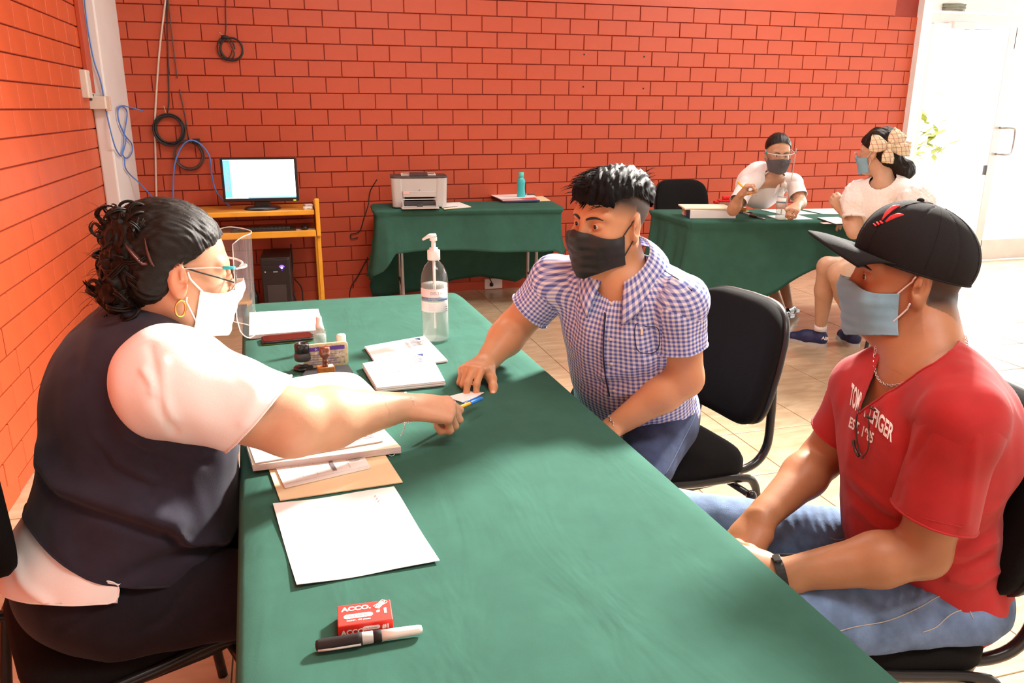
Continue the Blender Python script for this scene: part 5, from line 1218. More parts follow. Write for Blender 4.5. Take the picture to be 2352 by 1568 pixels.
    for nm_, sh, el, cutn in (('sleeve', shR, elR, nrm(_rt*.70+_dn*.62+_fw*.25)), ('sleeve', shL, elL, nrm(elL-shL))):
        s2 = Sdf(); s2.ell(sh+np.array([0, 0, .005]), (.098, .088, .098), None, .03); ce = sh+(el-sh)*(.72 if sh is shR else .6); s2.cap(sh, ce+(el-sh)*.3, .094, .078, .03)
        V, F = mesh_sdf(s2, *box_of([sh, ce, el], .15), .006); V, F = clipf(V, F, lambda V: -((V-ce)@cutn)); V = taub(V, F, 4); N = vnorm(V, F)
        V = V+N*(.0018*noise(V, 26)+(ridge_px(V, N, [([(345, 800), (358, 860), (372, 940), (400, 990)], 10, -.005), ([(330, 850), (350, 880), (352, 900)], 9, .005), ([(375, 835), (372, 900), (390, 960)], 14, .004), ([(430, 785), (500, 790), (560, 830)], 16, .003), ([(560, 860), (590, 900), (560, 970)], 16, .003)]) if sh is shR else 0))[:, None]
        raw(nm_, V, F, 'blouse', t, off, solid=.002); hem(V, F, .0022, 'sleeve_hem', 'blouse', t, off)
    # trousers
    tr = Sdf(); tr.ell(T.p(.0, 0, .02), (.16, .20, .135), T.R, .05)
    for h_, k_, a_ in ((hR, kR, aR), (hL, kL, aL)): tr.cap(h_, k_, .092, .075, .05); tr.cap(k_, a_+[0, 0, .03], .068, .055, .03)
    V, F = mesh_sdf(tr, *box_of([q[6] for q in tr.p]+[kR, kL, aR, aL], .24), .007, off=.004); V = V[:]; V, F = clipf(V, F, lambda V: V[:, 2]-.07); V = taub(V, F, 4); N = vnorm(V, F)
    V[:, 2] = np.where((V[:, 2] < .472) & (np.linalg.norm(V-T.p(0, 0, 0), axis=1) < .42), .472, V[:, 2])
    lines = [([(140, 1450), (190, 1420), (240, 1385)], 8, -.005), ([(330, 1450), (380, 1415), (410, 1370), (440, 1330)], 8, -.005), ([(345, 1455), (395, 1425), (425, 1380)], 8, .004)]+[([(288+17*k, 1428), (300+17*k, 1405), (318+17*k, 1385)], 4.5, .0022) for k in range(9)]
    V = V+N*(ridge_px(V, N, lines)+.002*noise(V, 20))[:, None]; raw('trousers', V, F, 'trouser', t, off, solid=.002)
    for a_ in (aR, aL): shoe(t, off, a_*[1, 1, 0]+[-.02, 0, 0], a_*[1, 1, 0]+[.17, 0, 0], 'blackmatt', 'blackmatt')
    # hair
    hs = Sdf(); hs.ell(H_.p(-.020, 0, .048), (.106, .085, .092), H_.R, .02); hs.ell(H_.p(-.055, 0, -.005), (.065, .072, .075), H_.R, .03); hs.ell(H_.p(-.052, -.062, -.01), (.034, .022, .04), H_.R, .015); hs.ell(H_.p(-.052, .062, -.01), (.034, .022, .04), H_.R, .015)
    V, F = mesh_sdf(hs, *box_of([H_.o], .18), .003)
    def hl(V):
        l = H_.loc(V); x, y, z = l.T; zl = np.where(x > .0, .030+.80*x, .030+5*(x+.004)); return z-np.maximum(zl, -.075)+.002*np.sin(y*300)
    V, F = clipf(V, F, hl); N = vnorm(V, F); l = H_.loc(V); V = V+N*(.0011*noise(l, 420, 10, st=(.10, 1, .55))+.0010*noise(l, 150, 8, 1, st=(.15, 1, .6)))[:, None]
    raw('hair', V, F, 'hairW', t, off)
    rg = np.random.default_rng(3); m = MB(off); bc = H_.p(-.082, -.012, .030); br = np.array([.050, .066, .094])
    bs_ = Sdf(); bs_.ell(bc, br*.86, U_.R, .02); bs_.ell(H_.p(-.088, -.015, -.035), (.040, .052, .05), U_.R, .03); V, F = mesh_sdf(bs_, *box_of([bc], .16), .0035); N = vnorm(V, F); V = V+N*(.004*noise(V, 95, 8)+.002*noise(V, 220, 8, 1))[:, None]; raw('hair_bun', V, F, 'hairW', t, off)
    for k in range(120):
        u = nrm(rg.normal(0, 1, 3)); 
        if u[0] > .45: continue
        c = bc+U_.R@(u*br*rg.uniform(.80, 1.0)); 
        if k % 4 == 0: c = H_.p(-.092, -.02, -.05)+U_.R@(u*np.array([.045, .055, .04]))
        a1 = nrm(np.cross(U_.R@u, rg.normal(0, 1, 3))); a2 = nrm(U_.R@u+.3*rg.normal(0, 1, 3)); R1 = rg.uniform(.010, .022); ph = rg.uniform(0, 6.28); sp = rg.uniform(1.2, 1.9)*math.pi; dr = rg.normal(0, .006, 3)
        for j in range(3):
            o_ = rg.normal(0, .0016, 3); pts = [c+o_+a1*R1*math.cos(ph+sp*q/12)+a2*R1*.8*math.sin(ph+sp*q/12)+dr*q/12 for q in range(13)]; m.tube(np.array(pts), [.0012, .0024, .0022, .0006], 5, cap=False)
    m.build('hair_curls', 'hairW', t, smooth=True)
    # flyaways
    pr = [H_.p(-.115+rg.uniform(-.02, .03), rg.uniform(-.05, .03), rg.uniform(-.08, .11)) for _ in range(60)]; strands('hair_flyaways', t, off, 'hairW', H_, pr, [H_.R@np.array([-.8, rg.uniform(-.5, .5), rg.uniform(-.6, .8)]) for _ in range(60)], .03, .0004, 4, (0, 0, -.8))
    cm = mat('brown_hair_clip', (.10, .025, .018), .25)
    for px_ in ((310, 558, 340, 612), (343, 552, 351, 612)):
        a = P(px_[0], px_[1], 1.43); b = P(px_[2], px_[3], 1.425); hsv = hs.plus(bs_); q = snap(hs, [a+(b-a)*k/6 for k in range(7)], .004); MB(off).tube(q, [.002, .004, .0055, .0055, .004], 8, flat=.5).build('hair_clip', cm, t, smooth=True)
    # earring, mask, glasses, shield
    e = H_.p(.004, -.089, -.034); MB(off).tube([e+H_.R@np.array([.0085*math.cos(a), -.002+.002*math.sin(a), -.014+.0145*math.sin(a)]) for a in np.linspace(0, 6.283, 20, endpoint=False)], .0021, 8, closed=True).build('earring', 'gold', t, smooth=True)
    mask_part(t, off, H_, 'maskwhite', S, .008, -.108, .036, 1.0, .0018, earz=.016)
    m = MB(off); gl = mat('black_spectacle_frame', (.02, .015, .015), .3)
    for y in (-1, 1):
        m.tube(lay(S, [H_.p(-.002, y*.084, .020), H_.p(.03, y*.080, .020), H_.p(.065, y*.074, .014), H_.p(.098, y*.062, .006)], .004), .0016, 6)
        m.tube([H_.p(.112-.012*abs(math.cos(a)*.024+.032)/.056, y*(.034+.025*math.cos(a)), .004+.017*math.sin(a)) for a in np.linspace(0, 6.283, 20, endpoint=False)], .0011, 6, closed=True)
    m.tube([H_.p(.108, -.010, .008), H_.p(.111, 0, .011), H_.p(.108, .010, .008)], .0012, 6); m.build('spectacles', gl, t, smooth=True)
    def sh_pt(a, z): r_ = .104; return U_.p(.040+r_*math.cos(a), r_*math.sin(a), z)
    A = np.linspace(-math.radians(60), math.radians(60), 33); g = []
    for i in range(25):
        v = i/24; row = []
        for a in A:
            ea = max(0, abs(a)/math.radians(60)-.62)/.38; z1 = .076-.012*ea**2; z0 = -.122+.045*(1-math.sqrt(max(0, 1-ea**2))); row.append(sh_pt(a, z0+(z1-z0)*v))
        g.append(row)
    MB(off).grid(g).build('face_shield', 'shield', t, smooth=True)
    g = np.array(g); ring = list(g[0])+list(g[1:-1, -1])+list(g[-1][::-1])+list(g[1:-1, 0][::-1]); MB(off).tube(np.array(ring), .0010, 6, closed=True).build('shield_edge', 'shieldedge', t, smooth=True)
    for y in (-1, 1):
        MB(off).tube([H_.p(-.0, y*.086, .024), H_.p(.05, y*.081, .032), H_.p(.098, y*.070, .034)], .0026, 8, flat=.5).build('shield_temple', 'shieldedge', t, smooth=True)
        MB(off).tube([H_.p(.070, y*.080, .034), H_.p(.092, y*.074, .036)], .0052, 8, flat=.6).build('shield_hinge', 'cyan', t, smooth=True)
        MB(off).tube(smooth_path([H_.p(.098, y*.07, .035), H_.p(.118, y*.045, .037), H_.p(.124, y*.012, .036), H_.p(.118, y*.0, .03)], 4), .0022, 6).build('shield_frame', 'shieldedge', t, smooth=True)
    # bracelet and ring
    ax = nrm(wrR-elR); u = nrm(np.cross(ax, [0, 0, 1])); v = np.cross(ax, u); c = wrR+ax*.004
    ring = [c+u*.032*math.cos(a)+v*(.026*math.sin(a)+ (.006 if math.sin(a) > .3 else 0)) for a in np.linspace(0, 6.283, 15)]; chain_links('bracelet', t, off, ring, .0011, 'silver', .0045)
    tail = [c-u*0+v*.030, c+v*.045+ax*.002, c+v*.062-ax*.006]; chain_links('bracelet_tail', t, off, tail, .0010, 'silver', .004)
    MB(off).tube([c-v*.028+ax*.002-u*.004, c-v*.028-ax*.004-u*.004], .0022, 6).build('bracelet_cross', 'silver', t)
    k0 = kn[0]+nrm(f)*.016+np.array([0, 0, -.006]); MB(off).tube([k0+nrm(np.cross(f, [0, 0, 1]))*.0098*math.cos(a)+np.array([0, 0, 1])*.0098*math.sin(a) for a in np.linspace(0, 6.283, 16, endpoint=False)], .0010, 6, closed=True).build('finger_ring', 'silver', t, smooth=True)
woman_vest()
# ================================================================ man in the checked shirt
def gingham():
    m = mat('blue_white_gingham', (.8, .8, .9), .8, var=.02, bump=.1, bs=800); nt = m.node_tree; N = nt.nodes; L = nt.links; b = N['Principled BSDF']
    at = N.new('ShaderNodeAttribute'); at.attribute_name = 'cloth'; sx = N.new('ShaderNodeSeparateXYZ'); L.new(at.outputs['Vector'], sx.inputs[0]); st = []
    for k in range(2):
        a = N.new('ShaderNodeMath'); a.operation = 'MULTIPLY'; a.inputs[1].default_value = 1/.0112; L.new(sx.outputs[k], a.inputs[0])
        f = N.new('ShaderNodeMath'); f.operation = 'PINGPONG'; f.inputs[1].default_value = .5; L.new(a.outputs[0], f.inputs[0])
        r = N.new('ShaderNodeMapRange'); r.inputs[1].default_value = .20; r.inputs[2].default_value = .30; L.new(f.outputs[0], r.inputs[0]); st.append(r)
    ad = N.new('ShaderNodeMath'); ad.operation = 'ADD'; L.new(st[0].outputs[0], ad.inputs[0]); L.new(st[1].outputs[0], ad.inputs[1])
    cr = N.new('ShaderNodeValToRGB'); cr.color_ramp.elements[0].color = (.80, .78, .82, 1); cr.color_ramp.elements[1].color = (.085, .12, .42, 1); e = cr.color_ramp.elements.new(.5); e.color = (.38, .41, .66, 1)
    hf = N.new('ShaderNodeMath'); hf.operation = 'MULTIPLY'; hf.inputs[1].default_value = .5; L.new(ad.outputs[0], hf.inputs[0]); L.new(hf.outputs[0], cr.inputs[0]); L.new(cr.outputs[0], b.inputs['Base Color']); return m
M['check'] = gingham()
M['placket'] = mat('navy_placket', (.012, .014, .05), .8); M['denim'] = mat('blue_denim', (.040, .062, .135), .85, var=.35, vs=26, bump=.35, bs=700)
M['denimshade'] = mat('shaded_denim', (.010, .012, .024), .85, var=.3, vs=26, bump=.3, bs=700); M['denimlight'] = mat('light_blue_denim', (.12, .19, .33), .85, var=.38, vs=22, bump=.4, bs=600)  # the darkest denim is the blue jeans with shade put into the colour
M['stitch'] = mat('seam_stitching', (.42, .40, .36), .8); M['seamdark'] = mat('dark_seam', (.05, .07, .13), .8)
M['hairM'] = hairmat('black_hair', (.007, .006, .006), (8, 1.2, 8), .55); M['hairM'].node_tree.nodes['Principled BSDF'].inputs['Specular IOR Level'].default_value = .08; M['skinM2'] = skinmat('skin_of_checked_shirt_man'); M['maskblack'] = mat('black_mask', (.014, .013, .013), .6, var=.15, bump=.2)
def torso_uv(T, V, r=.15): l = T.loc(V); return np.column_stack([np.arctan2(l[:, 1], l[:, 0]+.02)*r, l[:, 2], l[:, 0]])
def arm_uv(a, b, V, r=.06):
    ax = nrm(b-a); u = nrm(np.cross(ax, [.3, .2, 1])); v = np.cross(ax, u); W = V-a; return np.column_stack([np.arctan2(W@v, W@u)*r, W@ax, W@u])
def nails(t, off, tips, ks, n_off=-1):
    nm = mat('finger_nail', (.75, .42, .32), .25)
    for i in ks: p, q, r, n, a = tips[i]; d = nrm(p-q); up = nrm(-n+d*(n@d)); MB(off).ball(p-d*r*.1+up*r*.80, (r*.75, r*.62, r*.22), 10, R=np.column_stack([d, np.cross(up, d), up])).build('finger_nail', nm, t, smooth=True)
def man_check():
    off = np.array([1.03, 2.0, 0]); t = thing('person', 'man in blue checked short sleeved shirt and black mask touching a card on the table', 'person', off)
    yaw = 205; l0 = np.array([-math.sin(math.radians(yaw)), math.cos(math.radians(yaw)), 0])
    H_ = head_frame(P(1460, 523, 1.93)-l0*.083, yaw, 4, -2)
    pel = P(1462, 935, 2.30); nb = P(1436, 632, 2.01); T = torso_frame(pel, nb, 222); L_ = np.linalg.norm(nb-pel)
    shL = P(1558, 700, 1.95); elL = P(1572, 868, 2.02); wrL = P(1402, 985, 2.04); shR = P(1275, 652, 2.12); elR = P(1182, 752, 2.20); wrR = P(1112, 836, 2.10)
    S = Sdf(); add_head(S, H_, 1.0, fat=1.08, jaw=1.15)
    S.cap(H_.p(-.025, 0, -.05), nb+[0, 0, -.02], .058, .064, .03); S.cap(H_.p(.03, 0, -.085), nb+T.R@np.array([.03, 0, -.02]), .036, .045, .04)
    core = Sdf()
    for c, r in (((.0, 0, .02), (.13, .17, .13)), ((.02, 0, .15), (.130, .158, .15)), ((.015, 0, L_-.17), (.125, .168, .16)), ((-.03, 0, L_-.10), (.10, .15, .11))): core.ell(T.p(*c), r, T.R, .05)
    for y, sh in ((-1, shR), (1, shL)): core.cap(T.p(-.01, y*.04, L_-.03), sh+np.array([0, 0, .006]), .046, .060, .05)
    for q in core.p[:4]: S.p.append(('e', q[1], q[2]*.9, *q[3:]))
    for sh in (shR, shL): S.cap(nb-[0, 0, .03], sh, .045, .05, .04)
    arm(S, shR, elR, wrR, (.056, .046, .045, .0275)); arm(S, shL, elL, wrL, (.056, .047, .045, .0275))
    tgt = Z(1060, 893, .762); f = nrm(tgt-wrR); f = nrm(f+np.array([0, 0, .26])); kn, tips = hand(S, wrR, f, [-.15, -.25, -1], np.array([.9, -.55, -.1]), ((40, 42, 22), (36, 40, 22), (58, 78, 45), (66, 80, 45)), nrm(f*.9+np.array([.5, -.45, -.5])), 1.0, tcurl=(8, 10))
    hand(S, wrL, [-.6, -.72, -.28], [.2, -.4, -1], [-.8, .7, 0], ((25, 35, 20),)*4, [-.9, .1, -.4], 1.0)
    hL, hR = T.p(.02, .10, -.0), T.p(.02, -.10, -.0); kL = Z(1452, 1120, .50); kR = np.array([.72, 1.98, .50]); aL = np.array([kL[0]+.02, kL[1]+.02, .09]); aR = np.array([.68, 2.02, .09])
    for h_, k_, a_ in ((hR, kR, aR), (hL, kL, aL)): S.cap(h_, k_, .065, .048, .03); S.cap(k_, a_, .048, .032, .03)
    base = np.array(SK['M2'])
    def col(V):
        l = H_.loc(V); c = np.tile(base, (len(V), 1)); d = np.linalg.norm(V-H_.o, axis=1); x, y, z = l.T
        fade = np.clip((z-.012-.35*np.maximum(x, 0))/.045, 0, 1)*(x < .062-.0*z)*(d < .16)*np.clip((.064-x)/.012, 0, 1); fade = np.where(x < -.01, np.clip((z+.06)/.07, 0, 1), fade)*(d < .17)*(z > -.075)*(np.abs(y) < .0775)
        c = c*(1-fade[:, None]*.93)+np.array([.02, .015, .013])*fade[:, None]*.93
        for k in list(kn)+[q[1] for q in tips[:2]]: w_ = np.exp(-(np.linalg.norm(V-k, axis=1)/.013)**2)[:, None]; c = c*(1-w_*.35)+np.array([.58, .20, .11])*w_*.35
        return np.clip(c, 0, 1)
    hb = box_of([H_.p(x, y, z) for x in (-.12, .13) for y in (-.1, .1) for z in (-.14, .14)], 0); hh = box_of([wrR, tips[1][0], tips[0][0], kn[3], tips[4][0]], .04)
    skin_body('body', S, [hb, hh], box_of([q[6] for q in S.p], .2), 'skinM2', t, off, col, .0027, .007); nails(t, off, tips, (4,)); eyes(t, off, H_, look=(-.05, -.05)); brows(t, off, H_, S, 1.0)
    # shirt
    V, F = mesh_sdf(core, *box_of([q[6] for q in core.p], .22), .0065, off=.014)
    fz = lambda V: T.loc(V)
    def neck(V): l = T.loc(V)-np.array([.0, 0, L_+.022]); a = l[:, 0]; return np.sqrt((l[:, 1]/(.060*np.clip(1-np.maximum(a-.04, 0)/.09, .05, 1)))**2+((l[:, 2]*.45-a*.9+.012)/np.where(a > 0, .086, .075))**2)-1+np.where(l[:, 2] < -.12, 3, 0)
    V, F = clipf(V, F, neck, lambda V: fz(V)[:, 2]-(-.045+.012*np.sin(fz(V)[:, 1]*30)-.10*fz(V)[:, 0].clip(-.1, .1))); V = taub(V, F, 4); N = vnorm(V, F)
    lines = [([(1540, 620), (1505, 680), (1500, 760), (1515, 850)], 9, -.006), ([(1300, 640), (1320, 700), (1310, 780)], 10, -.005), ([(1375, 860), (1440, 850), (1510, 820)], 9, .005), ([(1375, 880), (1440, 878), (1530, 850)], 8, -.005), ([(1370, 905), (1440, 905), (1540, 880)], 9, .004), ([(1330, 700), (1350, 780), (1340, 860)], 12, .004), ([(1400, 660), (1392, 760), (1388, 900)], 5, .002), ([(1480, 700), (1470, 780), (1490, 860)], 14, .004), ([(1330, 850), (1330, 880), (1370, 905)], 9, -.004), ([(1560, 870), (1590, 895), (1600, 915)], 9, .005)]
    V = V+N*(ridge_px(V, N, lines)+.0022*noise(V, 22)+.0008*noise(V, 60, seed=1))[:, None]; uv = torso_uv(T, V); raw('shirt', V, F, 'check', t, off, uv=uv, solid=.002)
    bv = BVHTree.FromPolygons([tuple(v) for v in V], [tuple(map(int, f_)) for f_ in F])
    def onshirt(px_, py_, lift=.003):
        d = nrm(_ray(px_, py_)); h = bv.ray_cast(Vector((0, 0, CAMH)), Vector(d)); return (np.array(h[0])-d*lift) if h[0] else None
    pl_ = [onshirt(x, y, .002) for x, y in ((1393, 672), (1390, 720), (1387, 770), (1386, 820), (1392, 870), (1400, 910))]; pl_ = smooth_path([p for p in pl_ if p is not None], 5)
    MB(off).tube(pl_, .0035, 6, flat=.4, up=-T.R[:, 0]).build('placket_edge', 'placket', t, smooth=True)
    for x, y in ((1404, 669), (1405, 698), (1402, 779), (1404, 836), (1410, 898)):
        p = onshirt(x, y, .002)
        if p is not None: MB(off).ball(p, (.0052, .0052, .002), 12, R=np.column_stack([T.R[:, 1], T.R[:, 2], T.R[:, 0]])).build('button', 'wplastic', t, smooth=True)
    pk = [onshirt(x, y, .001) for x, y in ((1460, 745), (1485, 750), (1512, 755), (1512, 800), (1488, 812), (1462, 800))]; pk = [p for p in pk if p is not None]
    if len(pk) > 3: MB(off).tube(smooth_path(pk, 4, True), .0011, 5, closed=True).build('pocket_seam', 'placket', t, smooth=True)
    p = onshirt(1474, 762, .0015); 
    if p is not None: MB(off).box(p, (.006, .003, .015)).build('embroidered_motif', 'manila', t, bevel=.001)
    MB(off).tube([q for q in [onshirt(x, y, .0015) for x, y in ((1488, 592), (1520, 618), (1556, 640), (1590, 668))] if q is not None], .0012, 5).build('yoke_seam', 'placket', t, smooth=True)
    # collar : stand and two points
    g = []; TH = np.linspace(-2.72, 2.72, 41)
    for v in np.linspace(0, 1, 7):
        row = []
        for a in TH:
            fr_ = abs(a)/2.72; ang = math.pi-abs(a) if False else a; cx, cy = -math.cos(a), math.sin(a); rr_ = .068+.034*v+.006*math.sin(v*3.1); zz_ = .078-.050*v-.055*max(0, fr_-.35)**1.2*1.6-(.032*v*max(0, fr_-.70)/.30); xx = cx*rr_*1.0+.004+.036*v*max(0, fr_-.60)/.40
            row.append(T.p(xx, cy*rr_*(1.0+.12*v), L_+zz_+.005))
        g.append(row)
    g = np.array(g); mv = MB(off).grid(g); co = mv.build('collar', 'check', t, smooth=True, solid=.003); a = co.data.attributes.new('cloth', 'FLOAT_VECTOR', 'POINT'); a.data.foreach_set('vector', np.array([[TH[j]*.08, v*.05, 0] for v in np.linspace(0, 1, 7) for j in range(41)], np.float32).ravel())
    # sleeves
    for sh, el, fr2 in ((shR, elR, .62), (shL, elL, .56)):
        s2 = Sdf(); ce = sh+(el-sh)*fr2; s2.ell(sh+[0, 0, .000], (.060, .060, .058), None, .03); s2.cap(sh, ce+(el-sh)*.3, .061, .063, .04); ax = nrm(el-sh)
        if sh is shR: ax = nrm(ax*.8+(-_rt)*.35+_dn*.3)
        V, F = mesh_sdf(s2, *box_of([sh, ce, el], .1), .005); V, F = clipf(V, F, lambda V: -((V-ce)@ax)); V = taub(V, F, 2); N = vnorm(V, F); V = V+N*(.0024*noise(V, 30)+.001*noise(V, 70, seed=2))[:, None]
        raw('sleeve', V, F, 'check', t, off, uv=arm_uv(sh, el, V), solid=.002)
        for Lp_ in borders(V, F): m_ = Lp_[::2]; m_ = (np.roll(m_, 1, 0)+m_*2+np.roll(m_, -1, 0))/4; tm_ = MB(off).tube(m_, .0035, 6, closed=True); ob = tm_.build('sleeve_cuff', 'check', t, smooth=True); a = ob.data.attributes.new('cloth', 'FLOAT_VECTOR', 'POINT'); vv = np.array(tm_.v)+off; a.data.foreach_set('vector', arm_uv(sh, el, vv).astype(np.float32).ravel())
    # jeans : right leg takes the copy with shade in its colour
    for nm_, h_, k_, a_, mm in (('trouser_leg', hR, kR, aR, 'denimshade'), ('trouser_leg', hL, kL, aL, 'denim')):
        tr = Sdf(); tr.ell(T.p(.0, .06 if h_ is hL else -.06, .0), (.125, .115, .11), T.R, .05); tr.cap(h_, k_, .088, .070, .05); tr.cap(k_, a_+[0, 0, .02], .062, .052, .03)
        V, F = mesh_sdf(tr, *box_of([q[6] for q in tr.p]+[h_, k_, a_], .16), .007); V, F = clipf(V, F, lambda V: V[:, 2]-.06); N = vnorm(V, F); V = V+N*(.0025*noise(V, 26))[:, None]
        V[:, 2] = np.where((V[:, 2] < .478) & (np.linalg.norm(V[:, :2]-T.o[:2], axis=1) < .30), .478, V[:, 2]); raw(nm_, V, F, mm, t, off, solid=.002)
        if h_ is hL:
            b2 = BVHTree.FromPolygons([tuple(v) for v in V], [tuple(map(int, f_)) for f_ in tri(F)]); q = []
            for x, y in ((1602, 925), (1595, 960), (1570, 1010), (1545, 1060), (1525, 1095)):
                d = nrm(_ray(x, y)); h = b2.ray_cast(Vector((0, 0, CAMH)), Vector(d)); 
                if h[0]: q.append(np.array(h[0])-d*.001)
            if len(q) > 1: MB(off).tube(smooth_path(q, 3), .0016, 5).build('jeans_seam', 'seamdark', t, smooth=True)
    for a_ in (aR, aL): shoe(t, off, a_*[1, 1, 0]+[.03, .02, 0], a_*[1, 1, 0]+[-.13, -.08, 0], 'blackmatt', 'paper')
    # hair : longer swept top over faded sides
    hs = Sdf(); hs.ell(H_.p(-.014, .002, .066), (.102, .0795, .078), H_.R, .03); hs.ell(H_.p(.050, .002, .078), (.048, .066, .048), H_.R, .03); hs.ell(H_.p(-.06, 0, .055), (.056, .067, .068), H_.R, .03)
    V, F = mesh_sdf(hs, *box_of([H_.p(0, 0, .06)], .16), .0028)
    def hl(V): x, y, z = H_.loc(V).T; zl = np.where(x > .060, .068-.10*np.maximum(y, 0)-.0*y+.004*np.sin(y*180), .078-.15*np.maximum(x-.035, 0)); zl = np.where(x < -.02, .074+.45*(x+.02), zl); return z-zl+.0022*np.sin(x*420+y*300)
    V, F = clipf(V, F, hl); N = vnorm(V, F); l = H_.loc(V); l2 = l@rotz(.5); V = V+N*(.0026*noise(l2, 170, 8, st=(.25, 1, .4))+.0012*noise(l2, 420, 10, 1, st=(.12, 1, .5)))[:, None]
    raw('hair', V, F, 'hairM', t, off)
    rg = np.random.default_rng(8); rt_, dr = [], []
    for k in range(230):
        x, y = rg.uniform(-.09, .09), rg.uniform(-.065, .07); z = .064+.078*math.sqrt(max(0, 1-(x/.106)**2-(y/.086)**2)); rt_.append(H_.p(x, y, z-.001)); dr.append(H_.R@np.array([.55-.2*rg.random(), -.75, .08+.25*rg.random()]))
    strands('hair_strands', t, off, 'hairM', H_, rt_, dr, .036, .0010, 8, tuple(H_.R@np.array([.3, -.5, -.9])))
    rt_, dr = [], []
    for k in range(46): y = rg.uniform(-.06, .065); rt_.append(H_.p(.083-.6*abs(y)**1.3, y, .070+rg.uniform(-.003, .01))); dr.append(H_.R@np.array([.35, -.55, -.75]))
    strands('hair_fringe', t, off, 'hairM', H_, rt_, dr, .022, .0012, 9, tuple(H_.R@np.array([-.1, -.2, -.5])))
    rt_ = [H_.p(-.085+rg.uniform(-.01, .02), rg.uniform(-.01, .05), .10+rg.uniform(-.02, .02)) for _ in range(50)]; strands('hair_crown', t, off, 'hairM', H_, rt_, [H_.R@np.array([-.7, .3, .7]) for _ in rt_], .030, .0008, 10, tuple(H_.R@np.array([-.3, .3, -.5])))
    mask_part(t, off, H_, 'maskblack', S, .008, -.118, .030, 1.0, .0022, earz=.020, vb=.50)
    ax = nrm(wrL-elL); u = nrm(np.cross(ax, [0, 0, 1])); v = np.cross(ax, u); c = wrL-ax*.010; chain_links('chain_bracelet', t, off, [c+u*.031*math.cos(a)+v*.029*math.sin(a)+ax*.006*math.sin(a) for a in np.linspace(0, 6.283, 15)], .0022, 'silver', .008)
man_check()

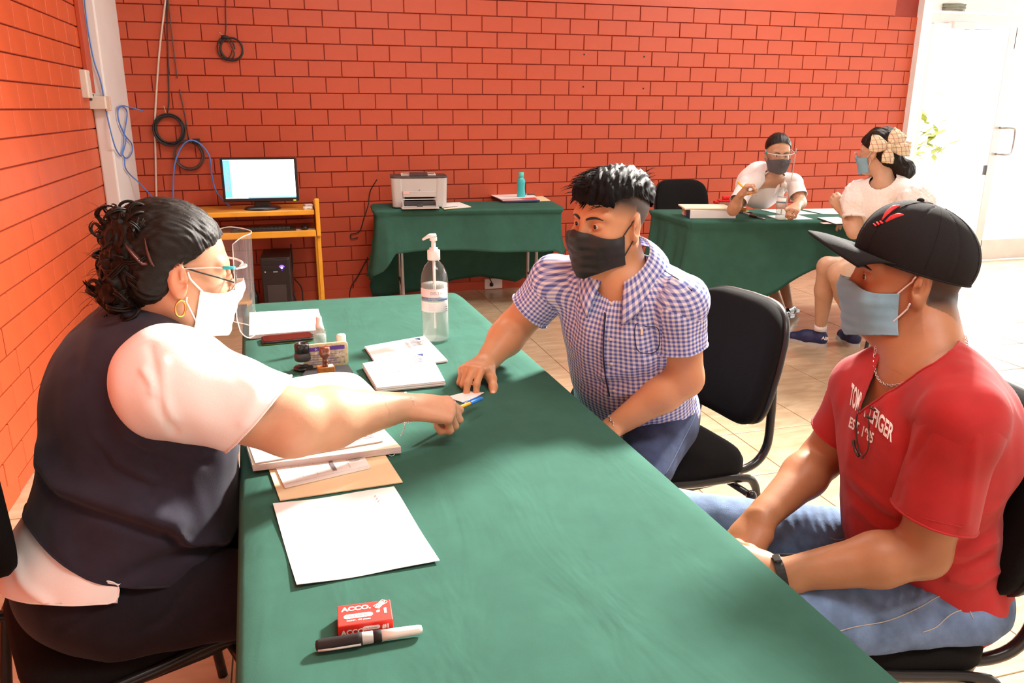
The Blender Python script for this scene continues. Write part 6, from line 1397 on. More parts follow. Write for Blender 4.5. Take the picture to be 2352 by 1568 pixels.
# ================================================================ man in the red shirt
M['redshirt'] = mat('red_cotton', (.41, .010, .012), .8, var=.10, vs=18, bump=.15, bs=900, sheen=.12); M['skinM3'] = skinmat('skin_of_red_shirt_man'); M['maskblue'] = mat('light_blue_mask', (.22, .42, .55), .75, var=.05, bump=.15)
M['capcloth'] = mat('black_cap_twill', (.012, .011, .0115), .9, var=.12, vs=300, bump=.35, bs=900, spec=.25); M['capred'] = mat('red_embroidery', (.72, .03, .035), .6, var=.15, vs=200, bump=.4, bs=500)
def man_red():
    off = np.array([1.10, 1.18, 0]); t = thing('person', 'man in red printed shirt and black cap with light blue mask sitting at the right', 'person', off)
    yaw = 150; l0 = np.array([-math.sin(math.radians(yaw)), math.cos(math.radians(yaw)), 0]); H_ = head_frame(P(2110, 664, 1.49)-l0*.083, yaw, 2, 0)
    pel = P(2130, 1335, 1.66); nb = P(2130, 845, 1.50); T = torso_frame(pel, nb, 168); L_ = np.linalg.norm(nb-pel)
    shL = P(2205, 975, 1.37); elL = P(2120, 1268, 1.44); wrL = P(1788, 1322, 1.47); shR = P(1992, 900, 1.64); elR = P(1888, 1052, 1.74); wrR = P(1748, 1190, 1.62)
    S = Sdf(); add_head(S, H_, 1.0, fat=1.04, jaw=1.1)
    S.cap(H_.p(-.030, 0, -.05), nb+T.R@np.array([-.01, 0, -.01]), .058, .066, .03); S.cap(H_.p(.02, 0, -.09), nb+T.R@np.array([.03, 0, -.02]), .038, .05, .04)
    core = Sdf()
    for c, r in (((.0, 0, .02), (.125, .165, .12)), ((.02, 0, .15), (.125, .155, .15)), ((.02, 0, L_-.17), (.125, .170, .16)), ((-.035, 0, L_-.12), (.105, .155, .12))): core.ell(T.p(*c), r, T.R, .05)
    for y, sh in ((-1, shR), (1, shL)): core.cap(T.p(-.015, y*.045, L_-.01), sh+np.array([0, 0, .010]), .050, .062, .05)
    for q in core.p[:4]: S.p.append(('e', q[1], q[2]*.9, *q[3:]))
    for sh in (shR, shL): S.cap(nb-[0, 0, .03], sh, .05, .052, .04)
    arm(S, shL, elL, wrL, (.054, .044, .046, .029)); arm(S, shR, elR, wrR, (.052, .044, .044, .029))
    knL, tipL = hand(S, wrL, P(1690, 1290, 1.50)-wrL, [.1, .55, -.85], np.array([.3, .8, .5]), ((35, 50, 30), (40, 55, 30), (45, 60, 30), (50, 60, 30)), nrm(P(1700, 1262, 1.55)-wrL), 1.0)
    knR, tipR = hand(S, wrR, P(1690, 1262, 1.585)-wrR, [.2, .25, -.95], np.array([.75, -.6, .1]), ((22, 40, 25), (26, 42, 25), (30, 46, 25), (34, 48, 25)), nrm(P(1702, 1290, 1.57)-wrR), 1.0, tcurl=(5, 10))
    hL, hR = T.p(.02, .10, .0), T.p(.02, -.10, .0); kL = np.array([.70, 1.10, .53]); kR = np.array([.78, 1.46, .54]); aL = np.array([.66, 1.12, .09]); aR = np.array([.70, 1.50, .09])
    for h_, k_, a_ in ((hR, kR, aR), (hL, kL, aL)): S.cap(h_, k_, .06, .046, .03); S.cap(k_, a_, .046, .032, .03)
    base = np.array(SK['M3'])
    def col(V):
        l = H_.loc(V); c = np.tile(base, (len(V), 1)); d = np.linalg.norm(V-H_.o, axis=1); x, y, z = l.T
        fade = np.clip((z-.006-.3*np.maximum(x, 0))/.03, 0, 1)*np.clip((.066-x)/.01, 0, 1); fade = np.where(x < -.015, np.clip((z+.075)/.05, 0, 1), fade)*(d < .17)*(z > -.08)*(np.abs(y) < .0775)
        c = c*(1-fade[:, None]*.92)+np.array([.02, .015, .013])*fade[:, None]*.92
        st = np.exp(-((z+.055)/.03)**2)*(x > -.01)*(x < .08)*(d < .17); c = c*(1-.22*st[:, None])
        ed = np.exp(-(np.linalg.norm(V-elL, axis=1)/.05)**2)[:, None]; c = c*(1-.15*ed); return np.clip(c, 0, 1)
    hb = box_of([H_.p(x, y, z) for x in (-.12, .13) for y in (-.1, .1) for z in (-.14, .14)], 0); hh = box_of([wrR, wrL, tipR[1][0], tipR[4][0], tipL[4][0], knL[0], knL[3], knR[3]], .035)
    skin_body('body', S, [hb, hh], box_of([q[6] for q in S.p], .2), 'skinM3', t, off, col, .0028, .007); nails(t, off, tipR, (4,)); eyes(t, off, H_); brows(t, off, H_, S)
    V, F = mesh_sdf(core, *box_of([q[6] for q in core.p], .22), .0065, off=.014)
    def neck(V):
        l = T.loc(V)-np.array([0, 0, L_]); x, y, z = l.T; q = x*.80-z*.60; w_ = np.where(q > 0, .074*np.clip(1-(q/.150), .02, 1), .074); d = np.sqrt((y/w_)**2+(np.where(q > 0, 0, q/.070))**2)-1; return np.where(z < -.17, 1, np.where(q > .150, 1, d))
    V, F = clipf(V, F, neck, lambda V: T.loc(V)[:, 2]-(-.062+.010*np.sin(T.loc(V)[:, 1]*25))); V = taub(V, F, 4); N = vnorm(V, F)
    lines = [([(2090, 975), (2085, 1040), (2100, 1110)], 12, -.009), ([(1945, 1080), (2010, 1140), (2060, 1180)], 9, .005), ([(1950, 1120), (2010, 1175), (2090, 1210)], 9, -.005), ([(1960, 1160), (2030, 1215), (2140, 1250)], 10, .005), ([(2150, 1290), (2210, 1300), (2275, 1270)], 8, -.006), ([(2160, 1265), (2220, 1270), (2285, 1240)], 9, .006), ([(2180, 1330), (2230, 1340), (2290, 1310)], 9, .006), ([(2200, 1250), (2260, 1230), (2290, 1200)], 8, -.005), ([(2200, 1170), (2250, 1180), (2300, 1160)], 8, .004), ([(2040, 905), (2030, 960), (2050, 1020)], 12, .004), ([(1975, 900), (1960, 980), (1950, 1060)], 10, .003)]
    V = V+N*(ridge_px(V, N, lines)+.0020*noise(V, 20)+.0008*noise(V, 55, seed=1))[:, None]; raw('shirt', V, F, 'redshirt', t, off, solid=.002); hem(V, F, .0024, 'shirt_band', 'redshirt', t, off, lambda c: abs(c[2]-T.p(0, 0, L_)[2]) < .12 or c[2] < T.o[2]+.06)
    bv = BVHTree.FromPolygons([tuple(v) for v in V], [tuple(map(int, f_)) for f_ in F])
    def onb(px_, py_, lift=.002, b=bv):
        d = nrm(_ray(px_, py_)); h = b.ray_cast(Vector((0, 0, CAMH)), Vector(d)); return (np.array(h[0])-d*lift) if h[0] else None
    def text_px(txt, p0, p1, hgt, nm_, bold=.02):      # lettering laid on the cloth along a picture line
        v, f = text_mesh(txt, 1.0, bold); v = np.array(v); wd = v[:, 0].max(); p0 = np.array(p0, float); p1 = np.array(p1, float); e = (p1-p0)/wd; up = np.array([-e[1], e[0]])*-1; up = nrm(np.append(up, 0))[:2]*hgt if not isinstance(hgt, tuple) else np.array(hgt)
        W = [onb(*(p0+e*q[0]+up*q[1]/.7), .0022) for q in v]; ok = [w_ is not None for w_ in W]; f = [q for q in f if all(ok[i] for i in q)]; cn = np.mean([w_ for w_ in W if w_ is not None], 0); W = [w_ if w_ is not None else cn for w_ in W]
        # drop faces stretched across folds
        if f: o = MB(off).add(W, f).build(nm_, 'textwhite', t); o['kind'] = 'stuff'
    text_px('TOMMY', (1950, 925), (1985, 962), (7, -46), 'shirt_print_text', .03); text_px('HILFIGER', (1975, 945), (2048, 1015), (7, -36), 'shirt_print_text', .03); text_px('EST. 1985', (1948, 978), (2003, 1018), (5, -22), 'shirt_print_text', .03)
    # sleeves
    for sh, el, fr2 in ((shL, elL, .70), (shR, elR, .62)):
        s2 = Sdf(); ce = sh+(el-sh)*fr2; s2.ell(sh+[0, 0, .0], (.064, .064, .060), None, .03); s2.cap(sh, ce+(el-sh)*.35, .063, .076 if sh is shL else .060, .04); ax = nrm(el-sh)
        if sh is shL: ax = nrm(ax+_rt*-.10-_dn*.0)
        V, F = mesh_sdf(s2, *box_of([sh, ce, el], .12), .005); V, F = clipf(V, F, lambda V: -((V-ce)@ax)); V = taub(V, F, 2); N = vnorm(V, F)
        V = V+N*(.0018*noise(V, 24)+ridge_px(V, N, [([(2150, 960), (2110, 1000), (2070, 1100)], 12, .003), ([(2130, 1000), (2080, 1080), (2060, 1150)], 9, -.003), ([(2240, 1000), (2230, 1100), (2215, 1200)], 14, .004)]))[:, None]; raw('sleeve', V, F, 'redshirt', t, off, solid=.002); hem(V, F, .0024, 'sleeve_hem', 'redshirt', t, off)
        if sh is shL:
            b3 = BVHTree.FromPolygons([tuple(v) for v in V], [tuple(map(int, f_)) for f_ in F]); q = [onb(x, y, .001, b3) for x, y in ((2024, 1158), (2080, 1178), (2140, 1195), (2210, 1210))]; q = [p for p in q if p is not None]
            if len(q) > 1: MB(off).tube(smooth_path(q, 3), .0009, 5).build('sleeve_stitching', 'redshirt', t, smooth=True)
    # spectacles hanging in the neckline
    gm = mat('dark_tortoise_frame', (.05, .02, .015), .2); sp = []
    def gl(pts, r=.0016, nm_='frame'): q = [onb(x, y, .012) for x, y in pts]; q = [p for p in q if p is not None]; MB(off).tube(smooth_path(q, 4), r, 6).build('spectacles_'+nm_, gm, t, smooth=True) if len(q) > 1 else 0
    gl(((2004, 894), (1985, 912), (1972, 940), (1966, 975), (1968, 1010), (1975, 1040), (1982, 1052))); gl(((1985, 918), (2000, 935), (2010, 942)), .0024, 'temple'); gl(((1981, 942), (1992, 955), (2003, 962)), .0026, 'temple'); gl(((1986, 925), (1994, 955), (1996, 985), (1994, 1030), (1980, 1052)), .0012, 'lens_rim'); gl(((1960, 1010), (1963, 1030), (1972, 1048)), .0030, 'temple_tip')
    # jeans
    for h_, k_, a_ in ((hR, kR, aR), (hL, kL, aL)):
        tr = Sdf(); tr.ell(T.p(.0, .06 if h_ is hL else -.06, .0), (.128, .110, .105), T.R, .05); tr.cap(h_, k_, .088, .070, .05); tr.cap(k_, a_+[0, 0, .02], .062, .055, .03)
        V, F = mesh_sdf(tr, *box_of([q[6] for q in tr.p]+[h_, k_, a_], .16), .0065); V, F = clipf(V, F, lambda V: V[:, 2]-.06); N = vnorm(V, F)
        lines = ([([(1800+12*k, 1455-3*k), (1812+12*k, 1440-3*k), (1822+12*k, 1425-3*k)], 5, .0025) for k in range(6)]+[([(2010+26*k, 1415-8*k), (2030+26*k, 1400-8*k), (2040+26*k, 1375-8*k)], 7, .004) for k in range(6)]+[([(2100, 1330), (2160, 1350), (2220, 1400)], 9, -.004)]) if h_ is hL else [([(1800+22*k, 1160), (1812+22*k, 1200), (1840+22*k, 1250)], 7, .004) for k in range(6)]
        V = V+N*(ridge_px(V, N, lines)+.0022*noise(V, 26))[:, None]; V[:, 2] = np.where((V[:, 2] < .478) & (np.linalg.norm(V[:, :2]-T.o[:2], axis=1) < .36), .478, V[:, 2]); raw('trouser_leg', V, F, 'denimlight', t, off, solid=.002)
        b2 = BVHTree.FromPolygons([tuple(v) for v in V], [tuple(map(int, f_)) for f_ in tri(F)])
        seams = (((1895, 1460), (1960, 1440), (2040, 1425), (2110, 1395), (2150, 1372), (2192, 1358)), ((2095, 1312), (2130, 1335), (2165, 1365)), ((2118, 1452), (2150, 1440), (2185, 1410), (2225, 1395)), ((2195, 1345), (2215, 1375), (2235, 1420))) if h_ is hL else (((1725, 1270), (1790, 1272), (1860, 1272)), ((1905, 1235), (1925, 1240), (1948, 1234)))
        for q0 in seams:
            q = [p for p in [onb(x, y, .0008, b2) for x, y in smooth_path([(x, y, 0) for x, y in q0], 4)[:, :2]] if p is not None]
            if len(q) > 2: MB(off).tube(np.array(q), .0011, 5).build('jeans_seam', 'stitch', t, smooth=True)
        shoe(t, off, a_*[1, 1, 0]+[.04, 0, 0], a_*[1, 1, 0]+[-.14, .03, 0], 'blackmatt', 'paper')
    # mask, cap, necklace, wristband
    mask_part(t, off, H_, 'maskblue', S, .010, -.112, .030, 1.0, .0030, strapm='label', earz=.022, vb=.30)
    cf = Frame(H_.p(-.004, 0, .030), H_.R@np.array([math.cos(.30), 0, math.sin(.30)]), H_.R[:, 1], H_.R@np.array([-math.sin(.30), 0, math.cos(.30)]))
    cs = Sdf(); cs.ell(cf.p(.001, 0, .018), (.114, .091, .100), cf.R, .03); cs.ell(cf.p(.035, 0, .05), (.066, .070, .060), cf.R, .03)
    V, F = mesh_sdf(cs, *box_of([cf.o], .17), .0035); V, F = clipf(V, F, lambda V: cf.loc(V)[:, 2]+.004-.0*cf.loc(V)[:, 0]); V = taub(V, F, 2); N = vnorm(V, F); l = cf.loc(V); an = np.arctan2(l[:, 1], l[:, 0]); V = V-N*(.0014*np.exp(-((np.abs(((an/math.pi*3+.5) % 1)-.5))/.03)**2))[:, None]
    cap = raw('cap', V, F, 'capcloth', t, off, solid=.002); hem(V, F, .0018, 'cap_band', 'capcloth', t, off)
    g = []; AA = np.linspace(-1.12, 1.12, 31)
    hv = H_.R@np.array([1, 0, .60]); 
    for v in np.linspace(0, 1, 13):
        row = []
        for a in AA:
            p0 = cf.p(.001+.113*math.cos(a), .091*math.sin(a), -.001); ln = .088*math.cos(a*.72)**.8; p1 = p0+hv*ln*v+H_.R[:, 2]*(-.012*v*(abs(a)/1.12)**2-.022*v*v-.006*(math.sin(a)**2)*v*2.0)
            row.append(p1)
        g.append(row)
    MB(off).grid(g).build('cap_brim', 'capcloth', t, smooth=True, solid=.0035, sub=0)
    b4 = BVHTree.FromPolygons([tuple(v) for v in V], [tuple(map(int, f_)) for f_ in F])
    MB(off).ball(snap(cs, [cf.p(.034, 0, .112)], .001)[0], (.007, .007, .005), 12).build('cap_button', 'capcloth', t, smooth=True)
    for a in (math.pi/6, math.pi/2, 5*math.pi/6, -math.pi/6):
        q = [cf.p(.002+.114*math.cos(a)*math.cos(e), .093*math.sin(a)*math.cos(e), .018+.100*math.sin(e)) for e in np.linspace(-.1, 1.45, 10)]; q = snap(cs, q, .0004); MB(off).tube(q, .0008, 5).build('cap_seam', 'capcloth', t, smooth=True)
    for q0, rr0 in ((((1992, 488), (2004, 474), (2020, 461), (2034, 455)), [.0015, .0055, .0060, .0015]), (((2000, 493), (2014, 484), (2030, 478), (2042, 476)), [.002, .0055, .0050, .001]), (((1988, 490), (1993, 496)), [.002, .0035]), (((1980, 492), (1986, 499)), [.002, .0035]), (((1973, 496), (1979, 502)), [.002, .003])):
        W = [onb(x+34, y+17, .0005, b4) for x, y in q0]; W = [w_ for w_ in W if w_ is not None]
        if len(W) > 1: MB(off).tube(smooth_path(W, 4), rr0, 8, flat=.45, up=-_fw).build('cap_emblem', 'capred', t, smooth=True)
    pts = [nb+T.R@np.array([.062*math.cos(a)*(1 if math.cos(a) < 0 else 1.5)-.005, .068*math.sin(a), .030-(.045 if math.cos(a) > 0 else .012)*math.cos(a)]) for a in np.linspace(0, 6.283, 30)]; pts = lay(S, np.array(pts)[:-1], .0035)
    for _ in range(3): pts = (np.roll(pts, 1, 0)+2*pts+np.roll(pts, -1, 0))/4
    chain_links('neck_chain', t, off, np.vstack([pts, pts[:1]]), .0015, 'silver', .006)
    ax = nrm(wrL-elL); u = nrm(np.cross(ax, [0, 0, 1])); v = np.cross(ax, u); c = wrL-ax*.002; ring = [c+u*.032*math.cos(a)+v*.032*math.sin(a) for a in np.linspace(0, 6.283, 28, endpoint=False)]
    m = MB(off); n_ = len(ring); VV = [p+ax*s_*.008+(p-c)*e for e in (0, .10) for s_ in (-1, 1) for p in ring]; m.add(VV, [(i, (i+1) % n_, n_+(i+1) % n_, n_+i) for i in range(n_)]+[(2*n_+i, 3*n_+i, 3*n_+(i+1) % n_, 2*n_+(i+1) % n_) for i in range(n_)]+[(i, 2*n_+i, 2*n_+(i+1) % n_, (i+1) % n_) for i in range(n_)]+[(n_+i, n_+(i+1) % n_, 3*n_+(i+1) % n_, 3*n_+i) for i in range(n_)]); m.build('wrist_band', 'blackmatt', t, smooth=False)
    bx_ = c-v*.035; MB(off).rbox(bx_, (.014, .022, .008), .004, R=np.column_stack([ax, u, v])).build('band_display', 'blackpaint', t, bevel=.001)
man_red()
# ================================================================ the two women at the far table
M['skinA'] = skinmat('skin_of_face_shield_woman'); M['skinB'] = skinmat('skin_of_bow_woman'); M['whiteshirt'] = mat('white_shirt', (.86, .83, .84), .7, var=.03)
M['maskgrey'] = mat('dark_grey_mask', (.055, .055, .07), .7); M['hairA'] = hairmat('black_tied_hair', (.014, .010, .009), (2, 6, 6)); M['lace'] = mat('white_lace_blouse', (.88, .87, .85), .8, var=.06, vs=90, bump=1.0, bs=120)
M['dots'] = mat('black_dotted_skirt', (.012, .012, .014), .8); M['sneaker'] = mat('navy_sneaker', (.015, .022, .09), .6, var=.3, vs=60); M['bow'] = mat('plaid_bow', (.80, .68, .48), .7, var=.10, vs=60)
def plaid():
    m = M['bow']; nt = m.node_tree; N = nt.nodes; L = nt.links; b = N['Principled BSDF']; tc = N.new('ShaderNodeTexCoord'); last = None
    for rot, c_ in ((.3, (.18, .09, .05, 1)), (1.9, (.55, .10, .06, 1))):
        mp = N.new('ShaderNodeMapping'); mp.inputs['Rotation'].default_value = (rot, rot*.7, rot); L.new(tc.outputs['Object'], mp.inputs[0]); w_ = N.new('ShaderNodeTexWave'); w_.inputs['Scale'].default_value = 14; L.new(mp.outputs[0], w_.inputs['Vector'])
        r = N.new('ShaderNodeMapRange'); r.inputs[1].default_value = .93; r.inputs[2].default_value = .97; r.inputs[4].default_value = .65; L.new(w_.outputs[0], r.inputs[0]); mx = N.new('ShaderNodeMix'); mx.data_type = 'RGBA'; L.new(r.outputs[0], mx.inputs[0]); mx.inputs[7].default_value = c_
        if last is None: mx.inputs[6].default_value = (.80, .70, .50, 1)
        else: L.new(last, mx.inputs[6])
        last = mx.outputs[2]
    L.new(last, b.inputs['Base Color'])
plaid()
def woman_shield():
    off = np.array([3.0, 5.36, 0]); t = thing('person', 'woman in white shirt with clear face shield and grey mask behind the far table', 'person', off)
    H_ = head_frame(P(1786, 354, 5.02), 252, 12, 0); s = .93
    pel = np.array([3.02, 5.40, .56]); nb = P(1776, 404, 5.14); T = torso_frame(pel, nb, 248); L_ = np.linalg.norm(nb-pel)
    shR = P(1717, 424, 5.10); shL = P(1824, 420, 5.12); elR = P(1684, 482, 5.02); wrR = P(1700, 450, 4.93); elL = P(1839, 466, 5.05); wrL = P(1829, 474, 4.86)
    S = Sdf(); add_head(S, H_, s); S.cap(H_.p(-.02, 0, -.05), nb, .046, .05, .03); core = Sdf()
    for c, r in (((.0, 0, .02), (.11, .15, .12)), ((.01, 0, .16), (.095, .13, .14)), ((.02, 0, L_-.16), (.10, .145, .14)), ((-.02, 0, L_-.09), (.08, .13, .09))): core.ell(T.p(*c), r, T.R, .05)
    for y, sh in ((-1, shR), (1, shL)): core.cap(T.p(-.01, y*.03, L_-.02), sh, .038, .048, .04)
    for q in core.p[:4]: S.p.append(('e', q[1], q[2]*.9, *q[3:]))
    for sh in (shR, shL): S.cap(nb-[0, 0, .03], sh, .04, .042, .03)
    arm(S, shR, elR, wrR, (.042, .035, .034, .022)); arm(S, shL, elL, wrL, (.042, .035, .034, .022))
    kn, tips = hand(S, wrR, P(1709, 437, 4.90)-wrR, [.45, -.3, -.6], [-.2, -.5, .8], ((45, 60, 30), (50, 65, 35), (55, 70, 35), (60, 70, 35)), [.5, -.5, .2], .92)
    hand(S, wrL, [-.6, -.6, -.15], [-.2, .2, -1], [-.6, .5, 0], ((50, 70, 40),)*4, [-.6, -.3, .0], .92)
    hR, hL = T.p(.02, -.09, .0), T.p(.02, .09, .0); kR, kL = np.array([3.22, 5.0, .50]), np.array([3.42, 5.02, .50]); aR = Z(1796, 712, .12); aL = Z(1812, 700, .12)
    for h_, k_, a_ in ((hR, kR, aR), (hL, kL, aL)): S.cap(h_, k_, .07, .05, .03); S.cap(k_, k_+(a_-k_)*.4, .048, .050, .02); S.cap(k_+(a_-k_)*.4, a_, .05, .028, .02)
    base = np.array(SK['A']); col = lambda V: np.tile(base, (len(V), 1))
    hb = box_of([H_.p(x, y, z) for x in (-.11, .12) for y in (-.09, .09) for z in (-.13, .13)], 0); hh = box_of([wrR, kn[0], kn[3], tips[0][0]], .03)
    skin_body('body', S, [hb, hh], box_of([q[6] for q in S.p]+[aR, aL], .2), 'skinA', t, off, col, .0045, .010)
    eyes(t, off, Frame(H_.o, H_.R[:, 0], H_.R[:, 1], H_.R[:, 2]), s); brows(t, off, H_, S, s)
    V, F = mesh_sdf(core, *box_of([q[6] for q in core.p], .2), .010, off=.013); nf = lambda V: np.linalg.norm((V-T.p(.03, 0, L_+.035)), axis=1)-.066
    V, F = clipf(V, F, nf); V, F = main_piece(V, F); V = taub(V, F, 3); N = vnorm(V, F); V = V+N*(.003*noise(V, 20))[:, None]; raw('shirt', V, F, 'whiteshirt', t, off, solid=.002)
    for y in (-1, 1):
        g = [[T.p(.02+.05*u+.035*v, y*(.045+.012*u+.028*v), L_+.045-.045*u-.030*v) for u in np.linspace(0, 1, 6)] for v in np.linspace(0, 1, 4)]; MB(off).grid(g).build('collar_flap', 'whiteshirt', t, smooth=True, solid=.003)
    for sh, el in ((shR, elR), (shL, elL)):
        s2 = Sdf(); ce = sh+(el-sh)*.66; s2.cap(sh, ce+(el-sh)*.3, .052, .058, .03); ax = nrm(el-sh); V, F = mesh_sdf(s2, *box_of([sh, ce, el], .09), .008); V, F = clipf(V, F, lambda V: -((V-ce)@ax)); N = vnorm(V, F); V = V+N*(.002*noise(V, 30))[:, None]; raw('sleeve', V, F, 'whiteshirt', t, off, solid=.002)
    for k in range(4): MB(off).ball(T.p(.125-.004*k, .0, L_-.10-.075*k), .005, 8).build('button', 'beige', t)
    pk = [T.p(.12, -.05+.04*a, L_-.17+.02*b) for a, b in ((-1, 0), (0, -.5), (1, 0))]; 
    sk = Sdf(); sk.ell(T.p(0, 0, -.0), (.13, .16, .12), T.R, .05)
    for h_, k_ in ((hR, kR), (hL, kL)): sk.cap(h_, k_, .085, .07, .06); sk.cap(k_, k_+[.0, -.03, -.2], .066, .075, .06)
    V, F = mesh_sdf(sk, *box_of([q[6] for q in sk.p]+[kR, kL], .25), .012); V, F = clipf(V, F, lambda V: V[:, 2]-.315); V[:, 2] = np.where((V[:, 2] < .478) & (V[:, 1] > 5.25), .478, V[:, 2]); raw('skirt', V, F, 'dots', t, off, solid=.003)
    b2 = BVHTree.FromPolygons([tuple(v) for v in V], [tuple(map(int, f_)) for f_ in F]); m = MB(off); rg = np.random.default_rng(2)
    for k in range(60):
        x, y = rg.uniform(1755, 1850), rg.uniform(640, 672); d = nrm(_ray(x, y)); h = b2.ray_cast(Vector((0, 0, CAMH)), Vector(d))
        if h[0]: m.ball(np.array(h[0])-d*.001, .0045, 6)
    if m.v: m.build('printed_dots', 'textwhite', t)
    for a_, tx in ((aR, Z(1818, 728, .02)), (aL, Z(1830, 716, .02))):
        S2 = Sdf(); hl_ = np.array([a_[0]-.01, a_[1], .07]); S2.cap(hl_, (hl_+tx)/2+[0, 0, .015], .026, .026, .02); S2.cap((hl_+tx)/2+[0, 0, .012], tx+[0, 0, .01], .028, .022, .02); V, F = mesh_sdf(S2, *box_of([hl_, tx], .07), .006); V[:, 2] = np.maximum(V[:, 2], .004); raw('shoe', V, F, 'blackpaint', t, off); MB(off).tube([hl_+[-.01, .02, -.01], [hl_[0]-.012, hl_[1]+.02, .0]], [.012, .006], 8).build('shoe_heel', 'blackmatt', t)
    hs = Sdf(); hs.ell(H_.p(-.018*s, 0, .048*s), np.array([.104, .083, .092])*s, H_.R, .02); hs.ell(H_.p(-.095*s, 0, -.01), (.035, .04, .04), H_.R, .02); V, F = mesh_sdf(hs, *box_of([H_.o], .17), .005)
    def hl(V): x, y, z = (H_.loc(V)/s).T; return z-np.where(x > 0, .034+.90*x, .034+5*x).clip(-.08, 1)
    V, F = clipf(V, F, hl); N = vnorm(V, F); l = H_.loc(V); V = V+N*(.001*noise(l, 250, 8, st=(.15, 1, .5)))[:, None]; raw('hair', V, F, 'hairA', t, off)
    mask_part(t, off, H_, 'maskgrey', S, .004, -.108, .030, s, .0012, h=.005, earz=.01)
    A = np.linspace(-1.35, 1.35, 21); g = [[H_.p(.030+.098*math.cos(a), .098*math.sin(a), z) for a in A] for z in np.linspace(.05, -.15, 9)]; MB(off).grid(g).build('face_shield', 'shield', t, smooth=True)
    MB(off).tube([g[i][-1] for i in range(9)], .0035, 6, flat=.5).build('shield_edge', 'shieldedge', t); MB(off).tube([H_.p(-.0, -.084*s, .03)]+[H_.p(.024+.098*math.cos(a), .094*math.sin(a), .026) for a in np.linspace(-1.2, 1.2, 13)]+[H_.p(-.0, .084*s, .03)], .0028, 6).build('shield_frame', 'shieldedge', t, smooth=True)
    for y in (-1, 1): MB(off).box(H_.p(.065, y*.088, .028), (.02, .006, .012), H_.R).build('shield_hinge', 'cyan', t, bevel=.001)
    a = P(1694, 418, 4.90); b = P(1729, 450, 4.86); t2 = thing('ballpoint_pen', 'orange ballpoint pen raised in the hand of the woman with the face shield', 'pen', a); MB(a).tube([a, b-(b-a)*.12], .0055, 8).build('barrel', 'penyellow', t2, smooth=True); MB(a).tube([b-(b-a)*.12, b], [.0055, .001], 8).build('tip', 'penyellow', t2, smooth=True)
woman_shield()
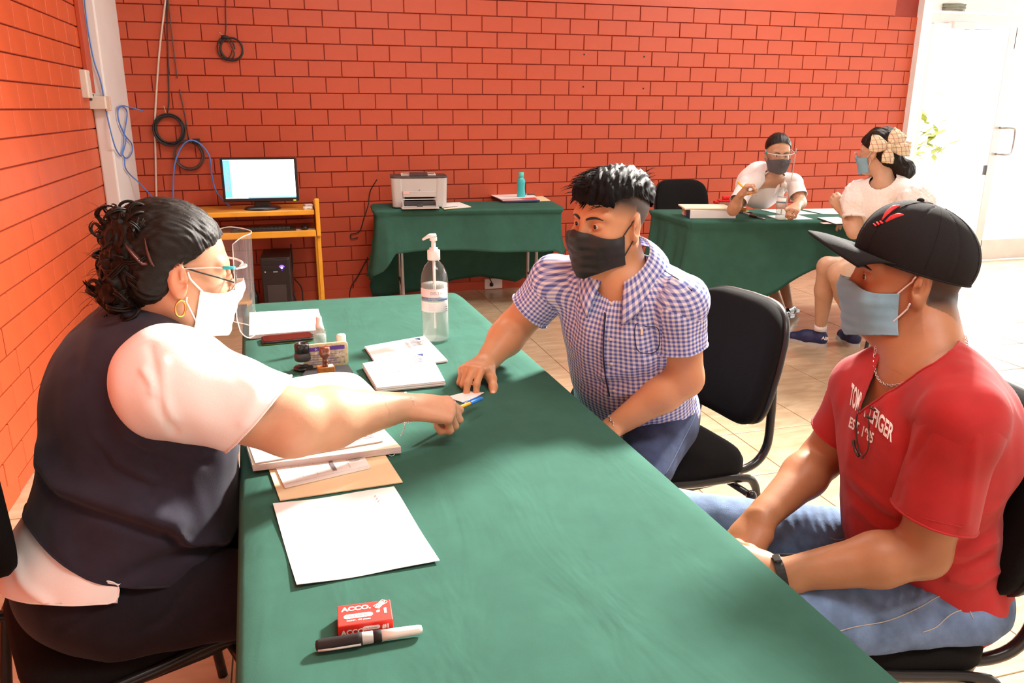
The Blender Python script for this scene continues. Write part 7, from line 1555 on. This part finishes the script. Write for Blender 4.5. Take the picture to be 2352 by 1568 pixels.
def woman_bow():
    off = np.array([3.52, 3.95, 0]); t = thing('person', 'woman in white lace blouse with a large plaid bow in her dark hair', 'person', off)
    H_ = head_frame(P(2018, 352, 4.30), 118, 10, 0); s = .95
    pel = np.array([3.50, 3.96, .57]); nb = P(2030, 418, 4.28); T = torso_frame(pel, nb, 120); L_ = np.linalg.norm(nb-pel)
    shL = P(1972, 440, 4.42); shR = P(2098, 450, 4.16); elL = P(1962, 532, 4.42); wrL = P(1938, 484, 4.52); elR = P(2130, 540, 4.1); wrR = T.p(.22, -.14, .10)
    S = Sdf(); add_head(S, H_, s); S.cap(H_.p(-.02, 0, -.05), nb, .048, .052, .03); core = Sdf()
    for c, r in (((.0, 0, .02), (.12, .16, .12)), ((.01, 0, .16), (.10, .135, .14)), ((.02, 0, L_-.16), (.105, .15, .14)), ((-.02, 0, L_-.09), (.085, .14, .09))): core.ell(T.p(*c), r, T.R, .05)
    for y, sh in ((-1, shR), (1, shL)): core.cap(T.p(-.01, y*.03, L_-.02), sh, .04, .048, .04)
    for q in core.p[:4]: S.p.append(('e', q[1], q[2]*.9, *q[3:]))
    for sh in (shR, shL): S.cap(nb-[0, 0, .03], sh, .04, .042, .03)
    arm(S, shL, elL, wrL, (.042, .038, .036, .024)); arm(S, shR, elR, wrR, (.042, .038, .036, .024))
    kn, tips = hand(S, wrL, P(1924, 466, 4.52)-wrL, [.3, .7, .2], [-.2, .2, 1], ((60, 80, 40),)*4, [-.1, .6, .7], .92); hand(S, wrR, [-.3, .9, 0], [0, 0, -1], [-1, 0, 0], ((30, 40, 20),)*4, [-.8, .5, 0], .92)
    hR, hL = T.p(.02, -.09, .0), T.p(.02, .09, .0); kL = Z(1900, 612, .53); kR = Z(1925, 628, .53); aL = Z(1885, 748, .13); aR = Z(1962, 748, .13)
    for h_, k_, a_ in ((hR, kR, aR), (hL, kL, aL)): S.cap(h_, k_, .08, .058, .03); S.cap(k_, k_+(a_-k_)*.38, .056, .058, .02); S.cap(k_+(a_-k_)*.38, a_, .058, .034, .02)
    base = np.array(SK['B']); hb = box_of([H_.p(x, y, z) for x in (-.11, .12) for y in (-.09, .09) for z in (-.13, .13)], 0); hh = box_of([wrL, kn[0], kn[3]], .04)
    skin_body('body', S, [hb, hh], box_of([q[6] for q in S.p]+[aR, aL], .2), 'skinB', t, off, lambda V: np.tile(base, (len(V), 1)), .0045, .009)
    V, F = mesh_sdf(core, *box_of([q[6] for q in core.p], .2), .009, off=.014); V, F = clipf(V, F, lambda V: np.linalg.norm(V-T.p(.01, 0, L_+.045), axis=1)-.072); V = taub(V, F, 3); N = vnorm(V, F); V = V+N*(.003*noise(V, 20))[:, None]; raw('blouse', V, F, 'lace', t, off, solid=.002)
    for sh, el in ((shL, elL), (shR, elR)):
        s2 = Sdf(); ce = sh+(el-sh)*.62; s2.ell(sh+(el-sh)*.22, (.082, .082, .088), None, .03); s2.cap(sh, ce, .060, .060, .05); ax = nrm(el-sh); V, F = mesh_sdf(s2, *box_of([sh, ce, el], .12), .006); V, F = clipf(V, F, lambda V: -((V-ce)@ax)); N = vnorm(V, F); V = V+N*(.004*noise(V, 45)+.003*np.abs(noise(V, 160, 8, 1)))[:, None]; raw('lace_sleeve', V, F, 'lace', t, off, solid=.003)
        for Lp in borders(V, F): MB(off).tube(Lp[::3], .009, 8, closed=True).build('sleeve_band', 'whiteshirt', t, smooth=True)
    sk = Sdf(); sk.ell(T.p(0, 0, 0), (.13, .165, .115), T.R, .05)
    for h_, k_ in ((hR, kR), (hL, kL)): sk.cap(h_, h_+(k_-h_)*.62, .092, .078, .05)
    V, F = mesh_sdf(sk, *box_of([q[6] for q in sk.p]+[kR, kL], .2), .010); N = vnorm(V, F); V = V+N*(.004*noise(V, 24))[:, None]; V[:, 2] = np.where((V[:, 2] < .478), .478, V[:, 2]); raw('shorts', V, F, mat('cream_shorts', (.70, .64, .55), .8), t, off, solid=.002)
    for a_, toe in ((aL, Z(1838, 775, .03)), (aR, Z(1925, 760, .03))):
        hl_ = np.array([a_[0]+.01, a_[1], 0]); tt_ = np.array([toe[0], toe[1], 0]); u = nrm(tt_-hl_); shoe(t, off, hl_, hl_+u*.20, 'sneaker', 'greyplastic'); MB(off).tube([a_-[0, 0, .03], a_+[0, 0, .015]], [.040, .036], 12).build('sock', 'whiteshirt', t, smooth=True)
        m = MB(off); side = np.cross(u, [0, 0, 1]); 
        if side[1] > 0: side = -side
        put_text(m, 'AIR', .028, hl_+side*.0445+np.array([0, 0, .055])-u*.02, -u if (-u)@_rt > 0 else u, [0, 0, 1], bold=.001); m.build('side_text', 'screenblue' if False else 'textwhite', t)
    hs = Sdf(); hs.ell(H_.p(-.018*s, 0, .046*s), np.array([.112, .090, .098])*s, H_.R, .02); hs.ell(H_.p(-.06, 0, -.02), (.062, .072, .075), H_.R, .03); hs.ell(H_.p(-.105, -.045, -.105), (.062, .072, .058), H_.R, .04); V, F = mesh_sdf(hs, *box_of([H_.p(-.03, 0, -.03)], .24), .0045)
    def hl(V): x, y, z = (H_.loc(V)/s).T; return z-np.where(x > 0, .010+.85*x, .010+5*x).clip(-.3, 1)
    V, F = clipf(V, F, hl); N = vnorm(V, F); l = H_.loc(V); V = V+N*(.003*noise(l, 80, 8, st=(.5, 1, .5))+.0015*noise(l, 220, 8, 1, st=(.2, 1, .6)))[:, None]; raw('hair', V, F, 'hairW', t, off)
    mask_part(t, off, H_, 'maskblue', S, .006, -.108, .034, s, .0012, h=.005, earz=.012, strapm='label')
    m = MB(off); m.tube(lay(S, [H_.p(-.0, .082*s, .018), H_.p(.05, .078*s, .018), H_.p(.098, .062*s, .008)], .004), .0018, 6); m.tube([H_.p(.108, (.034+.024*math.cos(a)), .002+.020*math.sin(a)) for a in np.linspace(0, 6.283, 16, endpoint=False)], .0018, 6, closed=True); m.build('spectacles', mat('pink_gold_frame', (.65, .30, .25), .3), t, smooth=True)
    # bow
    bc = P(2040, 338, 4.17); fx = _rt; fy = -_dn
    for (dx, dy, w_, ln, an) in ((-.068, .012, .060, .088, 168), (.050, .062, .058, .085, 52), (.078, -.012, .054, .095, -8), (.000, -.066, .044, .075, -98)):
        a = math.radians(an); d = fx*math.cos(a)+fy*math.sin(a); q = -fx*math.sin(a)+fy*math.cos(a); g = []
        for u in np.linspace(0, 1, 11): g.append([bc+d*ln*1.15*(u)+q*(v*w_*.6*(.22+1.0*math.sin(min(u, .96)*math.pi*.62)**1.1))-_fw*(.012+.020*math.sin(u*math.pi)*(1-v*v)+.004*math.sin(v*9+u*5)) for v in np.linspace(-1, 1, 11)])
        MB(off).grid(g).build('bow_loop', 'bow', t, smooth=True, solid=.004)
    MB(off).ball(bc-_fw*.022, (.014, .014, .016), 12).build('bow_knot', 'bow', t, smooth=True)
    c = wrL; ax = nrm(wrL-elL); u = nrm(np.cross(ax, [0, .3, 1])); v = np.cross(ax, u); MB(off).tube([c+u*.028*math.cos(a)+v*.028*math.sin(a) for a in np.linspace(0, 6.283, 20, endpoint=False)], .003, 6, closed=True).build('bracelet', 'gold', t, smooth=True)
woman_bow()
for o_ in bpy.data.objects:
    if o_.parent is not None and 'kind' not in o_ and any(w_ in o_.name for w_ in ('print', 'text', 'lines', 'form_band', 'pill', 'drawing', 'menu_line', 'screw_hole', 'leaves', 'label_box', 'hair_curls')):
        o_['kind'] = 'stuff'
